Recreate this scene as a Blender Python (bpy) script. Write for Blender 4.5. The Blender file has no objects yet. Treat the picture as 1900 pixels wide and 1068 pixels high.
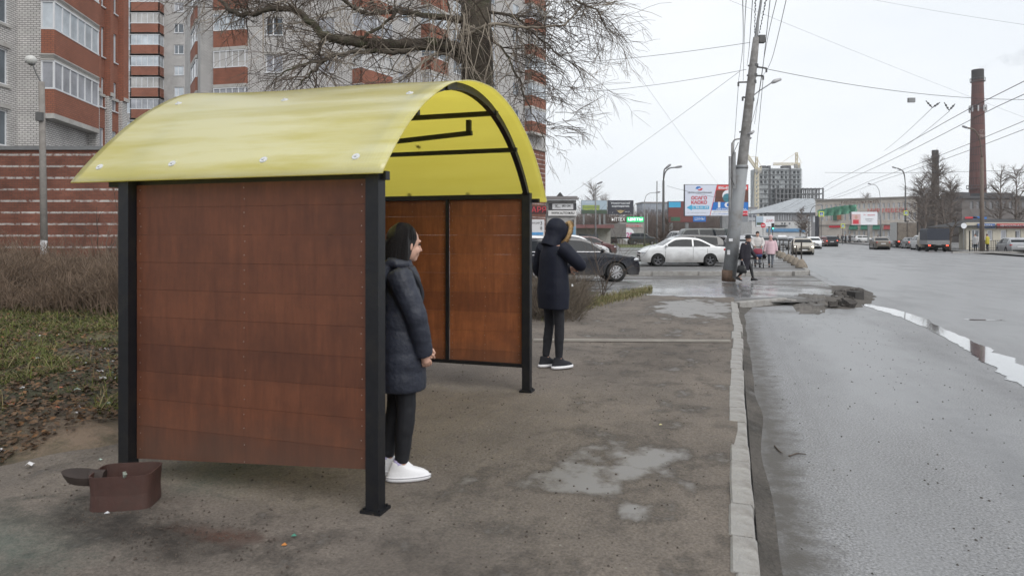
import bpy, bmesh, math, random
from mathutils import Vector, Matrix, noise
R = math.radians
scene = bpy.context.scene
# ---------------------------------------------------------------- camera
F, HZ, CX, CH = 1260.0, 436.0, 950.0, 1.6
cam_d = bpy.data.cameras.new('camera')
cam = bpy.data.objects.new('camera', cam_d)
scene.collection.objects.link(cam)
cam.location = (0, 0, CH)
cam.rotation_euler = (R(90), 0, 0)
cam_d.sensor_width = 36
cam_d.lens = 36 * F / 1900
cam_d.shift_y = -(534 - HZ) / 1900
cam_d.clip_start = 0.05
cam_d.clip_end = 6000
cam_d.dof.use_dof = True
cam_d.dof.focus_distance = 17
cam_d.dof.aperture_fstop = 4.5
scene.camera = cam
scene.render.resolution_x = 1024
scene.render.resolution_y = 575
# ---------------------------------------------------------------- world: overcast
SUN_EL, SUN_AZ = 42, 150
w = bpy.data.worlds.new('World'); scene.world = w; w.use_nodes = True
nt = w.node_tree; nt.nodes.clear()
out = nt.nodes.new('ShaderNodeOutputWorld'); bg = nt.nodes.new('ShaderNodeBackground')
sky = nt.nodes.new('ShaderNodeTexSky'); sky.sky_type = 'NISHITA'; sky.sun_disc = False
sky.sun_elevation = R(SUN_EL); sky.sun_rotation = R(SUN_AZ)
tc = nt.nodes.new('ShaderNodeTexCoord'); mp = nt.nodes.new('ShaderNodeMapping'); mp.inputs['Scale'].default_value = (1, 1, 2.6)
nz = nt.nodes.new('ShaderNodeTexNoise'); nz.inputs['Scale'].default_value = 2.2; nz.inputs['Detail'].default_value = 4
rp = nt.nodes.new('ShaderNodeValToRGB')
rp.color_ramp.elements[0].position = .3; rp.color_ramp.elements[0].color = (7.5, 7.85, 8.25, 1)
rp.color_ramp.elements[1].position = .7; rp.color_ramp.elements[1].color = (8.6, 8.8, 9.0, 1)
mx = nt.nodes.new('ShaderNodeMixRGB'); mx.inputs[0].default_value = .95
nt.links.new(tc.outputs['Generated'], mp.inputs[0]); nt.links.new(mp.outputs[0], nz.inputs['Vector'])
nt.links.new(nz.outputs['Fac'], rp.inputs[0]); nt.links.new(sky.outputs[0], mx.inputs[1]); nt.links.new(rp.outputs[0], mx.inputs[2])
nt.links.new(mx.outputs[0], bg.inputs[0]); bg.inputs[1].default_value = 0.1
nt.links.new(bg.outputs[0], out.inputs[0])
sd = bpy.data.lights.new('sun', 'SUN'); sd.energy = 1.5; sd.angle = R(40); sd.color = (1, .97, .93)
so = bpy.data.objects.new('sun', sd); scene.collection.objects.link(so)
so.rotation_euler = (R(90 - SUN_EL), 0, R(180 - SUN_AZ))
scene.view_settings.view_transform = 'Standard'; scene.view_settings.look = 'None'
scene.view_settings.gamma = 1; scene.view_settings.exposure = 0.33
# ---------------------------------------------------------------- frames
def P(x, y, Y): return Vector(((x - CX) / F * Y, Y, CH - (y - HZ) / F * Y))
def G(x, y, z=0.0):
    Y = (CH - z) * F / (y - HZ); return Vector(((x - CX) / F * Y, Y, z))
def PX(x, Y): return (x - CX) / F * Y
def PZ(y, Y): return CH - (y - HZ) / F * Y
SA = R(18); CS, SN = math.cos(SA), math.sin(SA)
def S(t, s, z=0.0): return Vector((t * CS + s * SN, -t * SN + s * CS, z))
def V(*a): return Vector(a)
RZ = -0.12
# ---------------------------------------------------------------- materials
MATS = {}
def nn(nt, t, **kw):
    n = nt.nodes.new(t)
    for k, v in kw.items():
        if hasattr(n, k): setattr(n, k, v)
        else: n.inputs[k].default_value = v
    return n
def mat(name, col, rough=.8, metal=0, var=.12, scale=4, bump=0, bscale=60, emit=0, spec=.5, coat=0, alpha=1, dirt=None, dscale=1.5):
    if name in MATS: return MATS[name]
    m = bpy.data.materials.new(name); m.use_nodes = True; MATS[name] = m
    nt = m.node_tree; b = nt.nodes['Principled BSDF']
    b.inputs['Roughness'].default_value = rough; b.inputs['Metallic'].default_value = metal
    b.inputs['Specular IOR Level'].default_value = spec
    b.inputs['Coat Weight'].default_value = coat
    tc = nn(nt, 'ShaderNodeTexCoord')
    nz = nn(nt, 'ShaderNodeTexNoise', Scale=scale, Detail=5.0, Roughness=.6)
    nt.links.new(tc.outputs['Object'], nz.inputs['Vector'])
    rp = nn(nt, 'ShaderNodeValToRGB')
    rp.color_ramp.elements[0].position = .3; rp.color_ramp.elements[1].position = .7
    rp.color_ramp.elements[0].color = tuple(c * (1 - var) for c in col) + (1,)
    rp.color_ramp.elements[1].color = tuple(min(1, c * (1 + var)) for c in col) + (1,)
    nt.links.new(nz.outputs['Fac'], rp.inputs[0]); last = rp.outputs[0]
    if dirt:
        n2 = nn(nt, 'ShaderNodeTexNoise', Scale=dscale, Detail=8.0, Roughness=.7)
        nt.links.new(tc.outputs['Object'], n2.inputs['Vector'])
        r2 = nn(nt, 'ShaderNodeValToRGB'); r2.color_ramp.elements[0].position = .48; r2.color_ramp.elements[1].position = .68
        nt.links.new(n2.outputs['Fac'], r2.inputs[0])
        mm = nn(nt, 'ShaderNodeMixRGB'); mm.inputs[2].default_value = tuple(dirt) + (1,)
        nt.links.new(r2.outputs[0], mm.inputs[0]); nt.links.new(last, mm.inputs[1]); last = mm.outputs[0]
    nt.links.new(last, b.inputs['Base Color'])
    if emit:
        b.inputs['Emission Color'].default_value = tuple(col) + (1,); b.inputs['Emission Strength'].default_value = emit
    if bump:
        n3 = nn(nt, 'ShaderNodeTexNoise', Scale=bscale, Detail=4.0)
        nt.links.new(tc.outputs['Object'], n3.inputs['Vector'])
        bp = nn(nt, 'ShaderNodeBump', Strength=bump, Distance=.02)
        nt.links.new(n3.outputs['Fac'], bp.inputs['Height']); nt.links.new(bp.outputs[0], b.inputs['Normal'])
    return m
def brick(name, c1, c2, mortar, bw=.26, bh=.085, ms=.012, band=None, bandcol=(.42, .4, .39), grime=.25):
    if name in MATS: return MATS[name]
    m = bpy.data.materials.new(name); m.use_nodes = True; MATS[name] = m
    nt = m.node_tree; b = nt.nodes['Principled BSDF']; b.inputs['Roughness'].default_value = .9
    uv = nn(nt, 'ShaderNodeUVMap')
    br = nn(nt, 'ShaderNodeTexBrick')
    for k, v in {'Color1': c1 + (1,), 'Color2': c2 + (1,), 'Mortar': mortar + (1,)}.items(): br.inputs[k].default_value = v
    br.inputs['Scale'].default_value = 1; br.inputs['Mortar Size'].default_value = ms
    br.inputs['Brick Width'].default_value = bw; br.inputs['Row Height'].default_value = bh
    br.inputs['Bias'].default_value = -.2
    nt.links.new(uv.outputs[0], br.inputs['Vector']); last = br.outputs['Color']
    if band:
        sx = nn(nt, 'ShaderNodeSeparateXYZ'); nt.links.new(uv.outputs[0], sx.inputs[0])
        dv = nn(nt, 'ShaderNodeMath', operation='DIVIDE'); dv.inputs[1].default_value = band; nt.links.new(sx.outputs[1], dv.inputs[0])
        fr = nn(nt, 'ShaderNodeMath', operation='FRACT'); nt.links.new(dv.outputs[0], fr.inputs[0])
        lt = nn(nt, 'ShaderNodeMath', operation='LESS_THAN'); lt.inputs[1].default_value = .17; nt.links.new(fr.outputs[0], lt.inputs[0])
        nzb = nn(nt, 'ShaderNodeTexNoise', Scale=6.0, Detail=6.0); nt.links.new(uv.outputs[0], nzb.inputs['Vector'])
        gt = nn(nt, 'ShaderNodeMapRange'); gt.inputs[1].default_value = .35; gt.inputs[2].default_value = .55; nt.links.new(nzb.outputs['Fac'], gt.inputs[0])
        ml = nn(nt, 'ShaderNodeMath', operation='MULTIPLY'); nt.links.new(lt.outputs[0], ml.inputs[0]); nt.links.new(gt.outputs[0], ml.inputs[1])
        mb_ = nn(nt, 'ShaderNodeMixRGB'); mb_.inputs[2].default_value = bandcol + (1,)
        nt.links.new(ml.outputs[0], mb_.inputs[0]); nt.links.new(last, mb_.inputs[1]); last = mb_.outputs[0]
    nz = nn(nt, 'ShaderNodeTexNoise', Scale=.7, Detail=7.0, Roughness=.65); nt.links.new(uv.outputs[0], nz.inputs['Vector'])
    mr = nn(nt, 'ShaderNodeMapRange'); mr.inputs[1].default_value = .3; mr.inputs[2].default_value = .7
    mr.inputs[3].default_value = 1 - grime; mr.inputs[4].default_value = 1 + grime * .4; nt.links.new(nz.outputs['Fac'], mr.inputs[0])
    mu = nn(nt, 'ShaderNodeVectorMath', operation='SCALE'); nt.links.new(last, mu.inputs[0]); nt.links.new(mr.outputs[0], mu.inputs['Scale'])
    nt.links.new(mu.outputs[0], b.inputs['Base Color'])
    return m
def glass(name='window_glass', col=(.10, .12, .14), rough=.06):
    if name in MATS: return MATS[name]
    m = mat(name, col, rough=rough, spec=.9, var=.35, scale=.6); return m
M = {}
M['black_metal'] = mat('black painted steel', (.008, .0085, .011), .45, var=.2, scale=14, bump=.08, bscale=25, dirt=(.016, .015, .014), dscale=9, spec=.35)
M['white'] = mat('white plastic', (.7, .7, .7), .5)
M['concrete'] = mat('concrete', (.32, .31, .29), .92, var=.2, scale=8, bump=.3, bscale=60, dirt=(.2, .19, .17), dscale=2.5)
M['slab'] = mat('pale slab', (.42, .41, .39), .9, var=.15, scale=3, dirt=(.3, .28, .26))
M['pole_conc'] = mat('pole concrete', (.23, .225, .22), .9, var=.22, scale=7, bump=.25, dirt=(.13, .12, .11), dscale=3)
M['pole_metal'] = mat('grey galvanised steel', (.22, .225, .23), .6, metal=.3, var=.2)
M['dark_pole'] = mat('dark lamp post', (.09, .09, .09), .7, var=.2)
M['wire'] = mat('wire', (.035, .035, .04), .6, var=0)
M['pvc'] = mat('white window frame', (.62, .63, .65), .5, var=.06)
M['glass'] = glass()
M['glass_light'] = glass('curtained glass', (.30, .31, .34), .15)
M['glass_pale'] = glass('pale reflecting glass', (.42, .46, .5), .12)
M['wb'] = brick('white silicate brick', (.58, .565, .55), (.50, .485, .475), (.21, .2, .195), .27, .1, .017)
M['rb'] = brick('red brick', (.30, .112, .068), (.255, .095, .06), (.16, .08, .058), .27, .1, .012)
M['band'] = brick('red brick with white courses', (.225, .085, .055), (.17, .062, .043), (.13, .07, .055), .26, .085, .012, band=.51, bandcol=(.5, .47, .45), grime=.45)
M['tyre'] = mat('tyre rubber', (.018, .018, .018), .85)
M['rim'] = mat('alloy rim', (.5, .5, .52), .35, metal=.8)
M['rim_dark'] = mat('dark rim', (.12, .12, .13), .4, metal=.7)
M['car_glass'] = mat('car glass', (.018, .021, .025), .06, spec=.16, var=.2)
M['under'] = mat('dark underbody', (.012, .012, .012), .8)
M['lamp_clear'] = mat('clear headlamp', (.55, .57, .6), .12, spec=.8)
M['lamp_lit'] = mat('lit headlamp', (1, .93, .75), .3, emit=2.2)
M['lamp_red'] = mat('tail lamp', (.4, .02, .02), .25)
M['lamp_redlit'] = mat('lit tail lamp', (1, .10, .05), .3, emit=1.6)
M['plate'] = mat('licence plate', (.6, .6, .6), .5)
M['skin'] = mat('skin', (.55, .33, .25), .55, var=.06)
# ---------------------------------------------------------------- mesh builder
WM = {}
def wmat(o): return WM.get(o.name, Matrix.Identity(4))
class MB:
    def __init__(s): s.v = []; s.f = []; s.mi = []; s.m = 0; s.uvd = {}
    def add(s, vs, fs, mi=None):
        o = len(s.v); s.v += [Vector(a) for a in vs]
        for f in fs: s.f.append(tuple(i + o for i in f)); s.mi.append(s.m if mi is None else mi)
        return s
    def quad(s, *p, mi=None): return s.add(p, [tuple(range(len(p)))], mi)
    def box(s, c, d, rz=0, mi=None, M4=None):
        c = Vector(c); x, y, z = d[0] / 2, d[1] / 2, d[2] / 2
        vs = [Vector((a, b, e)) for a in (-x, x) for b in (-y, y) for e in (-z, z)]
        if M4 is not None: vs = [M4 @ v + c for v in vs]
        else:
            m = Matrix.Rotation(rz, 3, 'Z'); vs = [m @ v + c for v in vs]
        return s.add(vs, [(0, 1, 3, 2), (4, 6, 7, 5), (0, 4, 5, 1), (2, 3, 7, 6), (0, 2, 6, 4), (1, 5, 7, 3)], mi)
    def box2(s, a, b, mi=None):
        a, b = Vector(a), Vector(b); return s.box((a + b) / 2, [abs(q) for q in (b - a)], mi=mi)
    def bar(s, a, b, w, h=None, mi=None):   # rectangular bar between two points
        a, b = Vector(a), Vector(b); h = h or w; d = b - a; L = d.length
        z = d.normalized(); up = Vector((0, 0, 1)) if abs(z.z) < .95 else Vector((SN, CS, 0))
        x = up.cross(z).normalized(); y = z.cross(x)
        m = Matrix((x, y, z)).transposed()
        return s.box((a + b) / 2, (w, h, L), M4=m, mi=mi)
    def tube(s, pts, rad, n=8, cap=True, mi=None):
        pts = [Vector(p) for p in pts]; k = len(pts)
        if not hasattr(rad, '__len__'): rad = [rad] * k
        o = len(s.v); px = None; mm = s.m if mi is None else mi
        for i in range(k):
            d = (pts[min(i + 1, k - 1)] - pts[max(i - 1, 0)])
            if d.length < 1e-9: d = Vector((0, 0, 1))
            d.normalize()
            if px is None: px = Vector((1, 0, 0)) if abs(d.x) < .9 else Vector((0, 1, 0))
            px = (px - d * px.dot(d)).normalized(); py = d.cross(px)
            for j in range(n):
                a = 2 * math.pi * j / n
                s.v.append(pts[i] + (px * math.cos(a) + py * math.sin(a)) * rad[i])
        for i in range(k - 1):
            for j in range(n):
                s.f.append((o + i * n + j, o + i * n + (j + 1) % n, o + (i + 1) * n + (j + 1) % n, o + (i + 1) * n + j)); s.mi.append(mm)
        if cap:
            s.f.append(tuple(o + j for j in range(n - 1, -1, -1))); s.mi.append(mm)
            s.f.append(tuple(o + (k - 1) * n + j for j in range(n))); s.mi.append(mm)
        return s
    def loft(s, rings, n=28, mi=None, pw=2.0):   # ring = (cx,cy,cz,rx,ry)
        o = len(s.v); mm = s.m if mi is None else mi
        for (cx, cy, cz, rx, ry) in rings:
            for j in range(n):
                a = 2 * math.pi * j / n; c, q = math.cos(a), math.sin(a)
                e = 2 / pw
                s.v.append(Vector((cx + rx * math.copysign(abs(c) ** e, c), cy + ry * math.copysign(abs(q) ** e, q), cz)))
        for i in range(len(rings) - 1):
            for j in range(n):
                s.f.append((o + i * n + j, o + i * n + (j + 1) % n, o + (i + 1) * n + (j + 1) % n, o + (i + 1) * n + j)); s.mi.append(mm)
        s.f.append(tuple(o + j for j in range(n - 1, -1, -1))); s.mi.append(mm)
        s.f.append(tuple(o + (len(rings) - 1) * n + j for j in range(n))); s.mi.append(mm)
        return s
    def ball(s, c, r, n=12, mi=None):
        r = r if hasattr(r, '__len__') else (r, r, r); c = Vector(c)
        rings = []
        for i in range(1, n):
            a = math.pi * i / n; rings.append((c.x, c.y, c.z - r[2] * math.cos(a), r[0] * math.sin(a), r[1] * math.sin(a)))
        rings = [(c.x, c.y, c.z - r[2], r[0] * .02, r[1] * .02)] + rings + [(c.x, c.y, c.z + r[2], r[0] * .02, r[1] * .02)]
        return s.loft(rings, n=max(8, n + 4), mi=mi)
    def lathe(s, c, prof, axis='Z', n=24, mi=None):   # prof = [(r, h)]
        c = Vector(c); o = len(s.v); mm = s.m if mi is None else mi
        for (r, h) in prof:
            for j in range(n):
                a = 2 * math.pi * j / n; p = (r * math.cos(a), r * math.sin(a), h)
                if axis == 'Y': p = (p[0], p[2], p[1])
                if axis == 'X': p = (p[2], p[0], p[1])
                s.v.append(c + Vector(p))
        for i in range(len(prof) - 1):
            for j in range(n):
                s.f.append((o + i * n + j, o + i * n + (j + 1) % n, o + (i + 1) * n + (j + 1) % n, o + (i + 1) * n + j)); s.mi.append(mm)
        return s
    def join(s, o, m4=None):
        vs = [m4 @ v for v in o.v] if m4 is not None else o.v
        k = len(s.v); s.v += vs
        for f, mi in zip(o.f, o.mi): s.f.append(tuple(i + k for i in f)); s.mi.append(mi)
        return s
    def mesh(s, name, mats, inv=None, smooth=False, uv=True):
        me = bpy.data.meshes.new(name)
        vs = s.v
        me.from_pydata([tuple(v) for v in (vs if inv is None else [inv @ v for v in vs])], [], s.f)
        if not hasattr(mats, '__len__'): mats = [mats]
        for m in mats: me.materials.append(m)
        me.polygons.foreach_set('material_index', s.mi)
        if uv:
            l = me.uv_layers.new(name='UVMap'); d = l.data
            for p in me.polygons:
                pts = [vs[i] for i in p.vertices]
                nrm = (pts[1] - pts[0]).cross(pts[2] - pts[0])
                if nrm.length: nrm.normalize()
                if abs(nrm.z) > .8: uvs = [(q.x, q.y) for q in pts]
                else:
                    h = Vector((-nrm.y, nrm.x, 0))
                    if h.length: h.normalize()
                    uvs = [(q.dot(h), q.z) for q in pts]
                for li, u in zip(p.loop_indices, uvs): d[li].uv = u
        if smooth: me.polygons.foreach_set('use_smooth', [True] * len(me.polygons))
        me.update(); return me
    def build(s, name, mats, parent=None, world=False, smooth=False, label=None, uv=True):
        inv = wmat(parent).inverted() if (parent is not None and world) else None
        me = s.mesh(name, mats, inv, smooth, uv)
        o = bpy.data.objects.new(name, me); scene.collection.objects.link(o)
        if parent is not None: o.parent = parent; WM[o.name] = wmat(parent).copy()
        if label: o['label'] = label
        return o
    def top(s, name, mats, label=None, cat=None, group=None, origin=None, rz=0, kind=None, smooth=False, uv=True):
        if origin is None:
            if s.v:
                xs = [v.x for v in s.v]; ys = [v.y for v in s.v]
                origin = Vector(((min(xs) + max(xs)) / 2, (min(ys) + max(ys)) / 2, min(v.z for v in s.v)))
            else: origin = Vector((0, 0, 0))
        m = Matrix.Translation(origin) @ Matrix.Rotation(rz, 4, 'Z')
        me = s.mesh(name, mats, m.inverted(), smooth, uv)
        o = bpy.data.objects.new(name, me); scene.collection.objects.link(o)
        o.location = origin; o.rotation_euler = (0, 0, rz); WM[o.name] = m
        tag(o, label, cat, group, kind); return o
def tag(o, label=None, cat=None, group=None, kind=None):
    if label: o['label'] = label
    if cat: o['category'] = cat
    if group: o['group'] = group
    if kind: o['kind'] = kind
    return o
def thing(name, label, cat, loc=(0, 0, 0), rz=0, group=None):
    o = bpy.data.objects.new(name, None); scene.collection.objects.link(o); o.empty_display_size = .3
    o.location = loc; o.rotation_euler = (0, 0, rz)
    WM[o.name] = Matrix.Translation(Vector(loc)) @ Matrix.Rotation(rz, 4, 'Z')
    return tag(o, label, cat, group)
def copy_tree(o, parent=None):
    c = o.copy(); scene.collection.objects.link(c)
    if parent is not None: c.parent = parent
    WM[c.name] = wmat(o).copy()
    for ch in list(bpy.data.objects):
        pass
    for ch in KIDS(o): copy_tree(ch, c)
    return c
def KIDS(o): return [x for x in scene.collection.objects if x.parent == o]
def remesh(mb, name, m, parent, voxel=.012, smooth=4, inv=None, disp=0, dscale=.05, fac=.5):
    me = mb.mesh(name + '_src', m, uv=False)
    o = bpy.data.objects.new(name + '_src', me); scene.collection.objects.link(o)
    r = o.modifiers.new('r', 'REMESH'); r.mode = 'VOXEL'; r.voxel_size = voxel; r.use_smooth_shade = True
    if smooth:
        q = o.modifiers.new('s', 'SMOOTH'); q.iterations = smooth; q.factor = fac
    dg = bpy.context.evaluated_depsgraph_get(); ev = o.evaluated_get(dg)
    nm = bpy.data.meshes.new_from_object(ev); nm.name = name
    bpy.data.objects.remove(o); bpy.data.meshes.remove(me)
    nm.materials.clear(); nm.materials.append(m)
    nm.polygons.foreach_set('use_smooth', [True] * len(nm.polygons))
    if disp:
        nm.vertices.foreach_get
        nrm = [v.normal.copy() for v in nm.vertices]
        for v, n in zip(nm.vertices, nrm): v.co += n * disp * noise.noise(v.co / dscale)
    k = bpy.data.objects.new(name, nm); scene.collection.objects.link(k)
    if parent is not None: k.parent = parent; WM[k.name] = wmat(parent).copy()
    return k
def txt(s, c, width=None, height=.3, rz=0, ext=.008, nrm=-1, bold=0.0):
    """lettering as a mesh builder standing upright, reading from -Y"""
    cu = bpy.data.curves.new('t', 'FONT'); cu.body = s; cu.size = 1; cu.extrude = 0; cu.offset = bold; cu.align_x = 'CENTER'; cu.resolution_u = 2
    o = bpy.data.objects.new('t', cu); scene.collection.objects.link(o)
    dg = bpy.context.evaluated_depsgraph_get(); me = bpy.data.meshes.new_from_object(o.evaluated_get(dg))
    vs = [v.co.copy() for v in me.vertices]; fs = [tuple(p.vertices) for p in me.polygons]
    bpy.data.objects.remove(o); bpy.data.curves.remove(cu); bpy.data.meshes.remove(me)
    mb = MB()
    if not vs: return mb
    x0, x1 = min(v.x for v in vs), max(v.x for v in vs); y0, y1 = min(v.y for v in vs), max(v.y for v in vs)
    sy = height / max(.01, y1 - y0); sx = sy if width is None else width / max(.01, x1 - x0)
    m = Matrix.Translation(Vector(c)) @ Matrix.Rotation(rz, 4, 'Z')
    mb.add([m @ Vector(((v.x - (x0 + x1) / 2) * sx, -ext, (v.y - (y0 + y1) / 2) * sy)) for v in vs], fs)
    return mb
def wall(mb, p0, p1, z0, z1, holes=(), mi=None, rev=.14):
    """upright wall from p0 to p1 with real openings (u0,u1,v0,v1) and reveals going in (to the left of p0->p1)"""
    p0, p1 = Vector((p0[0], p0[1], 0)), Vector((p1[0], p1[1], 0)); L = (p1 - p0).length; d = (p1 - p0) / L
    inn = Vector((-d.y, d.x, 0))
    us = sorted({0, L} | {h[0] for h in holes} | {h[1] for h in holes}); vs = sorted({z0, z1} | {h[2] for h in holes} | {h[3] for h in holes})
    us = [u for u in us if 0 <= u <= L]; vs = [v for v in vs if z0 <= v <= z1]
    def q(u, v, k=0): r = p0 + d * u + inn * k; return Vector((r.x, r.y, v))
    for i in range(len(us) - 1):
        for j in range(len(vs) - 1):
            cu, cv = (us[i] + us[i + 1]) / 2, (vs[j] + vs[j + 1]) / 2
            if any(h[0] < cu < h[1] and h[2] < cv < h[3] for h in holes): continue
            mb.quad(q(us[i], vs[j]), q(us[i + 1], vs[j]), q(us[i + 1], vs[j + 1]), q(us[i], vs[j + 1]), mi=mi)
    for (a, b, c, e) in holes:
        mb.quad(q(a, c), q(a, e), q(a, e, rev), q(a, c, rev), mi=mi); mb.quad(q(b, c), q(b, c, rev), q(b, e, rev), q(b, e), mi=mi)
        mb.quad(q(a, e), q(b, e), q(b, e, rev), q(a, e, rev), mi=mi); mb.quad(q(a, c), q(a, c, rev), q(b, c, rev), q(b, c), mi=mi)
    return q
def window(parent, q, u0, u1, v0, v1, n=2, rev=.14, fm=None, gm=None, sill=True, fw=.07, name='window'):
    """a framed window set into an opening made by wall(); q is wall()'s mapper"""
    f = MB()
    def bx(a, b, c, e, k0, k1):
        vs = [q(x, y, k) for x in (a, b) for y in (c, e) for k in (k0, k1)]
        f.add(vs, [(0, 1, 3, 2), (4, 6, 7, 5), (0, 4, 5, 1), (2, 3, 7, 6), (0, 2, 6, 4), (1, 5, 7, 3)])
    k0, k1 = rev - .07, rev - .005
    e = .004
    bx(u0 + e, u0 + fw, v0 + e, v1 - e, k0, k1); bx(u1 - fw, u1 - e, v0 + e, v1 - e, k0, k1)
    bx(u0 + fw, u1 - fw, v0 + e, v0 + fw, k0, k1); bx(u0 + fw, u1 - fw, v1 - fw, v1 - e, k0, k1)
    for i in range(1, n):
        u = u0 + (u1 - u0) * (i / n if n != 2 else .42); bx(u - fw * .6, u + fw * .6, v0 + fw, v1 - fw, k0, k1)
    if sill: bx(u0 - .06, u1 + .06, v0 - .06, v0 - .004, -.08, rev * .5)
    w_ = f.build(name, fm or M['pvc'], parent, world=True)
    g = MB(); g.quad(q(u0 + fw / 2, v0 + fw / 2, rev - .035), q(u1 - fw / 2, v0 + fw / 2, rev - .035), q(u1 - fw / 2, v1 - fw / 2, rev - .035), q(u0 + fw / 2, v1 - fw / 2, rev - .035))
    g.build('pane', gm or M['glass'], w_, world=True)
    return w_
# ================================================================ GROUND
def ground_mat(name, base, alt, dark, wetcol, wet_lo, wet_hi, wet_scale, grain=90, bump=.35, rough=.9, wrough=.18, stretch=(1, 1, 1), shapes=(), dry=(), speck=None, lowb=.0, tints=(), gr=.28, margin=.62, wmix=.6):
    """asphalt/mud: colour patches, fine grain, wet areas of low roughness; shapes = (x,y,rx,ry,strength) wet ellipses in object coordinates"""
    m = bpy.data.materials.new(name); m.use_nodes = True; MATS[name] = m
    nt = m.node_tree; L = nt.links.new; b = nt.nodes['Principled BSDF']
    tc = nn(nt, 'ShaderNodeTexCoord'); co = tc.outputs['Object']
    mp = nn(nt, 'ShaderNodeMapping'); mp.inputs['Scale'].default_value = stretch; L(co, mp.inputs[0])
    n1 = nn(nt, 'ShaderNodeTexNoise', Scale=.9, Detail=8.0, Roughness=.65); L(mp.outputs[0], n1.inputs['Vector'])
    n2 = nn(nt, 'ShaderNodeTexNoise', Scale=5.0, Detail=8.0, Roughness=.75); L(co, n2.inputs['Vector'])
    n3 = nn(nt, 'ShaderNodeTexNoise', Scale=float(grain), Detail=3.0, Roughness=.7); L(co, n3.inputs['Vector'])
    r1 = nn(nt, 'ShaderNodeValToRGB'); e = r1.color_ramp.elements; e[0].position = .35; e[1].position = .66
    e[0].color = base + (1,); e[1].color = alt + (1,); L(n1.outputs['Fac'], r1.inputs[0])
    r2 = nn(nt, 'ShaderNodeValToRGB'); r2.color_ramp.elements[0].position = .56; r2.color_ramp.elements[1].position = .74; L(n2.outputs['Fac'], r2.inputs[0])
    m1 = nn(nt, 'ShaderNodeMixRGB'); m1.inputs[2].default_value = dark + (1,); L(r1.outputs[0], m1.inputs[1])
    s1 = nn(nt, 'ShaderNodeMath', operation='MULTIPLY'); s1.inputs[1].default_value = .7; L(r2.outputs[0], s1.inputs[0]); L(s1.outputs[0], m1.inputs[0])
    mr = nn(nt, 'ShaderNodeMapRange'); mr.inputs[1].default_value = .3; mr.inputs[2].default_value = .7; mr.inputs[3].default_value = 1 - gr; mr.inputs[4].default_value = 1 + gr; L(n3.outputs['Fac'], mr.inputs[0])
    sc = nn(nt, 'ShaderNodeVectorMath', operation='SCALE'); L(m1.outputs[0], sc.inputs[0]); L(mr.outputs[0], sc.inputs['Scale'])
    last = sc.outputs[0]
    if speck:   # scattered stones / grit
        vo = nn(nt, 'ShaderNodeTexVoronoi', Scale=speck[0]); L(co, vo.inputs['Vector'])
        lt = nn(nt, 'ShaderNodeMath', operation='LESS_THAN'); lt.inputs[1].default_value = speck[1]; L(vo.outputs['Distance'], lt.inputs[0])
        ms = nn(nt, 'ShaderNodeMixRGB'); L(lt.outputs[0], ms.inputs[0]); L(last, ms.inputs[1]); ms.inputs[2].default_value = speck[2] + (1,); last = ms.outputs[0]
    for (x, y, rx, ry, c_, st) in tints:
        m2 = nn(nt, 'ShaderNodeMapping'); m2.vector_type = 'TEXTURE'
        m2.inputs['Location'].default_value = (x, y, 0); m2.inputs['Scale'].default_value = (rx, ry, 1e3); L(co, m2.inputs[0])
        ln = nn(nt, 'ShaderNodeVectorMath', operation='LENGTH'); L(m2.outputs[0], ln.inputs[0])
        q1 = nn(nt, 'ShaderNodeMath', operation='SUBTRACT'); q1.inputs[0].default_value = 1.25; L(ln.outputs['Value'], q1.inputs[1])
        q2 = nn(nt, 'ShaderNodeMath', operation='MULTIPLY_ADD'); q2.inputs[1].default_value = 2.6; q2.inputs[2].default_value = -1.45; L(n2.outputs['Fac'], q2.inputs[0])
        q3 = nn(nt, 'ShaderNodeMath', operation='ADD'); q3.use_clamp = True; L(q1.outputs[0], q3.inputs[0]); L(q2.outputs[0], q3.inputs[1])
        q4 = nn(nt, 'ShaderNodeMath', operation='MULTIPLY'); q4.inputs[1].default_value = st; L(q3.outputs[0], q4.inputs[0])
        mt = nn(nt, 'ShaderNodeMixRGB'); mt.inputs[2].default_value = c_ + (1,); L(q4.outputs[0], mt.inputs[0]); L(last, mt.inputs[1]); last = mt.outputs[0]
    # wetness
    nw = nn(nt, 'ShaderNodeTexNoise', Scale=wet_scale, Detail=7.0, Roughness=.62); L(mp.outputs[0], nw.inputs['Vector'])
    val = nw.outputs['Fac']
    for lst, sgn in ((shapes, 1), (dry, -1)):
        for (x, y, rx, ry, st) in lst:
            m2 = nn(nt, 'ShaderNodeMapping'); m2.vector_type = 'TEXTURE'
            m2.inputs['Location'].default_value = (x, y, 0); m2.inputs['Scale'].default_value = (rx, ry, 1e3); L(co, m2.inputs[0])
            ln = nn(nt, 'ShaderNodeVectorMath', operation='LENGTH'); L(m2.outputs[0], ln.inputs[0])
            mr2 = nn(nt, 'ShaderNodeMapRange'); mr2.inputs[1].default_value = 1.25; mr2.inputs[2].default_value = .4; mr2.inputs[3].default_value = 0; mr2.inputs[4].default_value = st * sgn; L(ln.outputs['Value'], mr2.inputs[0])
            ad = nn(nt, 'ShaderNodeMath', operation='ADD'); L(val, ad.inputs[0]); L(mr2.outputs[0], ad.inputs[1]); val = ad.outputs[0]
    wr = nn(nt, 'ShaderNodeMapRange'); wr.inputs[1].default_value = wet_lo; wr.inputs[2].default_value = wet_hi; L(val, wr.inputs[0]); wet = wr.outputs[0]
    dmr = nn(nt, 'ShaderNodeMapRange'); dmr.inputs[1].default_value = wet_lo - .10; dmr.inputs[2].default_value = wet_lo + .01; dmr.inputs[3].default_value = 1; dmr.inputs[4].default_value = margin; L(val, dmr.inputs[0])
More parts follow.
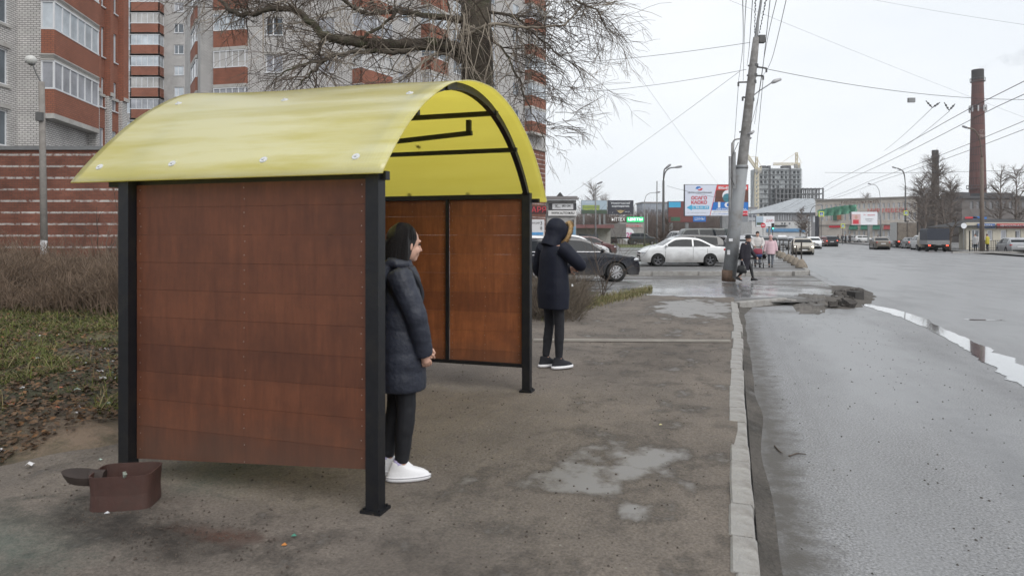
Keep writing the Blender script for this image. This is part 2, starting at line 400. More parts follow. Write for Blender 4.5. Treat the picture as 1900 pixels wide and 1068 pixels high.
    dsc = nn(nt, 'ShaderNodeVectorMath', operation='SCALE'); L(last, dsc.inputs[0]); L(dmr.outputs[0], dsc.inputs['Scale']); last = dsc.outputs[0]
    mw = nn(nt, 'ShaderNodeMixRGB'); wf = nn(nt, 'ShaderNodeMath', operation='MULTIPLY'); wf.inputs[1].default_value = wmix; L(wet, wf.inputs[0]); L(wf.outputs[0], mw.inputs[0]); L(last, mw.inputs[1]); mw.inputs[2].default_value = wetcol + (1,)
    L(mw.outputs[0], b.inputs['Base Color'])
    rr = nn(nt, 'ShaderNodeMapRange'); rr.inputs[3].default_value = rough; rr.inputs[4].default_value = wrough; L(wet, rr.inputs[0]); L(rr.outputs[0], b.inputs['Roughness'])
    bs = nn(nt, 'ShaderNodeMapRange'); bs.inputs[3].default_value = bump; bs.inputs[4].default_value = bump * .06; L(wet, bs.inputs[0])
    bp = nn(nt, 'ShaderNodeBump', Distance=.012); L(bs.outputs[0], bp.inputs['Strength']); L(n3.outputs['Fac'], bp.inputs['Height'])
    if lowb:
        bq = nn(nt, 'ShaderNodeBump', Distance=.09); bs2 = nn(nt, 'ShaderNodeMapRange'); bs2.inputs[3].default_value = lowb; bs2.inputs[4].default_value = lowb * .02; L(wet, bs2.inputs[0]); L(bs2.outputs[0], bq.inputs['Strength'])
        L(n2.outputs['Fac'], bq.inputs['Height']); L(bq.outputs[0], bp.inputs['Normal'])
    L(bp.outputs[0], b.inputs['Normal'])
    return m
def sheet(name, poly, z, m, origin, rz, grid=None):
    mb = MB(); mb.add([V(p[0], p[1], z) for p in poly], [tuple(range(len(poly)))])
    return mb.top(name, m, origin=origin, rz=rz, kind='structure')
MAT_far = mat('far ground', (.13, .125, .11), .95, var=.25, scale=.05)
mb = MB(); mb.add([V(-1200, -60, -.2), V(1200, -60, -.2), V(1200, 1200, -.2), V(-1200, 1200, -.2)], [(0, 1, 2, 3)])
mb.top('ground', MAT_far, kind='structure', origin=V(0, 0, -.2))
# road with the lay-by (street frame: x = across, y = along)
rm = ground_mat('wet road asphalt', (.185, .186, .19), (.235, .236, .242), (.135, .134, .135), (.185, .187, .192), .34, .66, .8, grain=62, bump=.5, rough=.6, wrough=.36, stretch=(1, .35, 1),
                speck=(16.0, .05, (.10, .095, .09)), gr=.75, lowb=.05, margin=1.0, wmix=.5, shapes=((6, 40, 3, 25, .2), (1.9, 12, 1.1, 6, .14), (5, 8, 1.0, 12, .08)), dry=((.35, 8, .35, 14, .5),),
                tints=((.30, 6, .24, 16, (.075, .068, .06), 1.0), (2.0, 5.0, .35, 4.5, (.11, .112, .118), .6), (1.2, 16.4, 1.6, .5, (.09, .082, .072), .9), (2.9, 7.0, .25, 6, (.12, .12, .125), .5)))
mb = MB()
seg = lambda t0, t1, s0, s1: mb.quad(S(t0, s0, RZ), S(t1, s0, RZ), S(t1, s1, RZ), S(t0, s1, RZ))
seg(.1, 3.2, -6, 19.8); seg(3.2, 21.7, -6, 420)
mb.top('road', rm, kind='structure', origin=V(0, 0, RZ), rz=-SA)
# pavement
pm = ground_mat('muddy asphalt pavement', (.198, .168, .141), (.132, .113, .097), (.062, .050, .042), (.205, .198, .19), .61, .74, 2.6, grain=60, bump=.7, rough=.95, wrough=.46, gr=.38, wmix=.85,
                stretch=(1, .8, 1), speck=(6.0, .045, (.27, .25, .21)), lowb=.6,
                shapes=((-.85, 4.65, .55, .55, .15), (-.5, 5.1, .5, .3, .17), (-1.15, 4.35, .6, .3, .13), (-.42, 4.0, .35, .18, .12), (-1.9, 12.6, .9, .12, .1), (-1.5, 9.6, .5, .1, .08), (-2.2, 10.6, .4, .12, .08), (-.5, 7.1, .3, .18, .10), (-.45, 8.4, .35, .28, .1), (-.7, 11.3, .5, .35, .12), (-.8, 15.5, 1.0, 2.2, .35)),
                dry=((-3, 6, 1.5, 3, .2),), tints=((-3.7, 2.5, .8, .5, (.07, .12, .10), .45), (-3.1, 2.88, 1.1, .28, (.04, .033, .027), 1.0), (-2.6, 3.0, .35, .1, (.10, .045, .03), .7), (-3.3, 3.8, .5, .5, (.06, .085, .07), .5), (-1.4, 3.0, 1.0, .5, (.09, .075, .065), .5), (-1.0, 9.5, .9, 2.2, (.085, .07, .058), .6), (-4.6, 4.9, .8, 1.0, (.22, .165, .12), .7)))
mb = MB(); nx, ny = 60, 240
def pav_z(t, s):
    p = V(t * .9, s * .9, 0); e = min(1, max(0, -t / .5))
    return (.022 * noise.noise(p) + .01 * noise.noise(p * 4)) * e - .004 + (0 if s < 17 else 0)
vs = []; fs = []
for j in range(ny + 1):
    s = -6 + 25 * j / ny
    for i in range(nx + 1):
        t = -5.6 + 5.64 * i / nx; vs.append(S(t, s, pav_z(t, s)))
for j in range(ny):
    for i in range(nx): a = j * (nx + 1) + i; fs.append((a, a + 1, a + nx + 2, a + nx + 1))
mb.add(vs, fs); pv = mb.top('pavement', pm, kind='structure', origin=V(0, 0, 0), rz=-SA, smooth=True)
# side street / driveway crossing the pavement
dm = ground_mat('wet driveway asphalt', (.17, .158, .145), (.125, .115, .107), (.07, .06, .053), (.15, .15, .154), .42, .56, .35, grain=45, bump=.5, rough=.8, wrough=.16, stretch=(.5, 1.3, 1), lowb=.35,
                shapes=((6, 19.5, 3.5, 2.2, .16), (9, 23.5, 5, 1.5, .12)))
def drv_z(x, y):
    k = min(1, max(0, (y - 21.0) / 5.5)); t = x * CS - y * SN; s = x * SN + y * CS
    edge = min(1, max(0, (3.3 - t) / .9)); z = .004 - .14 * k * k * (3 - 2 * k) + .02 * noise.noise(V(x, y, 0) * .8) * (1 - k)
    return z * edge + (RZ - .004) * (1 - edge) if t > 2.4 else z
mb = MB(); vs = []; fs = []; nx, ny = 150, 50
for j in range(ny + 1):
    for i in range(nx + 1):
        f = i / nx; y0 = 16.6 + (29.1 - 16.6) * j / ny
        x1 = 10.2 + .33 * (y0 - 18.0)            # right edge follows the road
        x0 = -34.0 if y0 > 20.6 else PX(1180 - 45 * (y0 - 17), y0) - .5
        x = x0 + (x1 - x0) * (f ** .6 if x0 < -20 else f)
        s = x * SN + y0 * CS
        z = drv_z(x, y0) if s > 18.3 else -.035
        if y0 < 17.9 and x > 7.5: z = min(z, -.2)
        vs.append(V(x, y0, z))
for j in range(ny):
    for i in range(nx): a = j * (nx + 1) + i; fs.append((a, a + 1, a + nx + 2, a + nx + 1))
mb.add(vs, fs); mb.top('driveway', dm, kind='structure', origin=V(0, 0, 0), smooth=True)
# far pavement and car park beyond the side street
fm_ = ground_mat('damp far asphalt', (.17, .165, .16), (.21, .205, .2), (.10, .092, .085), (.15, .15, .154), .44, .56, .2, grain=30, bump=.3, rough=.8, wrough=.25, stretch=(.6, 1.5, 1))
mb = MB(); a, b_ = S(3.25, 31.6), V(12.6, 29.15, 0)
mb.add([V(-60, 29.2, .02), V(12.3, 29.2, .02), V(13.0, 29.9, .02), S(3.2, 34, .02), S(3.2, 190, .02), V(-60, 190, .02)], [(0, 1, 2, 3, 4, 5)])
mb.top('car_park', fm_, kind='structure', origin=V(0, 0, .02))
mb = MB(); mb.add([S(21.9, -5, .0), S(80, -5, .0), S(80, 400, .0), S(21.9, 400, .0)], [(0, 1, 2, 3)])
mb.top('far_pavement', fm_, kind='structure', origin=V(0, 0, 0))
# verge on the left (earth, leaves, moss)
vm = ground_mat('leafy earth', (.10, .088, .06), (.05, .06, .022), (.035, .026, .018), (.15, .115, .085), .52, .66, 1.1, grain=35, bump=1, rough=.98, wrough=.95, speck=(11.0, .13, (.17, .13, .09)), lowb=1.0, tints=((-3.45, 5.35, .8, .7, (.27, .20, .145), 1.0), (-6.5, 10.6, 2.6, 1.0, (.13, .14, .02), .8)))
def tb(s): return -4.75 if s < 9 else (-4.75 + 1.6 * min(1, (s - 9) / 4.5))
def verge_z(x, y):
    t = x * CS - y * SN; s = x * SN + y * CS; d = tb(s) + .25 * noise.noise(V(s * .9, 0, 3)) - t
    k = min(1, max(0, d / .9)); z = -.05 + .10 * k + .06 * noise.noise(V(x, y, 1) * 1.3) * k + .03 * noise.noise(V(x, y, 1) * 5) * k
    z += .25 * min(1, max(0, (-x - 4) / 8)) * min(1, max(0, (y - 5) / 10))
    z += .10 * math.exp(-(((x + 3.5) / .55) ** 2 + ((y - 5.5) / .5) ** 2)) + .18 * math.exp(-((s - 10.8) / .9) ** 2) * k * (x < -3)
    if t > -.9: z = -.5
    if y > 20.2 and x > -14: z = min(z, -.3)
    if y > 19.4 and x > -14: z -= .1 * (y - 19.4) / .8
    if x < -14: z = z + .3 * min(1, max(0, (y - 18) / 8))
    return z
mb = MB(); vs = []; fs = []; nx, ny = 190, 170
for j in range(ny + 1):
    y = -4 + 33 * (j / ny)
    for i in range(nx + 1):
        x = -40 + 44.5 * (1 - (1 - i / nx) ** 1.8); vs.append(V(x, y, verge_z(x, y)))
for j in range(ny):
    for i in range(nx): a = j * (nx + 1) + i; fs.append((a, a + 1, a + nx + 2, a + nx + 1))
mb.add(vs, fs); mb.top('verge', vm, kind='structure', origin=V(0, 0, 0), smooth=True)
# puddles along the gutter (real shallow sheets of water)
wm_ = bpy.data.materials.new('puddle water'); wm_.use_nodes = True; bb = wm_.node_tree.nodes['Principled BSDF']
bb.inputs['Base Color'].default_value = (.10, .105, .11, 1); bb.inputs['Roughness'].default_value = .09; bb.inputs['Specular IOR Level'].default_value = 1.0; bb.inputs['Coat Weight'].default_value = 1.0; bb.inputs['Coat Roughness'].default_value = .03
n_ = nn(wm_.node_tree, 'ShaderNodeTexNoise', Scale=9.0, Detail=2.0); t_ = nn(wm_.node_tree, 'ShaderNodeTexCoord'); wm_.node_tree.links.new(t_.outputs['Object'], n_.inputs['Vector'])
b2_ = nn(wm_.node_tree, 'ShaderNodeBump', Strength=.04, Distance=.01); wm_.node_tree.links.new(n_.outputs['Fac'], b2_.inputs['Height']); wm_.node_tree.links.new(b2_.outputs[0], bb.inputs['Normal'])
wm2_ = wm_.copy(); wm2_.node_tree.nodes['Principled BSDF'].inputs['Roughness'].default_value = .3; wm2_.node_tree.nodes['Principled BSDF'].inputs['Coat Weight'].default_value = .0
def puddle(ctr, wid, z, seed, name='puddle', z2=None):
    mb = MB(); n = len(ctr) * 26; Lp, Rp = [], []
    for i in range(n + 1):
        f = i / n * (len(ctr) - 1); k = min(len(ctr) - 2, int(f)); g = f - k
        c = Vector(ctr[k]).lerp(Vector(ctr[k + 1]), g); ww = wid[k] * (1 - g) + wid[k + 1] * g
        d = (Vector(ctr[k + 1]) - Vector(ctr[k])).normalized(); nrm = Vector((-d.y, d.x))
        a = c + nrm * (ww / 2 * (1 + .5 * (noise.noise(V(i * .10, seed, 0)) + .4 * noise.noise(V(i * .37, seed, 0))))); b = c - nrm * (ww / 2 * (1 + .5 * (noise.noise(V(i * .10, seed, 9)) + .4 * noise.noise(V(i * .41, seed, 9)))))
        Lp.append(V(a.x, a.y, z)); Rp.append(V(b.x, b.y, z))
    for i in range(n): mb.quad(Rp[i], Rp[i + 1], Lp[i + 1], Lp[i])
    return mb.top(name, wm2_ if seed == 3 else wm_, kind='structure', uv=False)
def g2(x, y, z=RZ): p = G(x, y, z); return (p.x, p.y)
puddle([g2(1900, 700), g2(1850, 667), g2(1800, 640), g2(1740, 612), g2(1690, 588), g2(1640, 573), g2(1600, 564)], [.34, .42, .34, .28, .42, .45, .15], RZ + .006, 1)
puddle([g2(1990, 755), g2(1900, 700)], [.3, .38], RZ + .006, 5)
puddle([g2(1590, 545), g2(1570, 528), g2(1540, 512), g2(1512, 498), g2(1500, 488)], [.15, .5, .7, .8, .2], RZ + .006, 3)
puddle([g2(1790, 593), g2(1865, 594)], [.12, .10], RZ + .006, 7)
# mud along the kerb inside the lay-by
mudm = ground_mat('gutter mud', (.085, .076, .066), (.14, .124, .108), (.04, .034, .03), (.05, .045, .04), .6, .7, 1, grain=40, bump=.9, rough=.9, wrough=.5, lowb=.8)
mb = MB(); n = 90; prev = None
for i in range(n + 1):
    s = -3 + 20.6 * i / n; wv = .11 + .06 * noise.noise(V(s * .8, 4, 0)) + (.25 * max(0, (s - 15.5) / 2))
    row = [S(.13, s, RZ + .05 + .02 * noise.noise(V(s * 3, 0, 0))), S(.13 + wv * .4, s, RZ + .022 + .014 * noise.noise(V(s * 4, 2, 0))), S(.13 + wv, s, RZ + .001)]
    if prev:
        for k in range(2): mb.quad(prev[k], prev[k + 1], row[k + 1], row[k])
    prev = row
prev = None
for i in range(40):
    t = .2 + 2.6 * i / 39; s0 = 17.25 + .95 * t; wv = .5 + .2 * noise.noise(V(t * 2, 1, 1))
    row = [S(t, s0 - wv, RZ + .002), S(t, s0 - wv * .4, RZ + .02 + .012 * noise.noise(V(t * 5, 2, 0))), S(t, s0, RZ + .04)]
    if prev:
        for k in range(2): mb.quad(prev[k], row[k], row[k + 1], prev[k + 1])
    prev = row
mb.top('gutter_mud', mudm, kind='structure', origin=V(0, 0, RZ), rz=-SA, smooth=True)
mudl = ground_mat('pale damp earth', (.135, .122, .108), (.17, .155, .14), (.08, .07, .06), (.12, .115, .11), .55, .7, 1, grain=40, bump=.8, rough=.9, wrough=.45, lowb=.6)
# kerb: individual stones
kst = mat('kerb concrete', (.31, .30, .285), .9, var=.14, scale=6, bump=.5, bscale=80, dirt=(.22, .205, .19), dscale=5)
random.seed(4)
def stone(p, q, wd, h, name='kerb_stone', zt=.0, tilt=0):
    L = (q - p).length; d = (q - p).normalized(); mb = MB(); rz = math.atan2(d.y, d.x); b = .012
    prof = [(-wd / 2, -h), (wd / 2, -h), (wd / 2, -b * 1.6), (wd / 2 - b, 0), (-wd / 2 + b, 0), (-wd / 2, -b)]
    ends = []
    for (x, sh) in ((0.0, .85), (.012, 1), (L - .012, 1), (L, .85)):
        ends.append([V(x, -y * (1 if z < -.05 or sh == 1 else .96), z * 1.0 - (.0 if sh == 1 else .008) * (z > -.05)) for y, z in prof])
    for e0, e1 in zip(ends, ends[1:]):
        for k in range(6): mb.quad(e0[k], e0[(k + 1) % 6], e1[(k + 1) % 6], e1[k])
    mb.quad(*ends[0][::-1]); mb.quad(*ends[-1])
    o = mb.build(name, kst)
    o.location = p + V(0, 0, zt); o.rotation_euler = (tilt, random.uniform(-.006, .006), rz)
    return o
s = .3; k = 0; lens = [.98, .5, .97, .55, .42, .45, .4, .42, .38, .7, .5, .95, .98, .6, .9, .98, .75, .98, .98, .98, .9, .5]
wob = lambda s: .014 * math.sin(s * .55 + 1)
ORD = 'first second third fourth fifth sixth seventh eighth ninth tenth eleventh twelfth thirteenth fourteenth fifteenth sixteenth seventeenth eighteenth nineteenth twentieth twenty-first twenty-second twenty-third twenty-fourth twenty-fifth twenty-sixth twenty-seventh twenty-eighth'.split()
s = .4
while s < 17.0 and k < 40:
    L = lens[k % len(lens)]; off = random.uniform(-.016, .016)
    o = stone(S(.06 + wob(s) + off, s, 0), S(.06 + wob(s + L) + off + random.uniform(-.006, .006), s + L - .016, 0), .135 if s < 6 else .15, .26, zt=.004 + random.uniform(-.008, .01), tilt=random.uniform(-.03, .03))
    tag(o, '%s pale concrete kerb stone from the camera along the lay-by edge' % ORD[k], 'kerb', 'kerb stones along the lay-by'); s += L; k += 1
k2 = [(G(1367, 562), G(1412, 558)), (G(1412, 558), G(1455, 554)), (G(1455, 554), G(1474, 556))]
for i, (p, q) in enumerate(k2):
    o = stone(p, q - (q - p).normalized() * .01, .18, .25, zt=.03 if i < 2 else .0, tilt=0)
    tag(o, ['grey kerb stone at the inner corner of the lay-by end', 'middle grey kerb stone across the end of the lay-by', 'short sunken kerb stone at the lay-by end next to broken asphalt'][i], 'kerb', 'kerb stones across the lay-by end')
x = -6.0; i = 0
while x < 12.0:
    L = 2.0; o = stone(V(x, 29.12, 0), V(x + L - .02, 29.12, 0), .18, .3, zt=.05)
    tag(o, '%s kerb stone from the left on the far side of the side street' % ORD[i], 'kerb', 'kerb stones beyond the side street'); x += L; i += 1
o = stone(V(12.05, 29.12, 0), V(13.0, 29.9, 0), .18, .3, zt=.05); tag(o, 'kerb stone cutting the corner of the far pavement by the main road', 'kerb')
o = stone(V(13.05, 29.95, 0), S(3.25, 34, 0), .18, .3, zt=.05); tag(o, 'kerb stone turning from the side street corner along the main road', 'kerb')
s = 34.1; k = 0
while s < 60:
    o = stone(S(3.25, s, 0), S(3.25, s + 3.9, 0), .18, .3, zt=.045); tag(o, '%s long kerb stone counted from the near bollard along the main road' % ORD[k], 'kerb', 'kerb stones beside the bollards'); s += 4; k += 1
# broken asphalt at the end of the lay-by
random.seed(9)
rub = mat('broken asphalt', (.065, .058, .053), .95, var=.4, scale=12, bump=.8, bscale=40)
def chunk(c, r, seed):
    mb = MB(); rnd = random.Random(seed); n = 9; h = r * rnd.uniform(.35, .6); ring = []
    for k in range(n):
        a = 2 * math.pi * k / n; q = r * rnd.uniform(.7, 1.15); ring.append((q * math.cos(a), q * .75 * math.sin(a)))
    tl = Matrix.Rotation(rnd.uniform(-.6, .6), 3, 'X') @ Matrix.Rotation(rnd.uniform(-.5, .5), 3, 'Y') @ Matrix.Rotation(rnd.uniform(0, 6), 3, 'Z')
    vs = [tl @ V(x * .9, y * .9, -h) + c for x, y in ring] + [tl @ V(x, y, h * rnd.uniform(.5, 1)) + c for x, y in ring]
    mb.add(vs, [tuple(range(n - 1, -1, -1)), tuple(range(n, 2 * n))] + [(k, (k + 1) % n, n + (k + 1) % n, n + k) for k in range(n)])
    return mb
for i in range(58):
    px = random.uniform(1546, 1594); py = random.uniform(537, 566)
    if px < 1556 and py < 548: continue
    p = G(px, py, -.05); c = V(p.x, p.y, random.uniform(-.13, -.02)); r = random.uniform(.07, .2)
    tag(chunk(c, r, i).build('asphalt_chunk', rub), 'dark jagged lump of broken asphalt heaped where the lay-by ends', 'rubble', 'broken asphalt heap at the corner')
mb = MB()   # mound of earth below the chunks + slab edge
vs = []; fs = []; n = 26
for j in range(n + 1):
    for i in range(n + 1):
        px = 1470 + 165 * i / n; py = 520 + 52 * j / n; p = G(px, py, -.05)
        u = (px - 1552) / 78; v = (py - 547) / 23; d = u * u + v * v
        vs.append(V(p.x, p.y, -.17 + .13 * max(0, 1 - d) ** .5 + .05 * noise.noise(p * 2)))
for j in range(n):
    for i in range(n): a = j * (n + 1) + i; fs.append((a, a + n + 1, a + n + 2, a + 1))
mb.add(vs, fs); mb.top('earth_mound', mudm, kind='structure', origin=V(0, 0, 0), smooth=True)
mb = MB(); prev = None
for i in range(40):
    px = 1462 + 88 * i / 39; row = []
    for k, (py, zz) in enumerate(((572, RZ + .002), (567, -.115), (562, -.085), (557, -.05), (551, -.015), (545, .006))):
        p = G(px, py + 4.5 * noise.noise(V(px * .09, k * .6, 0)) - 3 * (px > 1530), 0); row.append(V(p.x, p.y, zz + (.035 * noise.noise(V(px * .15, k, 3)) if 0 < k < 5 else 0)))
    e_ = min(1, i / 9, (39 - i) / 9); row = [V(r_.x, r_.y, (RZ - .04) * (1 - e_) + r_.z * e_) for r_ in row]
    if prev:
        for k in range(5): mb.quad(prev[k], row[k], row[k + 1], prev[k + 1])
    prev = row
mb.top('earth_bank', mudl, kind='structure', origin=V(0, 0, 0), smooth=True)
bk = MB(); c = G(1580, 548, 0); bk.box(c + V(.1, 0, -.02), (.28, .3, .26), rz=.3)
bk.top('concrete_block', mat('dark wet concrete', (.045, .042, .04), .8, var=.3, bump=.5), 'dark square block standing at the outer corner of the broken asphalt', 'concrete block')
# thin plank across the pavement
mb = MB(); mb.bar(G(990, 630, .02), G(1355, 632, .02), .05, .03)
mb.top('strip', mat('pale wood strip', (.3, .28, .25), .8), 'thin pale strip lying across the pavement up to the kerb', 'strip')

# ================================================================ SHELTER
def sheet_z(u, tt):   # u = s, tt = t
    o = u - 5.15; z = .532 + math.sqrt(max(0, 2.268 ** 2 - o * o))
    k = max(0, (-tt - 2.2) / 2.0); c = max(0, 1 - (o / 1.77) ** 2)
    z += .055 * k * c
    z += (.022 * math.sin(u * 4.6 + tt * 1.3) * math.exp(-((tt + 4.15) / .6) ** 2) + .018 * noise.noise(V(u * 1.5, tt * 1.0, 5)) + .006 * noise.noise(V(u * 4, tt * 2.0, 8))) * (c ** .5)
    return z
sm = bpy.data.materials.new('yellow polycarbonate sheet'); sm.use_nodes = True; nt = sm.node_tree; L_ = nt.links.new
b = nt.nodes['Principled BSDF']; o_ = nt.nodes['Material Output']
tcx = nn(nt, 'ShaderNodeTexCoord')
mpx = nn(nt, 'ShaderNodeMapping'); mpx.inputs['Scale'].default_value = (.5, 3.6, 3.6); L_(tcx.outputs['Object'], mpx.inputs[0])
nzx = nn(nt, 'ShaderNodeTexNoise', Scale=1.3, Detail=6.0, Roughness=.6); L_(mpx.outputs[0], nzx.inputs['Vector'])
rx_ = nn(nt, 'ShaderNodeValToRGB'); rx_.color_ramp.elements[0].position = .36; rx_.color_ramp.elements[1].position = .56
rx_.color_ramp.elements[0].color = (.72, .66, .18, 1); rx_.color_ramp.elements[1].color = (.95, .93, .56, 1); L_(nzx.outputs['Fac'], rx_.inputs[0])  # pale streaks paint sky sheen into the base colour, along with milky film
uvn = nn(nt, 'ShaderNodeUVMap'); sxx = nn(nt, 'ShaderNodeSeparateXYZ'); L_(uvn.outputs[0], sxx.inputs[0])
wv_ = nn(nt, 'ShaderNodeMath', operation='MULTIPLY'); wv_.inputs[1].default_value = 2 * math.pi / .022; L_(sxx.outputs[0], wv_.inputs[0])
sn_ = nn(nt, 'ShaderNodeMath', operation='SINE'); L_(wv_.outputs[0], sn_.inputs[0])
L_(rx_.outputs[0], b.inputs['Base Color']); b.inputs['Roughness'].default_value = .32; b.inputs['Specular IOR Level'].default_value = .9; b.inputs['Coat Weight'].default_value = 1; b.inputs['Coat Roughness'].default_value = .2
bpx = nn(nt, 'ShaderNodeBump', Strength=.25, Distance=.002); L_(sn_.outputs[0], bpx.inputs['Height']); L_(bpx.outputs[0], b.inputs['Normal'])
tr = nn(nt, 'ShaderNodeBsdfTranslucent'); tr.inputs['Color'].default_value = (.97, .88, .26, 1)
mxs = nn(nt, 'ShaderNodeMixShader'); mxs.inputs[0].default_value = .52; L_(b.outputs[0], mxs.inputs[1]); L_(tr.outputs[0], mxs.inputs[2]); L_(mxs.outputs[0], o_.inputs[0])
sm2 = sm.copy(); sm2.name = 'yellow polycarbonate underside'
for n__ in sm2.node_tree.nodes:
    if n__.type == 'MIX_SHADER': n__.inputs[0].default_value = .85
    if n__.type == 'BSDF_TRANSLUCENT': n__.inputs['Color'].default_value = (.98, .93, .50, 1)
SO = S(-2.87, 5.07, 0)
shelter = thing('bus_shelter', 'bus shelter with curved yellow roof, brown board walls and black steel posts', 'bus shelter', SO, -SA)
T0, T1 = -4.18, -1.86
mb = MB(); nu, nv = 72, 40; vs = []
for lay in (0, 1):
    for i in range(nu + 1):
        u = 3.38 + 3.54 * i / nu
        for j in range(nv + 1):
            tt = T0 + (T1 - T0) * j / nv; o = u - 5.15; nrm = V(0, o / 2.268, math.sqrt(max(0, 1 - (o / 2.268) ** 2)))
            z = sheet_z(u, tt); d = -.008 * lay
            vs.append(S(tt, u + nrm.y * d, z + nrm.z * d))
N = (nu + 1) * (nv + 1); fs = []
idx = lambda i, j, l: l * N + i * (nv + 1) + j
for i in range(nu):
    for j in range(nv):
        fs.append((idx(i, j, 0), idx(i, j + 1, 0), idx(i + 1, j + 1, 0), idx(i + 1, j, 0))); fs.append((idx(i, j, 1), idx(i + 1, j, 1), idx(i + 1, j + 1, 1), idx(i, j + 1, 1)))
for i in range(nu):
    for j in (0, nv): fs.append((idx(i, j, 0), idx(i + 1, j, 0), idx(i + 1, j, 1), idx(i, j, 1)) if j == 0 else (idx(i, j, 0), idx(i, j, 1), idx(i + 1, j, 1), idx(i + 1, j, 0)))
for j in range(nv):
    for i in (0, nu): fs.append((idx(i, j, 0), idx(i, j, 1), idx(i, j + 1, 1), idx(i, j + 1, 0)))
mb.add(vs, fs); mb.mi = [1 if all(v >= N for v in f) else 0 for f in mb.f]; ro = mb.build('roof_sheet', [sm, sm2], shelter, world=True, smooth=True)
uvl = ro.data.uv_layers[0].data
for p in ro.data.polygons:
    for li, vi in zip(p.loop_indices, p.vertices):
        j = (vi % N) % (nv + 1); i = (vi % N) // (nv + 1); uvl[li].uv = ((T0 + (T1 - T0) * j / nv), 3.54 * i / nu)
def bolt(s_, t_):
    o = s_ - 5.15; ny_, nz_ = o / 2.268, math.sqrt(1 - (o / 2.268) ** 2); p = S(t_, s_, sheet_z(s_, t_)); nrm = (S(0, ny_, nz_))
    q = MB(); q.tube([p - nrm * .002, p + nrm * .005], [.026, .024], n=16); q.tube([p + nrm * .005, p + nrm * .013], [.011, .009], n=6)
    q.build('bolt', mat('zinc washer', (.62, .63, .63), .4, metal=.3), ro, world=True)
for t_ in (-4.03, -3.42, -2.72, -2.08): bolt(3.47, t_); bolt(6.84, t_)
for s_ in (4.12, 4.95, 5.62, 6.3):
    for t_ in (-4.0, -3.05, -2.06): bolt(s_, t_)
BM = M['black_metal']
def rib(tt):
    q = MB(); pr = []
    n = 28; hw, hh = .025, .028; cz = .72
    for i in range(n + 1):
        o = -1.56 + 3.12 * i / n; a = math.asin(o / 2.03); c_, s_ = math.cos(a), math.sin(a)
        pr.append([S(tt + dx, 5.07 + s_ * (2.03 + dr), cz + c_ * (2.03 + dr)) for dx, dr in ((-hw, -hh), (hw, -hh), (hw, hh), (-hw, hh))])
    for a_, b_ in zip(pr, pr[1:]):
        for k in range(4): q.quad(a_[k], a_[(k + 1) % 4], b_[(k + 1) % 4], b_[k])
    q.quad(*pr[0][::-1]); q.quad(*pr[-1]); q.build('arch_rib', BM, shelter, world=True)
rib(-2.0); rib(-3.74)
def purlin(s_, off=.055):
    o = s_ - 5.07; z = .72 + math.sqrt(2.03 ** 2 - o * o) + .028 + off - .03
    q = MB(); q.bar(S(-3.9, s_, z), S(-1.96, s_, z), .045, .04); q.build('purlin', BM, shelter, world=True); return z
for s_ in (4.55, 5.62): purlin(s_, -.005)
for s_ in (3.97, 6.18): purlin(s_, -.005)
q = MB(); q.bar(S(-3.98, 3.52, 1.945), S(-1.9, 3.52, 1.945), .05, .05); q.build('eave_rail', BM, shelter, world=True)
q = MB(); q.bar(S(-3.98, 6.76, 1.955), S(-1.9, 6.76, 1.955), .04, .04); q.build('eave_rail', BM, shelter, world=True)
q = MB()
for tt in (-2.23, -3.6): q.bar(S(tt, 5.62, 2.62), S(tt, 5.62, 2.49), .04, .04)
q.bar(S(-2.20, 5.62, 2.505), S(-3.64, 5.62, 2.42), .04, .04); q.build('hanging_brace', BM, shelter, world=True)
q = MB()
for tt in (-2.23, -3.6): q.bar(S(tt, 4.55, 2.62), S(tt, 4.55, 2.49), .04, .04)
q.bar(S(-2.20, 4.55, 2.505), S(-3.64, 4.55, 2.44), .04, .04); q.build('hanging_brace', BM, shelter, world=True)
for (t_, s_, zt, zb) in ((-1.97, 3.5, 1.965, 0), (-3.77, 3.46, 1.955, 0), (-2.0, 6.65, 2.03, 0), (-3.77, 6.65, 2.03, 0)):
    q = MB(); q.bar(S(t_, s_, zb), S(t_, s_, zt), .092, .092) if False else q.box(S(t_, s_, (zb + zt) / 2 - .02), (.083, .083, zt - zb + .04), rz=-SA)
    pp = q.build('post', BM, shelter, world=True)
    q = MB(); q.box(S(t_, s_, .012), (.13, .13, .02), rz=-SA)
    for a in (-.048, .048):
        for b_ in (-.048, .048): q.tube([S(t_ + a, s_ + b_, .02), S(t_ + a, s_ + b_, .034)], .007, n=6)
    q.build('base_plate', BM, pp, world=True)
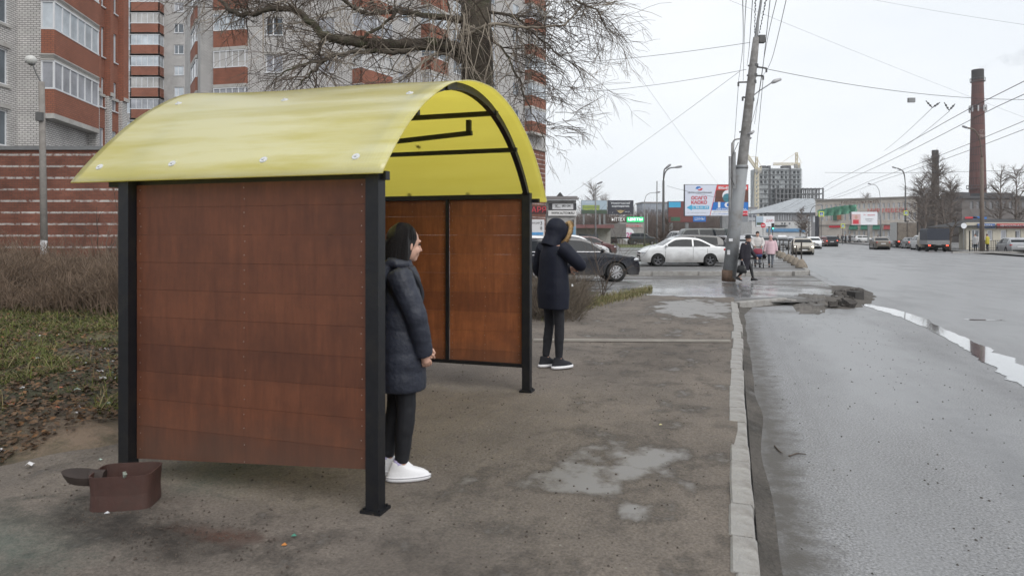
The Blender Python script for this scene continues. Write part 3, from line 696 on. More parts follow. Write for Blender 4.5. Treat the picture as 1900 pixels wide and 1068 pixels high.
# board walls
def board_mat(name, c1, c2, c3, ph):
    m = bpy.data.materials.new(name); m.use_nodes = True; nt = m.node_tree; L = nt.links.new; b = nt.nodes['Principled BSDF']
    uv = nn(nt, 'ShaderNodeUVMap'); sx = nn(nt, 'ShaderNodeSeparateXYZ'); L(uv.outputs[0], sx.inputs[0])
    dv = nn(nt, 'ShaderNodeMath', operation='DIVIDE'); dv.inputs[1].default_value = ph; L(sx.outputs[1], dv.inputs[0])
    fl = nn(nt, 'ShaderNodeMath', operation='FLOOR'); L(dv.outputs[0], fl.inputs[0])
    wn = nn(nt, 'ShaderNodeTexWhiteNoise'); wn.noise_dimensions = '1D'; L(fl.outputs[0], wn.inputs['W'])
    mp = nn(nt, 'ShaderNodeMapping'); mp.inputs['Scale'].default_value = (8, 1.0, 1); L(uv.outputs[0], mp.inputs[0])
    n1 = nn(nt, 'ShaderNodeTexNoise', Scale=2.2, Detail=8.0, Roughness=.7); L(mp.outputs[0], n1.inputs['Vector'])
    n2 = nn(nt, 'ShaderNodeTexNoise', Scale=2.0, Detail=7.0, Roughness=.7); L(uv.outputs[0], n2.inputs['Vector'])
    ad = nn(nt, 'ShaderNodeMath', operation='MULTIPLY_ADD'); ad.inputs[1].default_value = .2; L(wn.outputs['Value'], ad.inputs[0]); L(n1.outputs['Fac'], ad.inputs[2])
    r = nn(nt, 'ShaderNodeValToRGB'); r.color_ramp.elements[0].position = .36; r.color_ramp.elements[1].position = .86
    r.color_ramp.elements[0].color = c1 + (1,); r.color_ramp.elements[1].color = c2 + (1,); L(ad.outputs[0], r.inputs[0])
    r2 = nn(nt, 'ShaderNodeValToRGB'); r2.color_ramp.elements[0].position = .42; r2.color_ramp.elements[1].position = .8; L(n2.outputs['Fac'], r2.inputs[0])
    mm = nn(nt, 'ShaderNodeMixRGB'); mm.inputs[2].default_value = c3 + (1,); L(r2.outputs[0], mm.inputs[0]); L(r.outputs[0], mm.inputs[1])
    mz = nn(nt, 'ShaderNodeMath', operation='MULTIPLY_ADD'); mz.inputs[1].default_value = -.5; L(n2.outputs['Fac'], mz.inputs[0]); L(sx.outputs[1], mz.inputs[2])
    mq = nn(nt, 'ShaderNodeMapRange'); mq.inputs[1].default_value = .28; mq.inputs[2].default_value = -.05; mq.inputs[3].default_value = 0; mq.inputs[4].default_value = .25; L(mz.outputs[0], mq.inputs[0])
    mp2 = nn(nt, 'ShaderNodeMixRGB'); mp2.inputs[2].default_value = (.11, .085, .065, 1); L(mq.outputs[0], mp2.inputs[0]); L(mm.outputs[0], mp2.inputs[1])
    L(mp2.outputs[0], b.inputs['Base Color']); b.inputs['Roughness'].default_value = .62
    bp = nn(nt, 'ShaderNodeBump', Strength=.2, Distance=.006); L(n1.outputs['Fac'], bp.inputs['Height']); L(bp.outputs[0], b.inputs['Normal'])
    return m
bm1 = board_mat('brown stained boards', (.078, .023, .010), (.155, .050, .021), (.055, .017, .008), .178)
bm2 = board_mat('brown stained inner boards', (.125, .037, .014), (.30, .10, .035), (.10, .03, .014), .2)
scr = mat('screw head', (.3, .25, .22), .5, metal=.5)
def boards(s_, ta, tb_, z0a, z0b, z1, ph, m, n=4, name='board_wall', screws=True):
    """boards in the plane s = s_, from t = ta to tb; bottom edge from z0a to z0b"""
    q = MB(); rnd = random.Random(int(s_ * 100)); z = math.floor(min(z0a, z0b) / ph) * ph; first = True
    while z < z1 - .01:
        if first and z0a != z0b: z += ph
        a0, a1 = (z0a if first else max(z, z0a)), min(z + ph - .0014, z1); b0, b1 = (z0b if first else max(z, z0b)), a1; first = False
        d = rnd.uniform(-.0012, .0012)
        if a1 > a0 or b1 > b0:
            a0 = min(a0, a1); b0 = min(b0, b1)
            A = [S(ta, s_ - .009 + d, a0), S(tb_, s_ - .009 + d, b0), S(tb_, s_ - .009 + d, b1), S(ta, s_ - .009 + d, a1)]
            B = [S(ta, s_ + .009 + d, a0), S(tb_, s_ + .009 + d, b0), S(tb_, s_ + .009 + d, b1), S(ta, s_ + .009 + d, a1)]
            q.quad(*A, mi=0); q.quad(*B[::-1], mi=0)
            for k in range(4): q.quad(A[(k + 1) % 4], A[k], B[k], B[(k + 1) % 4], mi=0)
            if screws and a1 - a0 > .1:
                for tt in (ta + .03, (ta + tb_) / 2, tb_ - .03):
                    for zz in (.3, .78):
                        p = S(tt + rnd.uniform(-.006, .006), s_ - .0095 + d, a0 + (a1 - a0) * zz); q.tube([p, p + S(0, -.0018, 0)], .0035, n=8, mi=1)
        z += ph
    return q.build(name, [m, scr], shelter, world=True)
boards(3.49, -3.722, -2.018, .135, .245, 1.925, .178, bm1)
boards(6.67, -3.70, -2.90, .275, .275, 1.97, .2, bm2); boards(6.67, -2.86, -2.06, .275, .275, 1.97, .2, bm2)
q = MB()
for tt in (-3.72, -2.88, -2.035): q.box(S(tt, 6.645, 1.12), (.032, .032, 1.74), rz=-SA)
q.box(S(-2.88, 6.645, 1.995), (1.72, .045, .05), rz=-SA); q.box(S(-2.88, 6.645, .265), (1.72, .04, .035), rz=-SA); q.build('wall_frame', BM, shelter, world=True)
q = MB()
for tt in (-3.72, -2.88, -2.035): q.box(S(tt, 3.53, 1.1), (.032, .032, 1.66), rz=-SA)
q.build('wall_frame', BM, shelter, world=True)
# back wall (away from the street)
q = MB(); z = .28
while z < 1.9:
    q.box(S(-3.79, 5.06, z + .089), (.018, 3.04, .176), rz=-SA); z += .178
q.build('back_wall', bm2, shelter, world=True)
q = MB()
for s_ in (3.56, 4.3, 5.05, 5.8, 6.58): q.box(S(-3.76, s_, 1.1), (.035, .035, 1.7), rz=-SA)
q.box(S(-3.76, 5.07, .27), (.03, 3.0, .035), rz=-SA); q.box(S(-3.76, 5.07, 1.965), (.05, 3.1, .05), rz=-SA); q.build('wall_frame', BM, shelter, world=True)

# ================================================================ RUSTY BIN beside the shelter
rust = mat('rusty sheet metal', (.062, .028, .022), .7, var=.3, scale=5, bump=.25, bscale=18, dirt=(.05, .028, .022), dscale=4)
bc = G(209, 950, 0) + V(0, .14, 0)
binn = thing('waste_bin', 'rusty open topped metal bin standing below the near left post', 'waste bin', bc, R(8))
q = MB(); n = 28; rings = []
for (z, k) in ((0, .98), (.09, .96), (.20, 1.0)):
    rings.append([V(.175 * k * math.copysign(abs(math.cos(a)) ** .35, math.cos(a)), .13 * k * math.copysign(abs(math.sin(a)) ** .4, math.sin(a)), z + (.014 * math.sin(a * 2 + .7) if z > .2 else 0)) for a in [2 * math.pi * j / n for j in range(n)]])
inn_ = [[v * .96 + V(0, 0, v.z * .04) for v in r] for r in rings]
for r0, r1 in zip(rings, rings[1:]):
    for j in range(n): q.quad(r0[j], r0[(j + 1) % n], r1[(j + 1) % n], r1[j])
for r0, r1 in zip(inn_, inn_[1:]):
    for j in range(n): q.quad(r0[j], r1[j], r1[(j + 1) % n], r0[(j + 1) % n])
for j in range(n): q.quad(rings[-1][j], rings[-1][(j + 1) % n], inn_[-1][(j + 1) % n], inn_[-1][j])
q.quad(*[v + V(0, 0, .02) for v in inn_[0]]); q.build('bin_body', rust, binn, uv=False)
q = MB(); q.loft([(-.235, .0, .13, .09, .07), (-.24, .0, .16, .105, .08), (-.245, 0, .178, .11, .085)], n=20); 
for v in q.v: v.z += (-v.x - .18) * .18
q.tube([V(-.12, 0, .17), V(-.20, 0, .178)], .035, n=8); q.build('flap', mat('dark rust', (.035, .024, .02), .7, var=.3), binn, uv=False)
q = MB(); q.tube([V(.04, -.13, .23), V(.045, -.135, .20), V(.05, -.14, .22)], .010, n=6); q.build('hinge_pin', mat('old paint', (.25, .28, .24), .6), binn)
# ================================================================ PEOPLE
def lerp_path(pts, rad, n=10):
    """smooth Catmull path"""
    P_ = [Vector(p) for p in pts]; out, ro_ = [], []
    for i in range(len(P_) - 1):
        p0, p1, p2, p3 = P_[max(0, i - 1)], P_[i], P_[i + 1], P_[min(len(P_) - 1, i + 2)]
        for k in range(n):
            t = k / n; out.append(.5 * ((2 * p1) + (-p0 + p2) * t + (2 * p0 - 5 * p1 + 4 * p2 - p3) * t * t + (-p0 + 3 * p1 - 3 * p2 + p3) * t ** 3)); ro_.append(rad[i] * (1 - t) + rad[i + 1] * t)
    out.append(P_[-1]); ro_.append(rad[-1]); return out, ro_
def hand(q, wrist, d, up, sc=1.0, curl=.6):
    """palm, four fingers and thumb added to a builder; d = pointing direction, up = back-of-hand normal"""
    d = Vector(d).normalized(); up = (Vector(up) - d * Vector(up).dot(d)).normalized(); sd = d.cross(up)
    w0 = Vector(wrist); pc = w0 + d * .045 * sc
    q.tube([w0, w0 + d * .03 * sc, w0 + d * .085 * sc], [.024 * sc, .031 * sc, .030 * sc], n=10)
    for k, (o, L) in enumerate(((-.027, .066), (-.009, .075), (.009, .070), (.026, .055))):
        b0 = w0 + d * .078 * sc + sd * o * sc; p = [b0]; dd = d.copy(); cur = b0
        for j in range(3):
            ax = curl * (j + .4) * .75; dd = (d * math.cos(ax) - up * math.sin(ax)); cur = cur + dd * L * sc / 3; p.append(cur)
        q.tube(p, [.0095 * sc, .009 * sc, .008 * sc, .007 * sc], n=7)
    b0 = w0 + d * .03 * sc - sd * .026 * sc; q.tube([b0, b0 + (d * .6 - sd * .8) * .035 * sc, b0 + (d * .9 - sd * .55 - up * .4) * .062 * sc], [.012 * sc, .0105 * sc, .008 * sc], n=7)
def head(q, c, sc=1.0, turn=0, nod=0):
    """head with cranium, jaw, nose, brow, lips, ears; facing +x"""
    t = MB(); t.ball((-.012, 0, .025), (.098, .076, .098), 14); t.ball((.028, 0, -.035), (.062, .058, .078), 12)
    t.ball((.058, 0, -.088), (.03, .03, .024), 8)
    t.tube([(.082, 0, .015), (.100, 0, -.014), (.112, 0, -.030), (.092, 0, -.040)], [.009, .011, .0125, .009], n=8)
    t.tube([(.074, -.04, .026), (.09, -.02, .030), (.093, 0, .028), (.09, .02, .030), (.074, .04, .026)], .009, n=6)
    t.tube([(.086, -.018, -.060), (.095, 0, -.058), (.086, .018, -.060)], .0068, n=6); t.tube([(.083, -.015, -.071), (.092, 0, -.071), (.083, .015, -.071)], .0075, n=6)
    for s_ in (-1, 1): t.ball((.062, .033 * s_, -.035), (.026, .024, .03), 8); t.ball((-.005, .077 * s_, -.01), (.018, .009, .032), 8)
    m = Matrix.Translation(Vector(c)) @ Matrix.Rotation(turn, 4, 'Z') @ Matrix.Rotation(nod, 4, 'Y') @ Matrix.Scale(sc, 4)
    q.join(t, m); return m
def person(label, loc, rz, H, coat, legc, shoec, coat_z=.6, pose=None, voxel=.012, group=None, hatf=None, hair=None, soles=None, puffs=0, slim=1.0, skirt=1.0, coat_rough=.7, hand_skin=True, hn=None, scarf=None, bulk=1.0):
    k = H / 1.7; T = thing('person', label, 'person', loc, rz, group)
    p = dict(hipL=(0, .085, .90), kneeL=(.015, .09, .49), ankL=(-.01, .095, .09), hipR=(0, -.085, .90), kneeR=(.015, -.09, .49), ankR=(-.01, -.095, .09),
             shL=(-.02, .19, 1.375), elL=(-.02, .235, 1.10), haL=(.07, .21, .86), shR=(-.02, -.19, 1.375), elR=(-.02, -.235, 1.10), haR=(.07, -.21, .86),
             head=(.03, 0, 1.585), turn=0, nod=0, footL=0, footR=0, lean=0)
    if pose: p.update(pose)
    g = {a: (Vector(b) * k if hasattr(b, '__len__') else b) for a, b in p.items()}
    lean = p['lean']
    q = MB()   # the body, one continuous mesh
    for s_ in 'LR':
        q.tube([g['hip' + s_], g['knee' + s_], g['ank' + s_] + V(0, 0, -.03)], [.07 * k, .047 * k, .033 * k], n=12)
        f = g['ank' + s_]; q.tube([f + V(-.03, 0, -.04), f + V(.12, 0, -.055)], [.03, .028], n=8)
        q.tube([g['sh' + s_], g['el' + s_], g['ha' + s_]], [.043 * k, .034 * k, .024 * k], n=10)
        d = g['ha' + s_] - g['el' + s_]; hand(q, g['ha' + s_], d + V(.02, 0, -.03) * k, V(0, 1 if s_ == 'L' else -1, .2), k, .7)
    cl = lambda z: lean * (z - .9) * k
    q.loft([(cl(.85), 0, .85 * k, .09 * k, .13 * k), (cl(1.0), 0, 1.0 * k, .10 * k, .145 * k), (cl(1.12), 0, 1.12 * k, .095 * k, .13 * k), (cl(1.3), 0, 1.30 * k, .11 * k, .16 * k), (cl(1.4), 0, 1.40 * k, .085 * k, .17 * k), (cl(1.44), 0, 1.44 * k, .06 * k, .08 * k)], n=20)
    q.tube([V(cl(1.42) - .01, 0, 1.40 * k), g['head'] + V(-.02, 0, -.05)], [.055 * k, .052 * k], n=12)
    head(q, g['head'], k, p['turn'], p['nod'])
    body = remesh(q, 'body', M['skin'], T, voxel * .6, 2)
    # trousers
    q = MB()
    for s_ in 'LR':
        h_, kn, an = g['hip' + s_], g['knee' + s_], g['ank' + s_]
        pts, rr = lerp_path([h_, h_.lerp(kn, .5), kn, kn.lerp(an, .4), an + V(0, 0, .03)], [.095 * k * slim, .08 * k * slim, .062 * k * slim, .062 * k * slim, .044 * k * slim], 5); q.tube(pts, rr, n=14)
    q.loft([(0, 0, .8 * k, .08 * k, .13 * k), (0, 0, .95 * k, .11 * k, .16 * k), (0, 0, 1.02 * k, .10 * k, .14 * k)], n=18)
    remesh(q, 'trousers', legc, T, voxel, 3, disp=.004 if voxel < .013 else 0, dscale=.05)
    for s_ in 'LR':
        f = g['ank' + s_]; q = MB(); a = p['foot' + s_]; mt = Matrix.Translation(f) @ Matrix.Rotation(a, 4, 'Y') @ Matrix.Scale(k, 4)
        t = MB(); t.loft([(.045, 0, -.088, .135, .046), (.046, 0, -.07, .142, .050), (.044, 0, -.045, .138, .047), (.030, 0, -.022, .115, .043), (.0, 0, .0, .078, .04), (-.014, 0, .02, .056, .038), (-.016, 0, .035, .052, .037)], n=20); t.tube([(.0, 0, .01), (.035, 0, .012), (.06, 0, -.01)], [.03, .026, .02], n=8)
        q.join(t, mt); sh = remesh(q, 'shoe', shoec, T, max(.008, voxel * .7), 2)
        if soles:
            t = MB(); t.loft([(.045, 0, -.092, .135, .046), (.046, 0, -.084, .150, .055), (.046, 0, -.060, .149, .054), (.046, 0, -.055, .12, .04)], n=24); q = MB(); q.join(t, mt); q.build('sole', soles, sh, smooth=True)
    # coat
    q = MB(); z0 = coat_z; rings = []; n = 34
    for i in range(n + 1):
        f = i / n; z = z0 + (1.42 - z0) * f
        hipk = max(0, 1 - abs(z - .88) / .5); ry = .165 + .03 * hipk; rx = .115 + .03 * hipk
        if z < .9: ry += .02 * skirt * (.9 - z); rx += .06 * skirt * (.9 - z)
        if z > 1.28: e = (z - 1.28) / .14; ry = ry * (1 - .22 * e * e) ; rx *= (1 - .25 * e * e)
        pf = (1 + .045 * (abs(math.sin(math.pi * (z - z0) / puffs)) ** .6 - .6)) if puffs else 1
        rings.append(((cl(z)), 0, z * k, rx * k * pf * bulk, ry * k * pf * bulk))
    q.loft(rings, n=28, pw=2.2)
    q.loft([(cl(1.4), 0, 1.40 * k, .09 * k, .12 * k), (cl(1.46) + .0, 0, 1.47 * k, .07 * k, .075 * k)], n=18)
    for s_ in 'LR':
        sh, el, ha = g['sh' + s_], g['el' + s_], g['ha' + s_]
        pts, rr = lerp_path([sh * .9 + V(0, 0, .1 * sh.z), sh.lerp(el, .15), el, ha + (ha - el).normalized() * .035 * k], [.078 * k, .078 * k, .066 * k, .052 * k], 12)
        if puffs: rr = [r * (1 + .07 * (abs(math.sin(math.pi * i / 5.2)) ** .6 - .6)) for i, r in enumerate(rr)]
        rr = [r * (1 + (bulk - 1) * .8) for r in rr]
        q.tube(pts, rr, n=16)
    ct = remesh(q, 'coat', coat, T, voxel, 3, disp=.004 if voxel < .013 else 0, dscale=.12)
    return T, body, ct, g, k
navy = mat('dark quilted nylon', (.022, .026, .040), .55, var=.2, bump=.5, bscale=22, spec=.4)
blk = mat('black cloth', (.010, .011, .016), .8, var=.2, bump=.2, bscale=60)
blk2 = mat('black leggings', (.008, .009, .013), .75, var=.2)
whs = mat('white shoe leather', (.72, .72, .74), .5, var=.06, bump=.1)
hairm = mat('black hair', (.006, .006, .007), .55, var=.3, scale=30, bump=.12, bscale=45)
eyem = mat('dark eye', (.01, .008, .008), .2)
# --- woman waiting inside the shelter
wl = G(748, 880); wl = V(-.735, 4.50, 0)
pose = dict(shR=(-.02, -.185, 1.36), elR=(.085, -.225, 1.10), haR=(.135, -.175, .875), shL=(-.02, .185, 1.36), elL=(.02, .22, 1.09), haL=(.16, .16, .88), head=(.035, 0, 1.565), turn=R(22), nod=R(5), footR=0,
            hipR=(0, -.08, .9), kneeR=(.03, -.075, .48), ankR=(.0, -.06, .09), ankL=(-.09, .08, .09), kneeL=(-.03, .085, .48))
T, body, ct, g, k = person('black haired woman in a dark padded coat and white trainers under the yellow roof', wl, R(12), 1.67, navy, blk2, whs, coat_z=.60, pose=pose, voxel=.0085, puffs=.135, soles=whs, skirt=1.2, bulk=1.13)
hm = Matrix.Translation(g['head']) @ Matrix.Rotation(R(22), 4, 'Z') @ Matrix.Rotation(R(5), 4, 'Y') @ Matrix.Scale(k, 4)
q = MB(); t = MB()
t.ball((-.036, 0, .036), (.108, .093, .106), 16); t.loft([(-.075, 0, -.23, .045, .10), (-.06, 0, -.14, .066, .102), (-.048, 0, -.05, .08, .097), (-.04, 0, .04, .09, .094)], n=20)
rh = random.Random(5)
for i in range(60):
    a = rh.uniform(-1.35, 1.35); cx, cy = -.018 - .098 * math.cos(a), .096 * math.sin(a); L = -.25 + rh.uniform(-.05, .03)
    pts, rr = lerp_path([(cx * .6, cy * .6, .105), (cx * 1.02, cy * 1.0, .03), (cx * 1.12 + rh.uniform(-.01, .01), cy * 1.10, -.09), (cx * 1.15 + rh.uniform(-.02, .02), cy * 1.08 + rh.uniform(-.02, .02), L)], [.007, .008, .008, .003], 5); t.tube(pts, rr, n=5)
for i in range(22):
    a = -1.25 + 2.5 * i / 21; cx, cy = -.022 - .092 * math.cos(a), .088 * math.sin(a)
    if abs(a) > 1.0: cx += .015
    L = -.20 - .03 * math.cos(i * 2.1)
    pts, rr = lerp_path([(cx * .7, cy * .7, .09), (cx, cy, .0), (cx * 1.1 - .01, cy * 1.08, -.10), (cx * 1.2 - .015, cy * 1.05, L)], [.022, .022, .02, .008], 6); t.tube(pts, rr, n=8)
q.join(t, hm); remesh(q, 'hair', hairm, T, .0045, 2)
q = MB(); t = MB(); rh = random.Random(8)
for i in range(420):
    a = rh.uniform(-1.5, 1.5) if i > 120 else rh.uniform(-2.3, 2.3); cx, cy = -.030 - .105 * math.cos(a), .100 * math.sin(a); L = (-.24 + rh.uniform(-.07, .03)) if abs(a) < 1.5 else .02
    if abs(a) >= 1.5: cx = -.036 - .11 * math.cos(a); cy = .094 * math.sin(a)
    j = rh.uniform(-.006, .008); pts, rr = lerp_path([(cx * .35 - .02, cy * .4, .142), (cx * .85, cy * .85, .10), (cx * (1.03 + j), cy * (1.03 + j), .03)] + ([(cx * 1.13 + rh.uniform(-.012, .012), cy * 1.12, -.09), (cx * 1.15 + rh.uniform(-.025, .025), cy * 1.08 + rh.uniform(-.02, .02), L)] if abs(a) < 1.5 else []), [.0022] * (5 if abs(a) < 1.5 else 3), 5); t.tube(pts, rr, n=3, cap=False)
q.join(t, hm); q.build('hair_strands', mat('hair strand', (.012, .010, .010), .45, var=.5, scale=60), T, uv=False)
for s_ in 'LR':
    f = g['ank' + s_]; q = MB()
    for j_ in range(4): x_ = .045 + .022 * j_; q.tube([f + V(x_, -.028, -.020 - .011 * j_), f + V(x_ + .004, 0, -.004 - .011 * j_), f + V(x_, .028, -.020 - .011 * j_)], .005, n=5)
    q.build('laces', mat('pale grey lace', (.45, .45, .48), .8), T)
    q = MB(); q.loft([(f.x + .046, f.y, f.z - .066, .150, .0555), (f.x + .046, f.y, f.z - .061, .150, .0555)], n=24); q.build('sole_line', mat('grey rubber line', (.3, .3, .32), .7), T)
for s_ in (-1, 1):
    q = MB(); t = MB(); t.ball((.082, .031 * s_, .006), (.011, .010, .006), 8); q.join(t, hm); q.build('eye', eyem, T, smooth=True)
q = MB(); q.loft([(-.10, 0, 1.30 * k, .05, .10), (-.125, 0, 1.36 * k, .075, .15), (-.11, 0, 1.42 * k, .075, .14), (-.085, 0, 1.46 * k, .05, .11)], n=20); q.tube([(.04, -.1, 1.43 * k), (-.04, -.13, 1.44 * k), (-.09, -.1, 1.45 * k)], .035, n=10); q.tube([(.04, .1, 1.43 * k), (-.04, .13, 1.44 * k), (-.09, .1, 1.45 * k)], .035, n=10)
remesh(q, 'hood', navy, T, .01, 5, disp=.006, dscale=.05)
for s_ in (-1, 1):
    f = g['ankR' if s_ < 0 else 'ankL']; q = MB(); q.tube([f + V(-.02, 0, -.01), f + V(-.012, 0, .045)], [.036, .039], n=14); q.build('sock', mat('lilac sock', (.42, .38, .58), .9), T, smooth=True)
bp_ = thing('backpack', 'small black backpack on the back of the woman in the shelter', 'backpack', wl, R(12))
q = MB(); q.loft([(-.215, 0, .93, .06, .12), (-.225, 0, 1.0, .075, .135), (-.225, 0, 1.2, .07, .135), (-.21, 0, 1.30, .045, .10)], n=20, pw=3); remesh(q, 'pack', blk, bp_, .01, 4)
for s_ in (-1, 1):
    q = MB(); pts, rr = lerp_path([(-.18, .10 * s_, 1.27), (-.07, .125 * s_, 1.445), (.085, .135 * s_, 1.33), (.125, .15 * s_, 1.18), (.0, .17 * s_, 1.05), (-.2, .13 * s_, 1.0)], [.013] * 6, 6); q.tube(pts, rr, n=6); q.build('strap', blk, bp_, smooth=True)
# --- hooded man by the far post
ml = V(.50, 8.22, 0)
dkp = mat('black parka', (.008, .010, .020), .65, var=.15, bump=.3, bscale=14, spec=.25)
pose = dict(shR=(0, -.20, 1.40), elR=(.21, -.25, 1.20), haR=(.31, -.03, 1.24), shL=(-.02, .20, 1.40), elL=(.0, .30, 1.10), haL=(.25, .08, 1.14), head=(.06, 0, 1.585), turn=R(0), nod=R(14),
            ankR=(.03, -.075, .09), ankL=(-.05, .09, .09), kneeR=(.03, -.085, .49), kneeL=(.0, .09, .49))
T, body, ct, g, k = person('man in a black hooded parka and slim trousers standing beyond the shelter post', ml, R(28), 1.76, dkp, blk, blk, coat_z=.69, pose=pose, voxel=.009, soles=whs, skirt=.2, slim=.92, bulk=1.16)
hm = Matrix.Translation(g['head']) @ Matrix.Rotation(R(14), 4, 'Y') @ Matrix.Scale(k, 4)
q = MB(); t = MB()
t.ball((-.03, 0, .03), (.125, .118, .128), 14); t.ball((.03, 0, .01), (.09, .108, .12), 12)
t.tube([(-.03, 0, 0), (-.045, 0, -.09), (-.06, 0, -.20)], [.118, .105, .12], n=16); q.join(t, hm); remesh(q, 'hood', dkp, T, .01, 4, disp=.006, dscale=.08)
q = MB(); t = MB(); rnd = random.Random(3)
ring = [V(.105 + .02 * math.cos(a), .098 * math.sin(a), .005 + .128 * math.cos(a)) for a in [2 * math.pi * i / 30 for i in range(31)]]
t.tube(ring, .027, n=10)
for i in range(2600):
    a = rnd.uniform(0, 2 * math.pi); c = V(.105 + .02 * math.cos(a), .098 * math.sin(a), .005 + .128 * math.cos(a)); d = V(rnd.uniform(-.2, 1), rnd.uniform(-.4, .4) + math.sin(a) * .8, rnd.uniform(-.4, .4) + math.cos(a) * .8).normalized()
    L = rnd.uniform(.028, .05); e = d.cross(V(.3, .5, .7)).normalized() * .0022; t.add([c - e, c + e, c + d * L], [(0, 1, 2)])
q.join(t, hm); q.build('fur_trim', mat('tan fur', (.34, .22, .10), .95, var=.5, scale=40), T, uv=False)
q = MB(); q.tube([V(.13, -.2, .98) * k, V(.132, -.202, .955) * k], .012, n=8); q.build('toggle', M['white'], T)

# --- three walkers further off
hatm = mat('black hat', (.008, .008, .01), .8); leather = mat('black leather', (.012, .012, .013), .35)
dcoat = mat('dark wool coat', (.016, .014, .022), .85, var=.15); wcoat = mat('cream padded jacket', (.50, .48, .47), .6, var=.06); pcoat = mat('pale pink padded jacket', (.62, .44, .48), .6, var=.05)
greyp = mat('grey trousers', (.10, .11, .13), .8)
pl = G(1384, 521)
pose = dict(hipL=(0, .07, .9), kneeL=(.16, .07, .52), ankL=(.24, .07, .10), hipR=(0, -.07, .9), kneeR=(.0, -.07, .50), ankR=(-.26, -.07, .13), footR=.35, footL=-.15, elR=(-.08, -.25, 1.1), haR=(-.08, -.22, .86), elL=(.12, .27, 1.10), haL=(.28, .3, .9), lean=.1, head=(.09, 0, 1.565), nod=R(10))
T, body, ct, g, k = person('woman in a long dark coat and black hat striding past the leaning pole', pl, R(-38), 1.58, dcoat, leather, leather, coat_z=.40, pose=pose, voxel=.018, skirt=.9, bulk=1.14)
q = MB(); hc = g['head']; q.lathe(hc + V(-.01, 0, 0), [(.125, .035), (.13, .05), (.095, .06), (.092, .13), (.07, .155), (0.001, .16)], n=20); q.build('hat', hatm, T, smooth=True)
q = MB(); q.tube([g['head'] + V(-.02, 0, -.13), g['head'] + V(-.02, 0, -.08)], [.10, .075], n=14); q.build('scarf', dcoat, T, smooth=True)
hb = wmat(T) @ (g['haR'] + V(0, 0, -.1)); hbt = thing('handbag', 'black shopping bag hanging from the hand of the woman in the long coat', 'bag', V(hb.x, hb.y, hb.z - .42), R(-38))
q = MB(); q.loft([(0, 0, 0, .16, .07), (0, 0, .05, .18, .09), (0, 0, .22, .15, .07), (0, 0, .27, .11, .03)], n=18); q.build('bag_body', leather, hbt, smooth=True)
q = MB(); q.tube([V(-.09, 0, .26), V(-.05, 0, .40), V(0, 0, .43), V(.05, 0, .40), V(.09, 0, .26)], .012, n=6); q.build('handle', mat('grey strap', (.25, .25, .27), .6), hbt)
# pusher with stroller
pl = G(1407, 497, .02); pl.z = .02
back = math.atan2(-pl.y, -pl.x)
pose = dict(elR=(.10, -.26, 1.16), haR=(.30, -.17, 1.02), elL=(.10, .26, 1.16), haL=(.30, .17, 1.02), ankL=(.1, .09, .09), ankR=(-.12, -.09, .1))
T, body, ct, g, k = person('person in a cream padded jacket and black hat pushing a stroller', pl + V(.25, .8, 0), back + R(6), 1.74, wcoat, greyp, blk, coat_z=.78, pose=pose, voxel=.018, puffs=.14, bulk=1.15)
q = MB(); q.ball(g['head'] + V(-.01, 0, .06), (.10, .09, .085), 12); q.build('hat', hatm, T, smooth=True)
sp = pl + V(.02, .12, 0); ST = thing('stroller', 'dark baby stroller with red and blue pads pushed toward the camera', 'stroller', sp, back)
q = MB(); q.loft([(.05, 0, .42, .16, .17), (.02, 0, .60, .20, .20), (-.04, 0, .72, .20, .21), (-.08, 0, .80, .13, .18)], n=18); q.build('seat', mat('dark pram cloth', (.015, .016, .02), .8), ST, smooth=True)
q = MB(); q.loft([(.10, 0, .62, .17, .20), (.12, 0, .74, .17, .215), (.04, 0, .88, .17, .21), (0, 0, .93, .09, .15)], n=18); q.build('hood', mat('red pram cloth', (.20, .03, .05), .8), ST, smooth=True)
q = MB(); q.loft([(.18, 0, .52, .10, .19), (.20, 0, .62, .10, .20), (.17, 0, .70, .08, .17)], n=16); q.build('foot_muff', mat('blue pram cloth', (.02, .04, .12), .8), ST, smooth=True)
q = MB()
for s_ in (-1, 1): q.tube([V(.35, .24 * s_, .12), V(-.25, .20 * s_, .75), V(-.38, .19 * s_, 1.02)], .014, n=6); q.tube([V(-.3, .25 * s_, .12), V(.1, .2 * s_, .6)], .014, n=6)
q.tube([V(-.38, .19, 1.02), V(-.38, -.19, 1.02)], .016, n=6); q.box((.02, 0, .22), (.4, .36, .06)); q.build('frame', mat('pram frame', (.03, .03, .03), .5), ST)
for x_ in (.33, -.3):
    for s_ in (-1, 1): q = MB(); q.lathe((x_, .25 * s_, .12), [(.04, -.02), (.1, -.022), (.12, -.01), (.12, .01), (.1, .022), (.04, .02)], axis='Y', n=18); q.build('wheel', M['tyre'], ST, smooth=True)
pl = G(1430, 496, .02); pl.z = .02
pose = dict(elR=(0, -.27, 1.1), haR=(.03, -.32, .88), elL=(0, .27, 1.1), haL=(.03, .30, .90), ankL=(.1, .07, .09), ankR=(-.14, -.07, .1))
T, body, ct, g, k = person('woman in a pale pink padded jacket and pink hat walking beside the stroller', pl, back, 1.56, pcoat, greyp, leather, coat_z=.70, pose=pose, voxel=.018, puffs=.15, bulk=1.2)
q = MB(); q.ball(g['head'] + V(-.01, 0, .045), (.105, .095, .095), 12); q.build('hat', mat('pink knitted hat', (.55, .36, .36), .9), T, smooth=True)
q = MB(); q.tube([g['head'] + V(-.01, 0, -.14), g['head'] + V(0, 0, -.08)], [.10, .085], n=14); q.build('scarf', mat('pink scarf', (.45, .27, .28), .9), T, smooth=True)
for s_ in 'LR': q = MB(); d = (g['ha' + s_] - g['el' + s_]).normalized(); hand(q, g['ha' + s_], d, V(0, 1, 0), 1.15, .8); remesh(q, 'glove', blk, T, .012, 1)
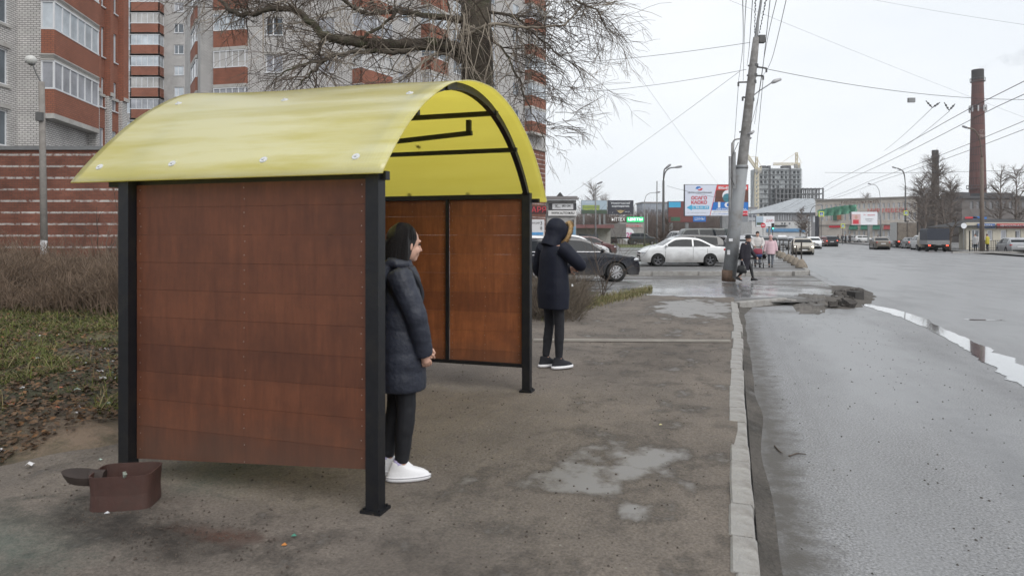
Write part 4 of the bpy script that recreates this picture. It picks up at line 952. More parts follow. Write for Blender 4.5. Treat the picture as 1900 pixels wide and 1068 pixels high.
# small figures far off, by the shops
cols = [(.02, .02, .025), (.03, .03, .04), (.05, .04, .04), (.015, .015, .02)]
far = [(1555, 447.5, 0), (1563, 447, 1), (1569, 447.6, 3), (1577, 447, 2), (1629, 446.5, 3)]
FARP = {}
def farperson(x, Y, mats_, label, rz=0, H=1.7, group=None, trs=None, pose=None):
    T, *_ = person(label, V(PX(x, Y), Y, 0.0), rz, H, mats_, trs or blk, leather, coat_z=.72, voxel=.035, group=group, pose=pose, bulk=1.1)
    q = MB(); q.ball((.02, 0, 1.64 * H / 1.7), (.1, .09, .08), 8); q.build('hat', hatm, T, smooth=True); return T
fl = ['dark figure leftmost of the group waiting at the far shops', 'dark figure second from left in the group at the far shops', 'taller dark figure in the middle of the group at the far shops', 'rightmost dark figure of the group at the far shops', 'lone dark figure by the green awnings far away']
for i, (x_, y_, c_) in enumerate(far):
    farperson(x_, 140, mat('far coat %d' % c_, cols[c_], .8), fl[i], rz=R(90 * i), group='people at the far shops' if i < 4 else None, H=1.7 + .06 * (i % 2))
farperson(1810, 64, mat('white jacket', (.5, .5, .5), .8), 'person in a pale jacket standing by the kiosk pole', R(200))
farperson(1832, 66, mat('yellow vest', (.42, .36, .04), .8), 'person in a yellow jacket beside the kiosk fence', R(120))

# ================================================================ VEHICLES
PROF = {
 'sedan': [(-.5, .36), (-.5, .62), (-.492, .90), (-.47, .985), (-.36, 1.03), (-.20, 1.36), (-.12, 1.435), (-.02, 1.46), (.06, 1.44), (.12, 1.38), (.26, 1.03), (.30, .985), (.43, .84), (.485, .70), (.5, .55), (.497, .34)],
 'hatch': [(-.5, .36), (-.5, .62), (-.492, .95), (-.475, 1.06), (-.40, 1.36), (-.34, 1.47), (-.12, 1.52), (.02, 1.51), (.09, 1.46), (.14, 1.38), (.27, 1.05), (.31, 1.0), (.43, .87), (.485, .73), (.5, .55), (.497, .34)],
 'suv': [(-.5, .42), (-.5, .75), (-.495, 1.05), (-.475, 1.2), (-.43, 1.52), (-.38, 1.64), (-.12, 1.69), (.02, 1.67), (.08, 1.60), (.12, 1.52), (.235, 1.16), (.28, 1.10), (.43, .99), (.487, .82), (.5, .62), (.497, .4)],
 'van': [(-.5, .42), (-.5, .9), (-.497, 1.5), (-.49, 1.84), (-.46, 1.95), (-.1, 1.98), (.18, 1.96), (.25, 1.86), (.345, 1.30), (.38, 1.16), (.46, 1.03), (.492, .85), (.5, .6), (.497, .4)]}
WIN = {'sedan': (-.30, -.10, .215, .98, (.12, .26), (-.20, -.36)), 'hatch': (-.36, -.10, .225, 1.0, (.14, .27), (-.39, -.47)), 'suv': (-.42, -.10, .20, 1.14, (.12, .235), (-.43, -.475)), 'van': (-.44, .02, .32, 1.2, (.25, .345), (-.492, -.499))}
def car(label, loc, rz, paint, kind='sedan', L=4.4, W=1.75, H=None, cat='car', name='parked_car', lit=False, detail=1, group=None, rimm=None, Rw=.315, taillit=False, spokes=5, side_trim=None, plate=True):
    pr = PROF[kind]; sc = 1.0 if H is None else H / max(z for _, z in pr)
    T = thing(name, label, cat, loc, rz, group)
    # contour by catmull subdivision
    pts = [V(x * L, 0, z * sc) for x, z in pr]; cont, _ = lerp_path(pts, [0] * len(pts), 6 if detail else 3)
    xw = (.305 * L, -.30 * L); Ra = Rw * 1.16; zb0 = .20 * (1.0 if kind != 'suv' else 1.25)
    def zbot(x):
        z = zb0
        for c in xw:
            d = abs(x - c)
            if d < Ra: z = max(z, Rw + math.sqrt(Ra * Ra - d * d) * 1.0)
        return z
    belt = WIN[kind][3] * sc; zmax = max(p.z for p in cont)
    def hw(x, z):
        f = abs(x) / (L / 2); r = 1 - .10 * f ** 4 - .16 * max(0, f - .86) / .14 * (f > .86)
        y = W / 2 * r
        if z > belt - .03: y -= (z - belt + .03) * .40
        y -= .05 * max(0, (belt * .55 - z)) * 1.0; y += .012 * math.exp(-((z - belt * .82) / .06) ** 2)
        return y
    # extra stations around the arches
    xs = sorted({round(c + Ra * math.sin(a), 4) for c in xw for a in [(-90 + 15 * k) * math.pi / 180 for k in range(13)]})
    full = []
    for a, b in zip(cont, cont[1:]):
        full.append(a); mids = [x for x in xs if a.x + .004 < x < b.x - .004]
        for x in mids: f = (x - a.x) / (b.x - a.x); full.append(a.lerp(b, f))
    full.append(cont[-1]); nC = 8
    q = MB(); vs = []; fs = []; rows = []
    NR = 9
    for p in full:
        zb = min(zbot(p.x), p.z - .001) if abs(p.x) < L * .495 else min(zb0 + .1, p.z - .001); col_ = []
        for i in range(NR + 1):
            f = i / NR; z = zb + (p.z - .03 * (p.z > .5) - zb) * f; z = max(z, zb); col_.append((p.x, hw(p.x, z), z))
        yt = col_[-1][1]; top = [(p.x, yt * math.cos(math.pi / 2 * j / nC) ** .55 if j < nC else 0, p.z - .03 * (p.z > .5) * (1 - math.sin(math.pi / 2 * j / nC) ** .5) + .0) for j in range(1, nC + 1)]
        half = col_ + top; rows.append(half)
    n1 = len(rows[0])
    for h in rows:
        for (x, y, z) in h: vs.append(V(x, -y, z))
        for (x, y, z) in h[-2::-1]: vs.append(V(x, y, z))
    nn_ = 2 * n1 - 1
    for i in range(len(rows) - 1):
        for j in range(nn_ - 1): fs.append((i * nn_ + j, (i + 1) * nn_ + j, (i + 1) * nn_ + j + 1, i * nn_ + j + 1))
    fs.append(tuple(range(nn_))); fs.append(tuple((len(rows) - 1) * nn_ + j for j in range(nn_ - 1, -1, -1)))
    q.add(vs, fs); bd = q.build('body', paint, T, smooth=True, uv=False)
    if detail:
        q = MB(); q.box((0, 0, zb0 + .12), (L * .90, W - .22, .2)); 
        for c in xw: q.tube([V(c, -W / 2 + .27, Rw), V(c, W / 2 - .27, Rw)], Ra * .99, n=16)
        q.build('underbody', M['under'], T)
    def topz(x):
        for a, b in zip(cont[10:], cont[11:]):
            if a.x <= x <= b.x: return a.z + (b.z - a.z) * (x - a.x) / max(1e-6, b.x - a.x)
        return cont[10].z
    def side(poly_x, zlo, zhi, mats_, nm, par=T, off=.006, inset=.0):
        for sd_ in (-1, 1):
            g_ = MB(); prev = None
            for x in poly_x:
                lo, hi = zlo(x), zhi(x)
                if hi < lo: hi = lo
                col_ = [V(x, sd_ * (hw(x, lo + (hi - lo) * i / 4) + off), lo + (hi - lo) * i / 4) for i in range(5)]
                if prev:
                    for i in range(4):
                        g_.quad(prev[i], col_[i], col_[i + 1], prev[i + 1]) if sd_ < 0 else g_.quad(prev[i], prev[i + 1], col_[i + 1], col_[i])
                prev = col_
            g_.build(nm, mats_, par, smooth=True)
    a, m_, c_, bl, ws, rs = WIN[kind]
    def rng(x0, x1, n=12): return [x0 + (x1 - x0) * i / n for i in range(n + 1)]
    zl = lambda x: belt + .025 + .0 * x
    zh = lambda x: max(belt + .03, topz(x) - .10 * sc)
    fr = rng(m_ * L + .04, c_ * L + (.02 if kind != 'van' else 0)); re_ = rng(a * L, m_ * L - .04)
    side(fr, zl, zh, M['car_glass'], 'side_window'); side(re_, zl, zh, M['car_glass'], 'side_window')
    def patch(x0, x1, w0, w1, mats_, nm, off=.008, lo=None):
        """panel following the centre contour between two x positions (windscreens)"""
        g_ = MB(); seq = [p for p in full if min(x0, x1) * L <= p.x <= max(x0, x1) * L and (lo is None or p.z > lo)]; prev = None
        for i, p in enumerate(seq):
            yt = hw(p.x, p.z - .03); k0 = w0 + (w1 - w0) * i / max(1, len(seq) - 1)
            nrm = V(0, 0, 1)
            if i < len(seq) - 1: d = seq[i + 1] - p
            else: d = p - seq[i - 1]
            nrm = V(-d.z, 0, d.x).normalized()
            row = []
            for j in range(-6, 7):
                y = yt * k0 * j / 6; s_ = min(1, abs(j / 6) * k0); drop = -.03 * (1 - (1 - s_ ** (2 / .55)) ** .25) * 0
                row.append(V(p.x, y, p.z) + nrm * off - V(0, 0, .022 * (abs(y / yt)) ** 6))
            if prev:
                for j in range(12): g_.quad(prev[j], prev[j + 1], row[j + 1], row[j])
            prev = row
        if g_.v: g_.build(nm, mats_, T, smooth=True)
    patch(ws[1] - .012, ws[0] + .01, .86, .88, M['car_glass'], 'windscreen') if False else patch(ws[0] + .008, ws[1] - .008, .86, .93, M['car_glass'], 'windscreen')
    patch(rs[1] + (.012 if kind == 'sedan' else .0), rs[0] - .01, .9, .84, M['car_glass'], 'rear_window', lo=belt + .04)
    hl = M['lamp_lit'] if lit else M['lamp_clear']; tlm = M['lamp_redlit'] if taillit else M['lamp_red']
    for sd_ in (-1, 1):
        zc = .70 * sc if kind in ('sedan', 'hatch') else .86 * sc
        g_ = MB(); g_.ball((L / 2 - .24, sd_ * (hw(L / 2 - .24, zc) - .125), zc - .01), (.215, .135, .07), 10); g_.build('headlight', hl, T, smooth=True)
        g_ = MB()
        if kind in ('suv', 'van'): g_.ball((-L / 2 + .11, sd_ * (hw(-L / 2 + .11, 1.0) - .085), 1.02 * sc), (.115, .095, .19), 10)
        else: g_.ball((-L / 2 + .16, sd_ * (hw(-L / 2 + .16, .84) - .12), .84 * sc), (.17, .135, .085), 10)
        g_.build('tail_light', tlm, T, smooth=True)
        mx_ = (c_ * L - .02); g_ = MB(); g_.ball((mx_, sd_ * (W / 2 + .07), belt + .06), (.07, .10, .06), 8); g_.tube([V(mx_ + .02, sd_ * (W / 2 - .08), belt), V(mx_, sd_ * (W / 2 + .02), belt + .04)], .02, n=6); g_.build('mirror', paint if detail else M['under'], T, smooth=True)
    g_ = MB(); g_.box((L / 2 - .008, 0, .50 * sc), (.03, W * .5, .12 * sc)); g_.box((L / 2 - .012, 0, .66 * sc), (.03, W * .42, .07)); g_.build('grille', M['under'], T)
    g_ = MB(); g_.box((-L / 2 + .01, 0, .36), (.05, W * .62, .12)); g_.build('rear_bumper_insert', M['under'], T)
    if plate:
        g_ = MB(); g_.box((L / 2 + .012, 0, .42), (.01, .5, .11)); g_.build('licence_plate', M['plate'], T)
        g_ = MB(); g_.box((-L / 2 - .008, 0, .70 * sc if kind in ('sedan', 'hatch') else .8), (.01, .5, .11)); g_.build('licence_plate', M['plate'], T)
    for c in xw:
        for sd_ in (-1, 1):
            g_ = MB(); y = sd_ * (W / 2 - .115)
            g_.lathe((c, y, Rw), [(Rw * .66, -.10), (Rw * .95, -.10), (Rw, -.07), (Rw, .07), (Rw * .95, .10), (Rw * .66, .10), (Rw * .64, .02), (Rw * .64, -.02), (Rw * .66, -.10)], axis='Y', n=28 if detail else 14)
            wh = g_.build('wheel', M['tyre'], T, smooth=True)
            g_ = MB(); r = Rw * .66
            g_.lathe((c, y, Rw), [(r, -.09), (r, .09)], axis='Y', n=24); g_.lathe((c, y + sd_ * .03, Rw), [(0.001, 0), (r * .98, 0)], axis='Y', n=16, mi=1)
            g_.lathe((c, y + sd_ * .085, Rw), [(0.001, .012 * sd_), (r * .2, .01 * sd_), (r * .22, -.02)], axis='Y', n=12)
            for k_ in range(spokes):
                aa = 2 * math.pi * k_ / spokes + .3; d = V(math.cos(aa), 0, math.sin(aa)); e = V(-math.sin(aa), 0, math.cos(aa)); cc = V(c, y + sd_ * .085, Rw)
                g_.add([cc + e * r * .10 + d * r * .1, cc - e * r * .10 + d * r * .1, cc - e * r * .16 + d * r, cc + e * r * .16 + d * r,
                        cc + e * r * .10 + d * r * .1 - V(0, sd_ * .04, 0), cc - e * r * .10 + d * r * .1 - V(0, sd_ * .04, 0), cc - e * r * .16 + d * r - V(0, sd_ * .04, 0), cc + e * r * .16 + d * r - V(0, sd_ * .04, 0)],
                       [(0, 1, 2, 3), (4, 7, 6, 5), (0, 3, 7, 4), (1, 5, 6, 2), (2, 6, 7, 3), (0, 4, 5, 1)])
            g_.lathe((c, y + sd_ * .09, Rw), [(r * .92, -.005), (r, 0), (r * 1.02, -.02)], axis='Y', n=24)
            g_.build('rim', [rimm or M['rim'], M['under']], wh)
    if detail:
        th = lambda xx, w_=.006: rng(xx - w_, xx + w_, 1)
        dk = M['under']
        for xx in (c_ * L + .02, m_ * L, a * L * .98 if kind != 'sedan' else -.265 * L):
            side(th(xx), lambda x: .34, lambda x: belt + .02, dk, 'door_gap', off=.003)
        side(rng(a * L, c_ * L, 10), lambda x: belt + .004, lambda x: belt + .018, side_trim or dk, 'window_trim', off=.007)
        for xx in (m_ * L + .16, a * L + .30): side(rng(xx, xx + .2, 4), lambda x: belt - .12, lambda x: belt - .095, paint if not side_trim else side_trim, 'door_handle', off=.025)
    return T
def paint(name, c, rough=.3, dirt=.0, metal=.0):
    m = mat(name, c, rough, metal=metal, var=.05, coat=.4, dirt=tuple(x * .6 + .06 for x in c) if dirt else None, dscale=2.2)
    nt = m.node_tree; b = nt.nodes['Principled BSDF']; src = b.inputs['Base Color'].links[0].from_socket; L = nt.links.new   # road dirt on the lower panels
    tc = nn(nt, 'ShaderNodeTexCoord'); sx = nn(nt, 'ShaderNodeSeparateXYZ'); L(tc.outputs['Object'], sx.inputs[0]); nz = nn(nt, 'ShaderNodeTexNoise', Scale=2.5, Detail=6.0); L(tc.outputs['Object'], nz.inputs['Vector'])
    ma = nn(nt, 'ShaderNodeMath', operation='MULTIPLY_ADD'); ma.inputs[1].default_value = -.5; L(nz.outputs['Fac'], ma.inputs[0]); L(sx.outputs[2], ma.inputs[2])
    mr = nn(nt, 'ShaderNodeMapRange'); mr.inputs[1].default_value = .5; mr.inputs[2].default_value = .0; mr.inputs[3].default_value = 0; mr.inputs[4].default_value = .75 if c[0] > .05 else .4; L(ma.outputs[0], mr.inputs[0])
    mx = nn(nt, 'ShaderNodeMixRGB'); mx.inputs[2].default_value = (.10, .09, .078, 1); L(mr.outputs[0], mx.inputs[0]); L(src, mx.inputs[1]); L(mx.outputs[0], b.inputs['Base Color'])
    return m
Pw, Pbk, Pnv = paint('white car paint', (.72, .73, .74)), paint('black car paint', (.010, .011, .014), .16), paint('navy metallic paint', (.012, .014, .022), .12)
Pgr, Prd, Pbr, Psl, Pbe, Pdr = paint('grey car paint', (.12, .125, .13), dirt=1), paint('red car paint', (.25, .02, .03)), paint('brown car paint', (.15, .12, .09), dirt=1), paint('silver car paint', (.36, .37, .39), dirt=1), paint('beige car paint', (.38, .34, .28), dirt=1), paint('dark red car paint', (.10, .03, .03), dirt=1)
def cl_(x, Y, z=.02): return V(PX(x, Y), Y, z)
# near the grass strip: dark crossover facing right
car('dark navy crossover with alloy wheels parked facing right behind the hooded man', V(PX(1066, 25.6), 25.6, -.11), R(2), Pnv, 'suv', L=4.65, W=1.82, H=1.62, Rw=.355, spokes=10, side_trim=M['rim'])
car('white sedan parked facing left beside the leaning pole', V(PX(1263, 35.2), 35.2, .02), R(179), Pw, 'sedan', L=4.35, W=1.7, H=1.47, rimm=M['rim_dark'], Rw=.31)
car('black estate car parked just behind the white sedan', V(PX(1268, 38.9), 38.9, .02), R(178), Pbk, 'hatch', L=4.8, W=1.8, H=1.60, Rw=.33)
car('dark green van behind the white sedan and black estate', V(PX(1294, 52), 52, .02), R(182), paint('dark green van paint', (.02, .035, .032)), 'van', L=4.6, W=1.85, H=2.1, cat='van', name='parked_van', Rw=.34)
car('white hatchback half hidden behind the man', V(PX(995, 33), 33, .02), R(4), Pw, 'hatch', L=4.0, W=1.7, H=1.55)
car('white estate car behind the dark crossover roof', V(PX(1058, 41), 41, .02), R(6), Pw, 'hatch', L=4.5, W=1.75, H=1.6)
car('dark car with red rear behind the white estate', V(PX(1090, 52), 52, .02), R(8), Pdr, 'hatch', L=4.2, W=1.75, H=1.5)
car('dark off-road car driving by near the flower sign', V(PX(1193, 105), 105, .1), R(-6), paint('dark grey suv paint', (.03, .035, .04)), 'suv', L=4.3, W=1.9, H=1.85, detail=0, name='car')
car('white car with a snowy roof behind the van', V(PX(1259, 62), 62, .02), R(95), Pw, 'suv', L=4.4, W=1.8, H=1.95, detail=0)
car('grey car with red lights left of the leaning pole', V(PX(1346, 46), 46, .02), R(97), Psl, 'hatch', L=4.2, W=1.75, H=1.55, detail=0)
# oncoming traffic (left lanes) : they face the camera
ON = R(-90 - 18 + 0); AW = R(90 - 18)
def rc(label, x, ybase, kind, col, away=False, **kw):
    g_ = G(x, ybase, RZ); Y = g_.y
    return car(label, V(g_.x, g_.y, RZ), (AW if away else ON) + kw.pop('dr', 0), col, kind, name='car', **kw)
rc('cream sedan with headlights on beside the bollards', 1488, 471.5, 'sedan', Pbe, lit=True, L=4.3, W=1.72, H=1.45)
rc('white hatchback oncoming just behind the cream sedan', 1509, 461, 'hatch', Pw, L=4.1, W=1.7, H=1.5)
rc('dark red hatchback with tail lights lit driving away', 1522, 457, 'hatch', Pdr, True, taillit=True, detail=0)
rc('black hatchback driving away in the centre of the road', 1540, 457, 'hatch', Pbk, True, taillit=True, W=1.9, H=1.6)
rc('brown sedan driving away in the middle lane', 1632, 462.5, 'sedan', Pbr, True, W=1.75, H=1.5)
rc('dark car far down the road ahead of the brown sedan', 1652, 455, 'hatch', Pgr, True, taillit=True, detail=0)
rc('small red lit car ahead of the box truck', 1661, 457, 'sedan', Pdr, True, taillit=True, detail=0)
rc('grey sedan braking beside the box truck', 1691, 461, 'sedan', Pgr, True, taillit=True, detail=0)
rc('white hatchback queuing behind the grey sedan', 1711, 463.5, 'hatch', Pw, True, taillit=True, W=1.8, H=1.7)
rc('silver coupe parked at the right edge of the road', 1880, 471, 'hatch', Psl, True, W=1.85, H=1.5, dr=R(-4))
for i, (x_, y_, kd, c_, lt, lb) in enumerate([
    (1449, 463, 'hatch', Pgr, False, 'dark grey hatchback in the oncoming queue behind the pedestrians'), (1464, 460, 'sedan', Psl, True, 'silver sedan with headlights in the oncoming queue'), (1480, 456.5, 'hatch', Pgr, False, 'grey hatchback far in the oncoming queue'),
    (1451, 454, 'suv', Pw, False, 'white car far in the oncoming queue near the traffic light'), (1495, 453.5, 'sedan', Pbk, False, 'black sedan far in the oncoming queue'), (1470, 451, 'hatch', Psl, False, 'pale car at the far end of the oncoming queue')]):
    rc(lb, x_, y_, kd, c_, lit=lt, detail=0)
for (x_, Y_, kd, c_, lb) in [(1379, 55, 'hatch', Pw, 'white hatchback between the leaning pole and the stroller'), (1388, 47, 'sedan', Psl, 'silver sedan parked behind the striding woman'), (1396, 75, 'suv', Pbk, 'tall black car beyond the cream jacket'), (1375, 80, 'hatch', paint('blue car paint', (.03, .06, .2)), 'blue hatchback far behind the leaning pole'), (1424, 70, 'hatch', Pgr, 'grey hatchback parked between the two walkers')]:
    car(lb, V(PX(x_, Y_), Y_, .02), R(-97), c_, kd, detail=0)
for i, (x_, lb) in enumerate([(1583, 'pale car parked leftmost before the green awnings'), (1600, 'silver car parked before the green awnings'), (1540, 'dark car parked far before the beige building')]):
    car(lb, V(PX(x_, 150), 150, 0), R(5), [Psl, Pw, Pgr][i], 'hatch', detail=0)
# lorries
def truck(label, x, ybase, boxc, Lb, Wb, Hb, zb, kind, cabc, lit=True):
    g_ = G(x, ybase, RZ); T = thing('truck', label, 'truck', V(g_.x, g_.y, RZ), AW)
    q = MB()
    if kind == 'tilt':
        n = 10; pf = [(-Wb / 2, zb + .45)] + [(-Wb / 2 + .12 * (1 - math.cos(a)), zb + Hb - .25 + .25 * math.sin(a)) for a in [math.pi / 2 * i / 5 for i in range(6)]]
        pf = pf + [(-y, z) for y, z in pf[::-1]]
        vs = [V(0, y, z) for y, z in pf] + [V(Lb, y, z) for y, z in pf]; m_ = len(pf)
        q.add(vs, [tuple(range(m_))[::-1], tuple(range(m_, 2 * m_))] + [(i, (i + 1) % m_, m_ + (i + 1) % m_, m_ + i) for i in range(m_)]); q.build('canopy', boxc, T)
        q = MB(); q.box((Lb / 2, 0, zb + .22), (Lb + .04, Wb + .04, .42)); q.build('drop_side', mat('grey drop side', (.22, .22, .23), .6), T)
    else:
        q.box((Lb / 2, 0, zb + Hb / 2), (Lb, Wb, Hb)); q.build('cargo_box', boxc, T)
        for s_ in (-1, 1): q = MB(); q.box((-.02, s_ * Wb * .245, zb + Hb / 2), (.04, Wb * .46, Hb * .94)); q.build('rear_door', mat('brown lorry door', (.20, .17, .14), .7, dirt=(.1, .08, .07)), T)
        q = MB()
        for y in (-Wb * .49, 0, Wb * .49): q.box((-.05, y, zb + Hb / 2), (.03, .05, Hb * .98))
        q.build('door_bars', M['under'], T)
    q = MB(); q.box((Lb / 2 + .5, 0, zb - .12), (Lb + 1.5, .9, .18)); q.box((.06, 0, zb - .28), (.08, Wb * .92, .14)); q.build('chassis', M['under'], T)
    q = MB(); cx = Lb + .95; q.loft([(cx, 0, .45, .85, .92), (cx, 0, 1.15, .85, .95), (cx - .08, 0, 1.6, .72, .88), (cx - .12, 0, 2.05, .6, .8)], n=24, pw=5); q.build('cab', cabc, T, smooth=False)
    for s_ in (-1, 1):
        q = MB(); q.box((-.03, s_ * Wb * .40, zb - .10), (.05, .22, .12)); q.build('tail_light', M['lamp_redlit'] if lit else M['lamp_red'], T)
        for x_ in (.9, Lb + 1.1):
            q = MB(); q.lathe((x_, s_ * (Wb / 2 - .2), .36), [(.15, -.13), (.34, -.13), (.36, -.09), (.36, .09), (.34, .13), (.15, .13), (.14, -.13)], axis='Y', n=20); q.build('wheel', M['tyre'], T, smooth=True)
    q = MB(); q.box((-.05, 0, zb - .06), (.02, .5, .11)); q.build('licence_plate', M['plate'], T)
    return T
truck('dark canvas topped small truck stopped in the right lane', 1741, 467, mat('dark tilt cloth', (.03, .035, .05), .6, var=.2), 3.0, 2.0, 1.65, .75, 'tilt', Pbe)
truck('tall box truck with brown rear doors queuing at the lights', 1683, 460, mat('pale lorry side', (.4, .4, .39), .6), 4.2, 2.4, 2.5, .95, 'box', Pw)
tk = thing('flatbed_lorry', 'grey tarpaulin lorry crossing far behind the grass island', 'truck', V(PX(1143, 110), 110, 0), R(2))
q = MB(); q.box((-.4, 0, 2.35), (3.6, 2.4, 2.1)); q.build('tarpaulin', mat('grey tarpaulin', (.16, .15, .145), .8, var=.2), tk)
q = MB(); q.box((0, 0, 1.15), (7.5, 2.2, .25)); q.box((-3, 0, 1.0), (1.4, 2.3, .35)); q.build('chassis', M['under'], tk)
for x_ in (-2.5, -1.3, 2.6):
    for s_ in (-1, 1): q = MB(); q.lathe((x_, s_ * 1.0, .5), [(.2, -.15), (.5, -.15), (.5, .15), (.2, .15)], axis='Y', n=16); q.build('wheel', M['tyre'], tk)
# ================================================================ BUILDINGS
def slab_box(mb, p0, p1, z0, z1, t0, t1, mi=None):
    """box along p0->p1 between heights, offset t0..t1 inward (left of the direction)"""
    p0, p1 = Vector((p0[0], p0[1], 0)), Vector((p1[0], p1[1], 0)); d = (p1 - p0).normalized(); n = V(-d.y, d.x, 0)
    vs = [p + n * t + V(0, 0, z) for p in (p0, p1) for t in (t0, t1) for z in (z0, z1)]
    mb.add(vs, [(0, 4, 5, 1), (2, 3, 7, 6), (0, 1, 3, 2), (4, 6, 7, 5), (1, 5, 7, 3), (0, 2, 6, 4)], mi)
BALC = {}
def balcony(parent, path, zs, zp, zg, n, gm, label=None, roofslab=True):
    """glazed brick balcony following a plan path (outer face); zs slab bottom, zp parapet bottom..zg0 parapet top, zg glazing top"""
    z0, z1, z2, z3 = zs, zp, zg[0], zg[1]
    q = MB()
    for a, b in zip(path, path[1:]):
        slab_box(q, a, b, z1, z2, 0, .12, 0)
    d_ = [Vector((p[0], p[1], 0)) for p in path]
    # slab polygon
    c = sum((Vector((p[0], p[1], 0)) for p in path), V(0, 0, 0)) / len(path)
    for za, zb in ((z0, z1 - .003), (z3 + .003, z3 + .26)):
        if za > z1 and not roofslab: continue
        grow_ = [p + (p - c).normalized() * .05 for p in d_]
        vs = [V(p.x, p.y, za) for p in grow_] + [V(p.x, p.y, zb) for p in grow_]; m = len(path)
        q.add(vs, [tuple(range(m))[::-1], tuple(range(m, 2 * m))] + [(i, (i + 1) % m, m + (i + 1) % m, m + i) for i in range(m)], 1)
    b_ = q.build('balcony', [M['rb'], M['slab']], parent, world=True, label=label)
    f = MB(); g = MB()
    for a, b, k in zip(path, path[1:], n):
        a, b = Vector((a[0], a[1], 0)), Vector((b[0], b[1], 0)); L = (b - a).length; d = (b - a) / L
        slab_box(f, a, b, z2 + .003, z2 + .08, -.02, .08); slab_box(f, a, b, z3 - .07, z3, -.01, .08)
        for i in range(k + 1):
            u = .035 + (L - .07) * i / k; slab_box(f, a + d * (u - .035), a + d * (u + .035), z2 + .082, z3 - .072, .0, .07)
        nn2 = V(-d.y, d.x, 0) * .04
        g.quad(a + nn2 + V(0, 0, z2 + .08), b + nn2 + V(0, 0, z2 + .08), b + nn2 + V(0, 0, z3 - .07), a + nn2 + V(0, 0, z3 - .07))
    f.build('glazing_frame', M['pvc'], b_, world=True); g.build('glazing', gm, b_, world=True)
    return b_
rnd = random.Random(11)
GL = [M['glass'], M['glass_light'], M['glass_pale']]
curt = glass('bright curtained glass', (.38, .37, .36), .3)
# ---- building A : near left
A = thing('apartment_building', 'nearest apartment block at the left edge, white and red brick with large glazed balconies', 'building', V(-24, 30, 0))
q = MB()
hol = [(11.0, 12.9, 8.5 + 2.81 * k, 10.15 + 2.81 * k) for k in range(-2, 4)]
qa = wall(q, (-23.3, 18.5), (-23.3, 32), 0, 24, hol)
wall(q, (-23.3, 32), (-22.2, 32), 0, 24)
wall(q, (-22.2, 32), (-23.0, 36.8), 0, 24)
wall(q, (-23.0, 36.8), (-22.75, 36.8), 0, 24)
q.build('wall', M['wb'], A, world=True)
for h in hol: window(A, qa, h[0], h[1], h[2], h[3], 2, gm=M['glass'], sill=False)
q = MB()
for h in hol:
    q = MB(); slab_box(q, (-23.3, 18.5 + h[0] - .1), (-23.3, 18.5 + h[1] + .1), h[3] + .08, h[3] + .28, -.06, .0); q.build('lintel', M['slab'], A, world=True)
    q = MB(); slab_box(q, (-23.3, 18.5 + h[0] - .1), (-23.3, 18.5 + h[1] + .1), h[2] - .14, h[2] - .02, -.08, .0); q.build('window_sill', M['slab'], A, world=True)
for k in range(0, 5):
    z = 7.1 + 2.81 * k
    balcony(A, [(-22.2, 32.0), (-21.6, 32.05), (-22.38, 36.8), (-23.0, 36.9)], z, z + .24, (z + 1.38, z + 2.74), (1, 6, 1), [M['glass_light'], M['glass_pale'], curt, M['glass'], curt][k] if k else M['glass_light'], roofslab=True)
q = MB()   # stepped bays to the right of the balconies
hz_ = [(u, u + w_, 5.9 + 2.81 * k, 7.55 + 2.81 * k) for k in range(0, 6) for u, w_ in ((.45, .75), (1.75, .8))]
hz_ = [h for h in hz_ if h[3] < 24]
qb = wall(q, (-22.75, 36.8), (-22.95, 40.1), 0, 24, hz_, mi=0)
for u0, u1 in ((.0, .32), (1.28, 1.62), (2.75, 3.3)):
    a, b = qb(u0, 0), qb(u1, 0); slab_box(q, a, b, 0, 9.4, -.22, 0, 1); slab_box(q, a, b, 9.403, 24, -.30, 0, 0)
    slab_box(q, a, b, 9.39, 9.6, -.35, -.302, 2)
a, b = qb(.33, 0), qb(2.74, 0); slab_box(q, a, b, 9.3, 9.45, -.05, 0, 2)
wall(q, (-22.95, 40.1), (-30, 41), 0, 24, mi=1)
q.build('bay_wall', [M['rb'], M['wb'], M['slab']], A, world=True)
for h in hz_: window(A, qb, *h, n=2, gm=rnd.choice(GL), fw=.06)
q = MB(); q.add([V(-23.3, 18.5, 24), V(-23.3, 32, 24), V(-22.2, 32, 24), V(-22.95, 40.1, 24), V(-40, 41, 24), V(-40, 18.5, 24)], [(0, 1, 2, 3, 4, 5)]); q.build('roof', M['slab'], A, world=True)
# ---- podium garage
Pd = thing('garage_wall', 'long red brick garage wall with white courses and a metal coping at the left', 'wall', V(-25, 30, 0))
q = MB(); wall(q, (-44, 30), (-12, 30), .62, 5.35); wall(q, (-12, 30), (-12, 31.6), .62, 5.35); q.build('wall', M['band'], Pd, world=True)
q = MB(); slab_box(q, (-44, 30), (-12, 30), -.1, .6, -.07, .6); slab_box(q, (-44, 30), (-12, 30), .15, .30, -.1, -.073); q.build('plinth', mat('whitewashed plinth', (.32, .30, .28), .9, var=.35, scale=6, dirt=(.14, .12, .1)), Pd, world=True)
q = MB(); slab_box(q, (-44, 30), (-11.95, 30), 5.353, 5.52, -.1, 1.6); q.build('coping', mat('grey metal coping', (.17, .175, .18), .6), Pd, world=True)
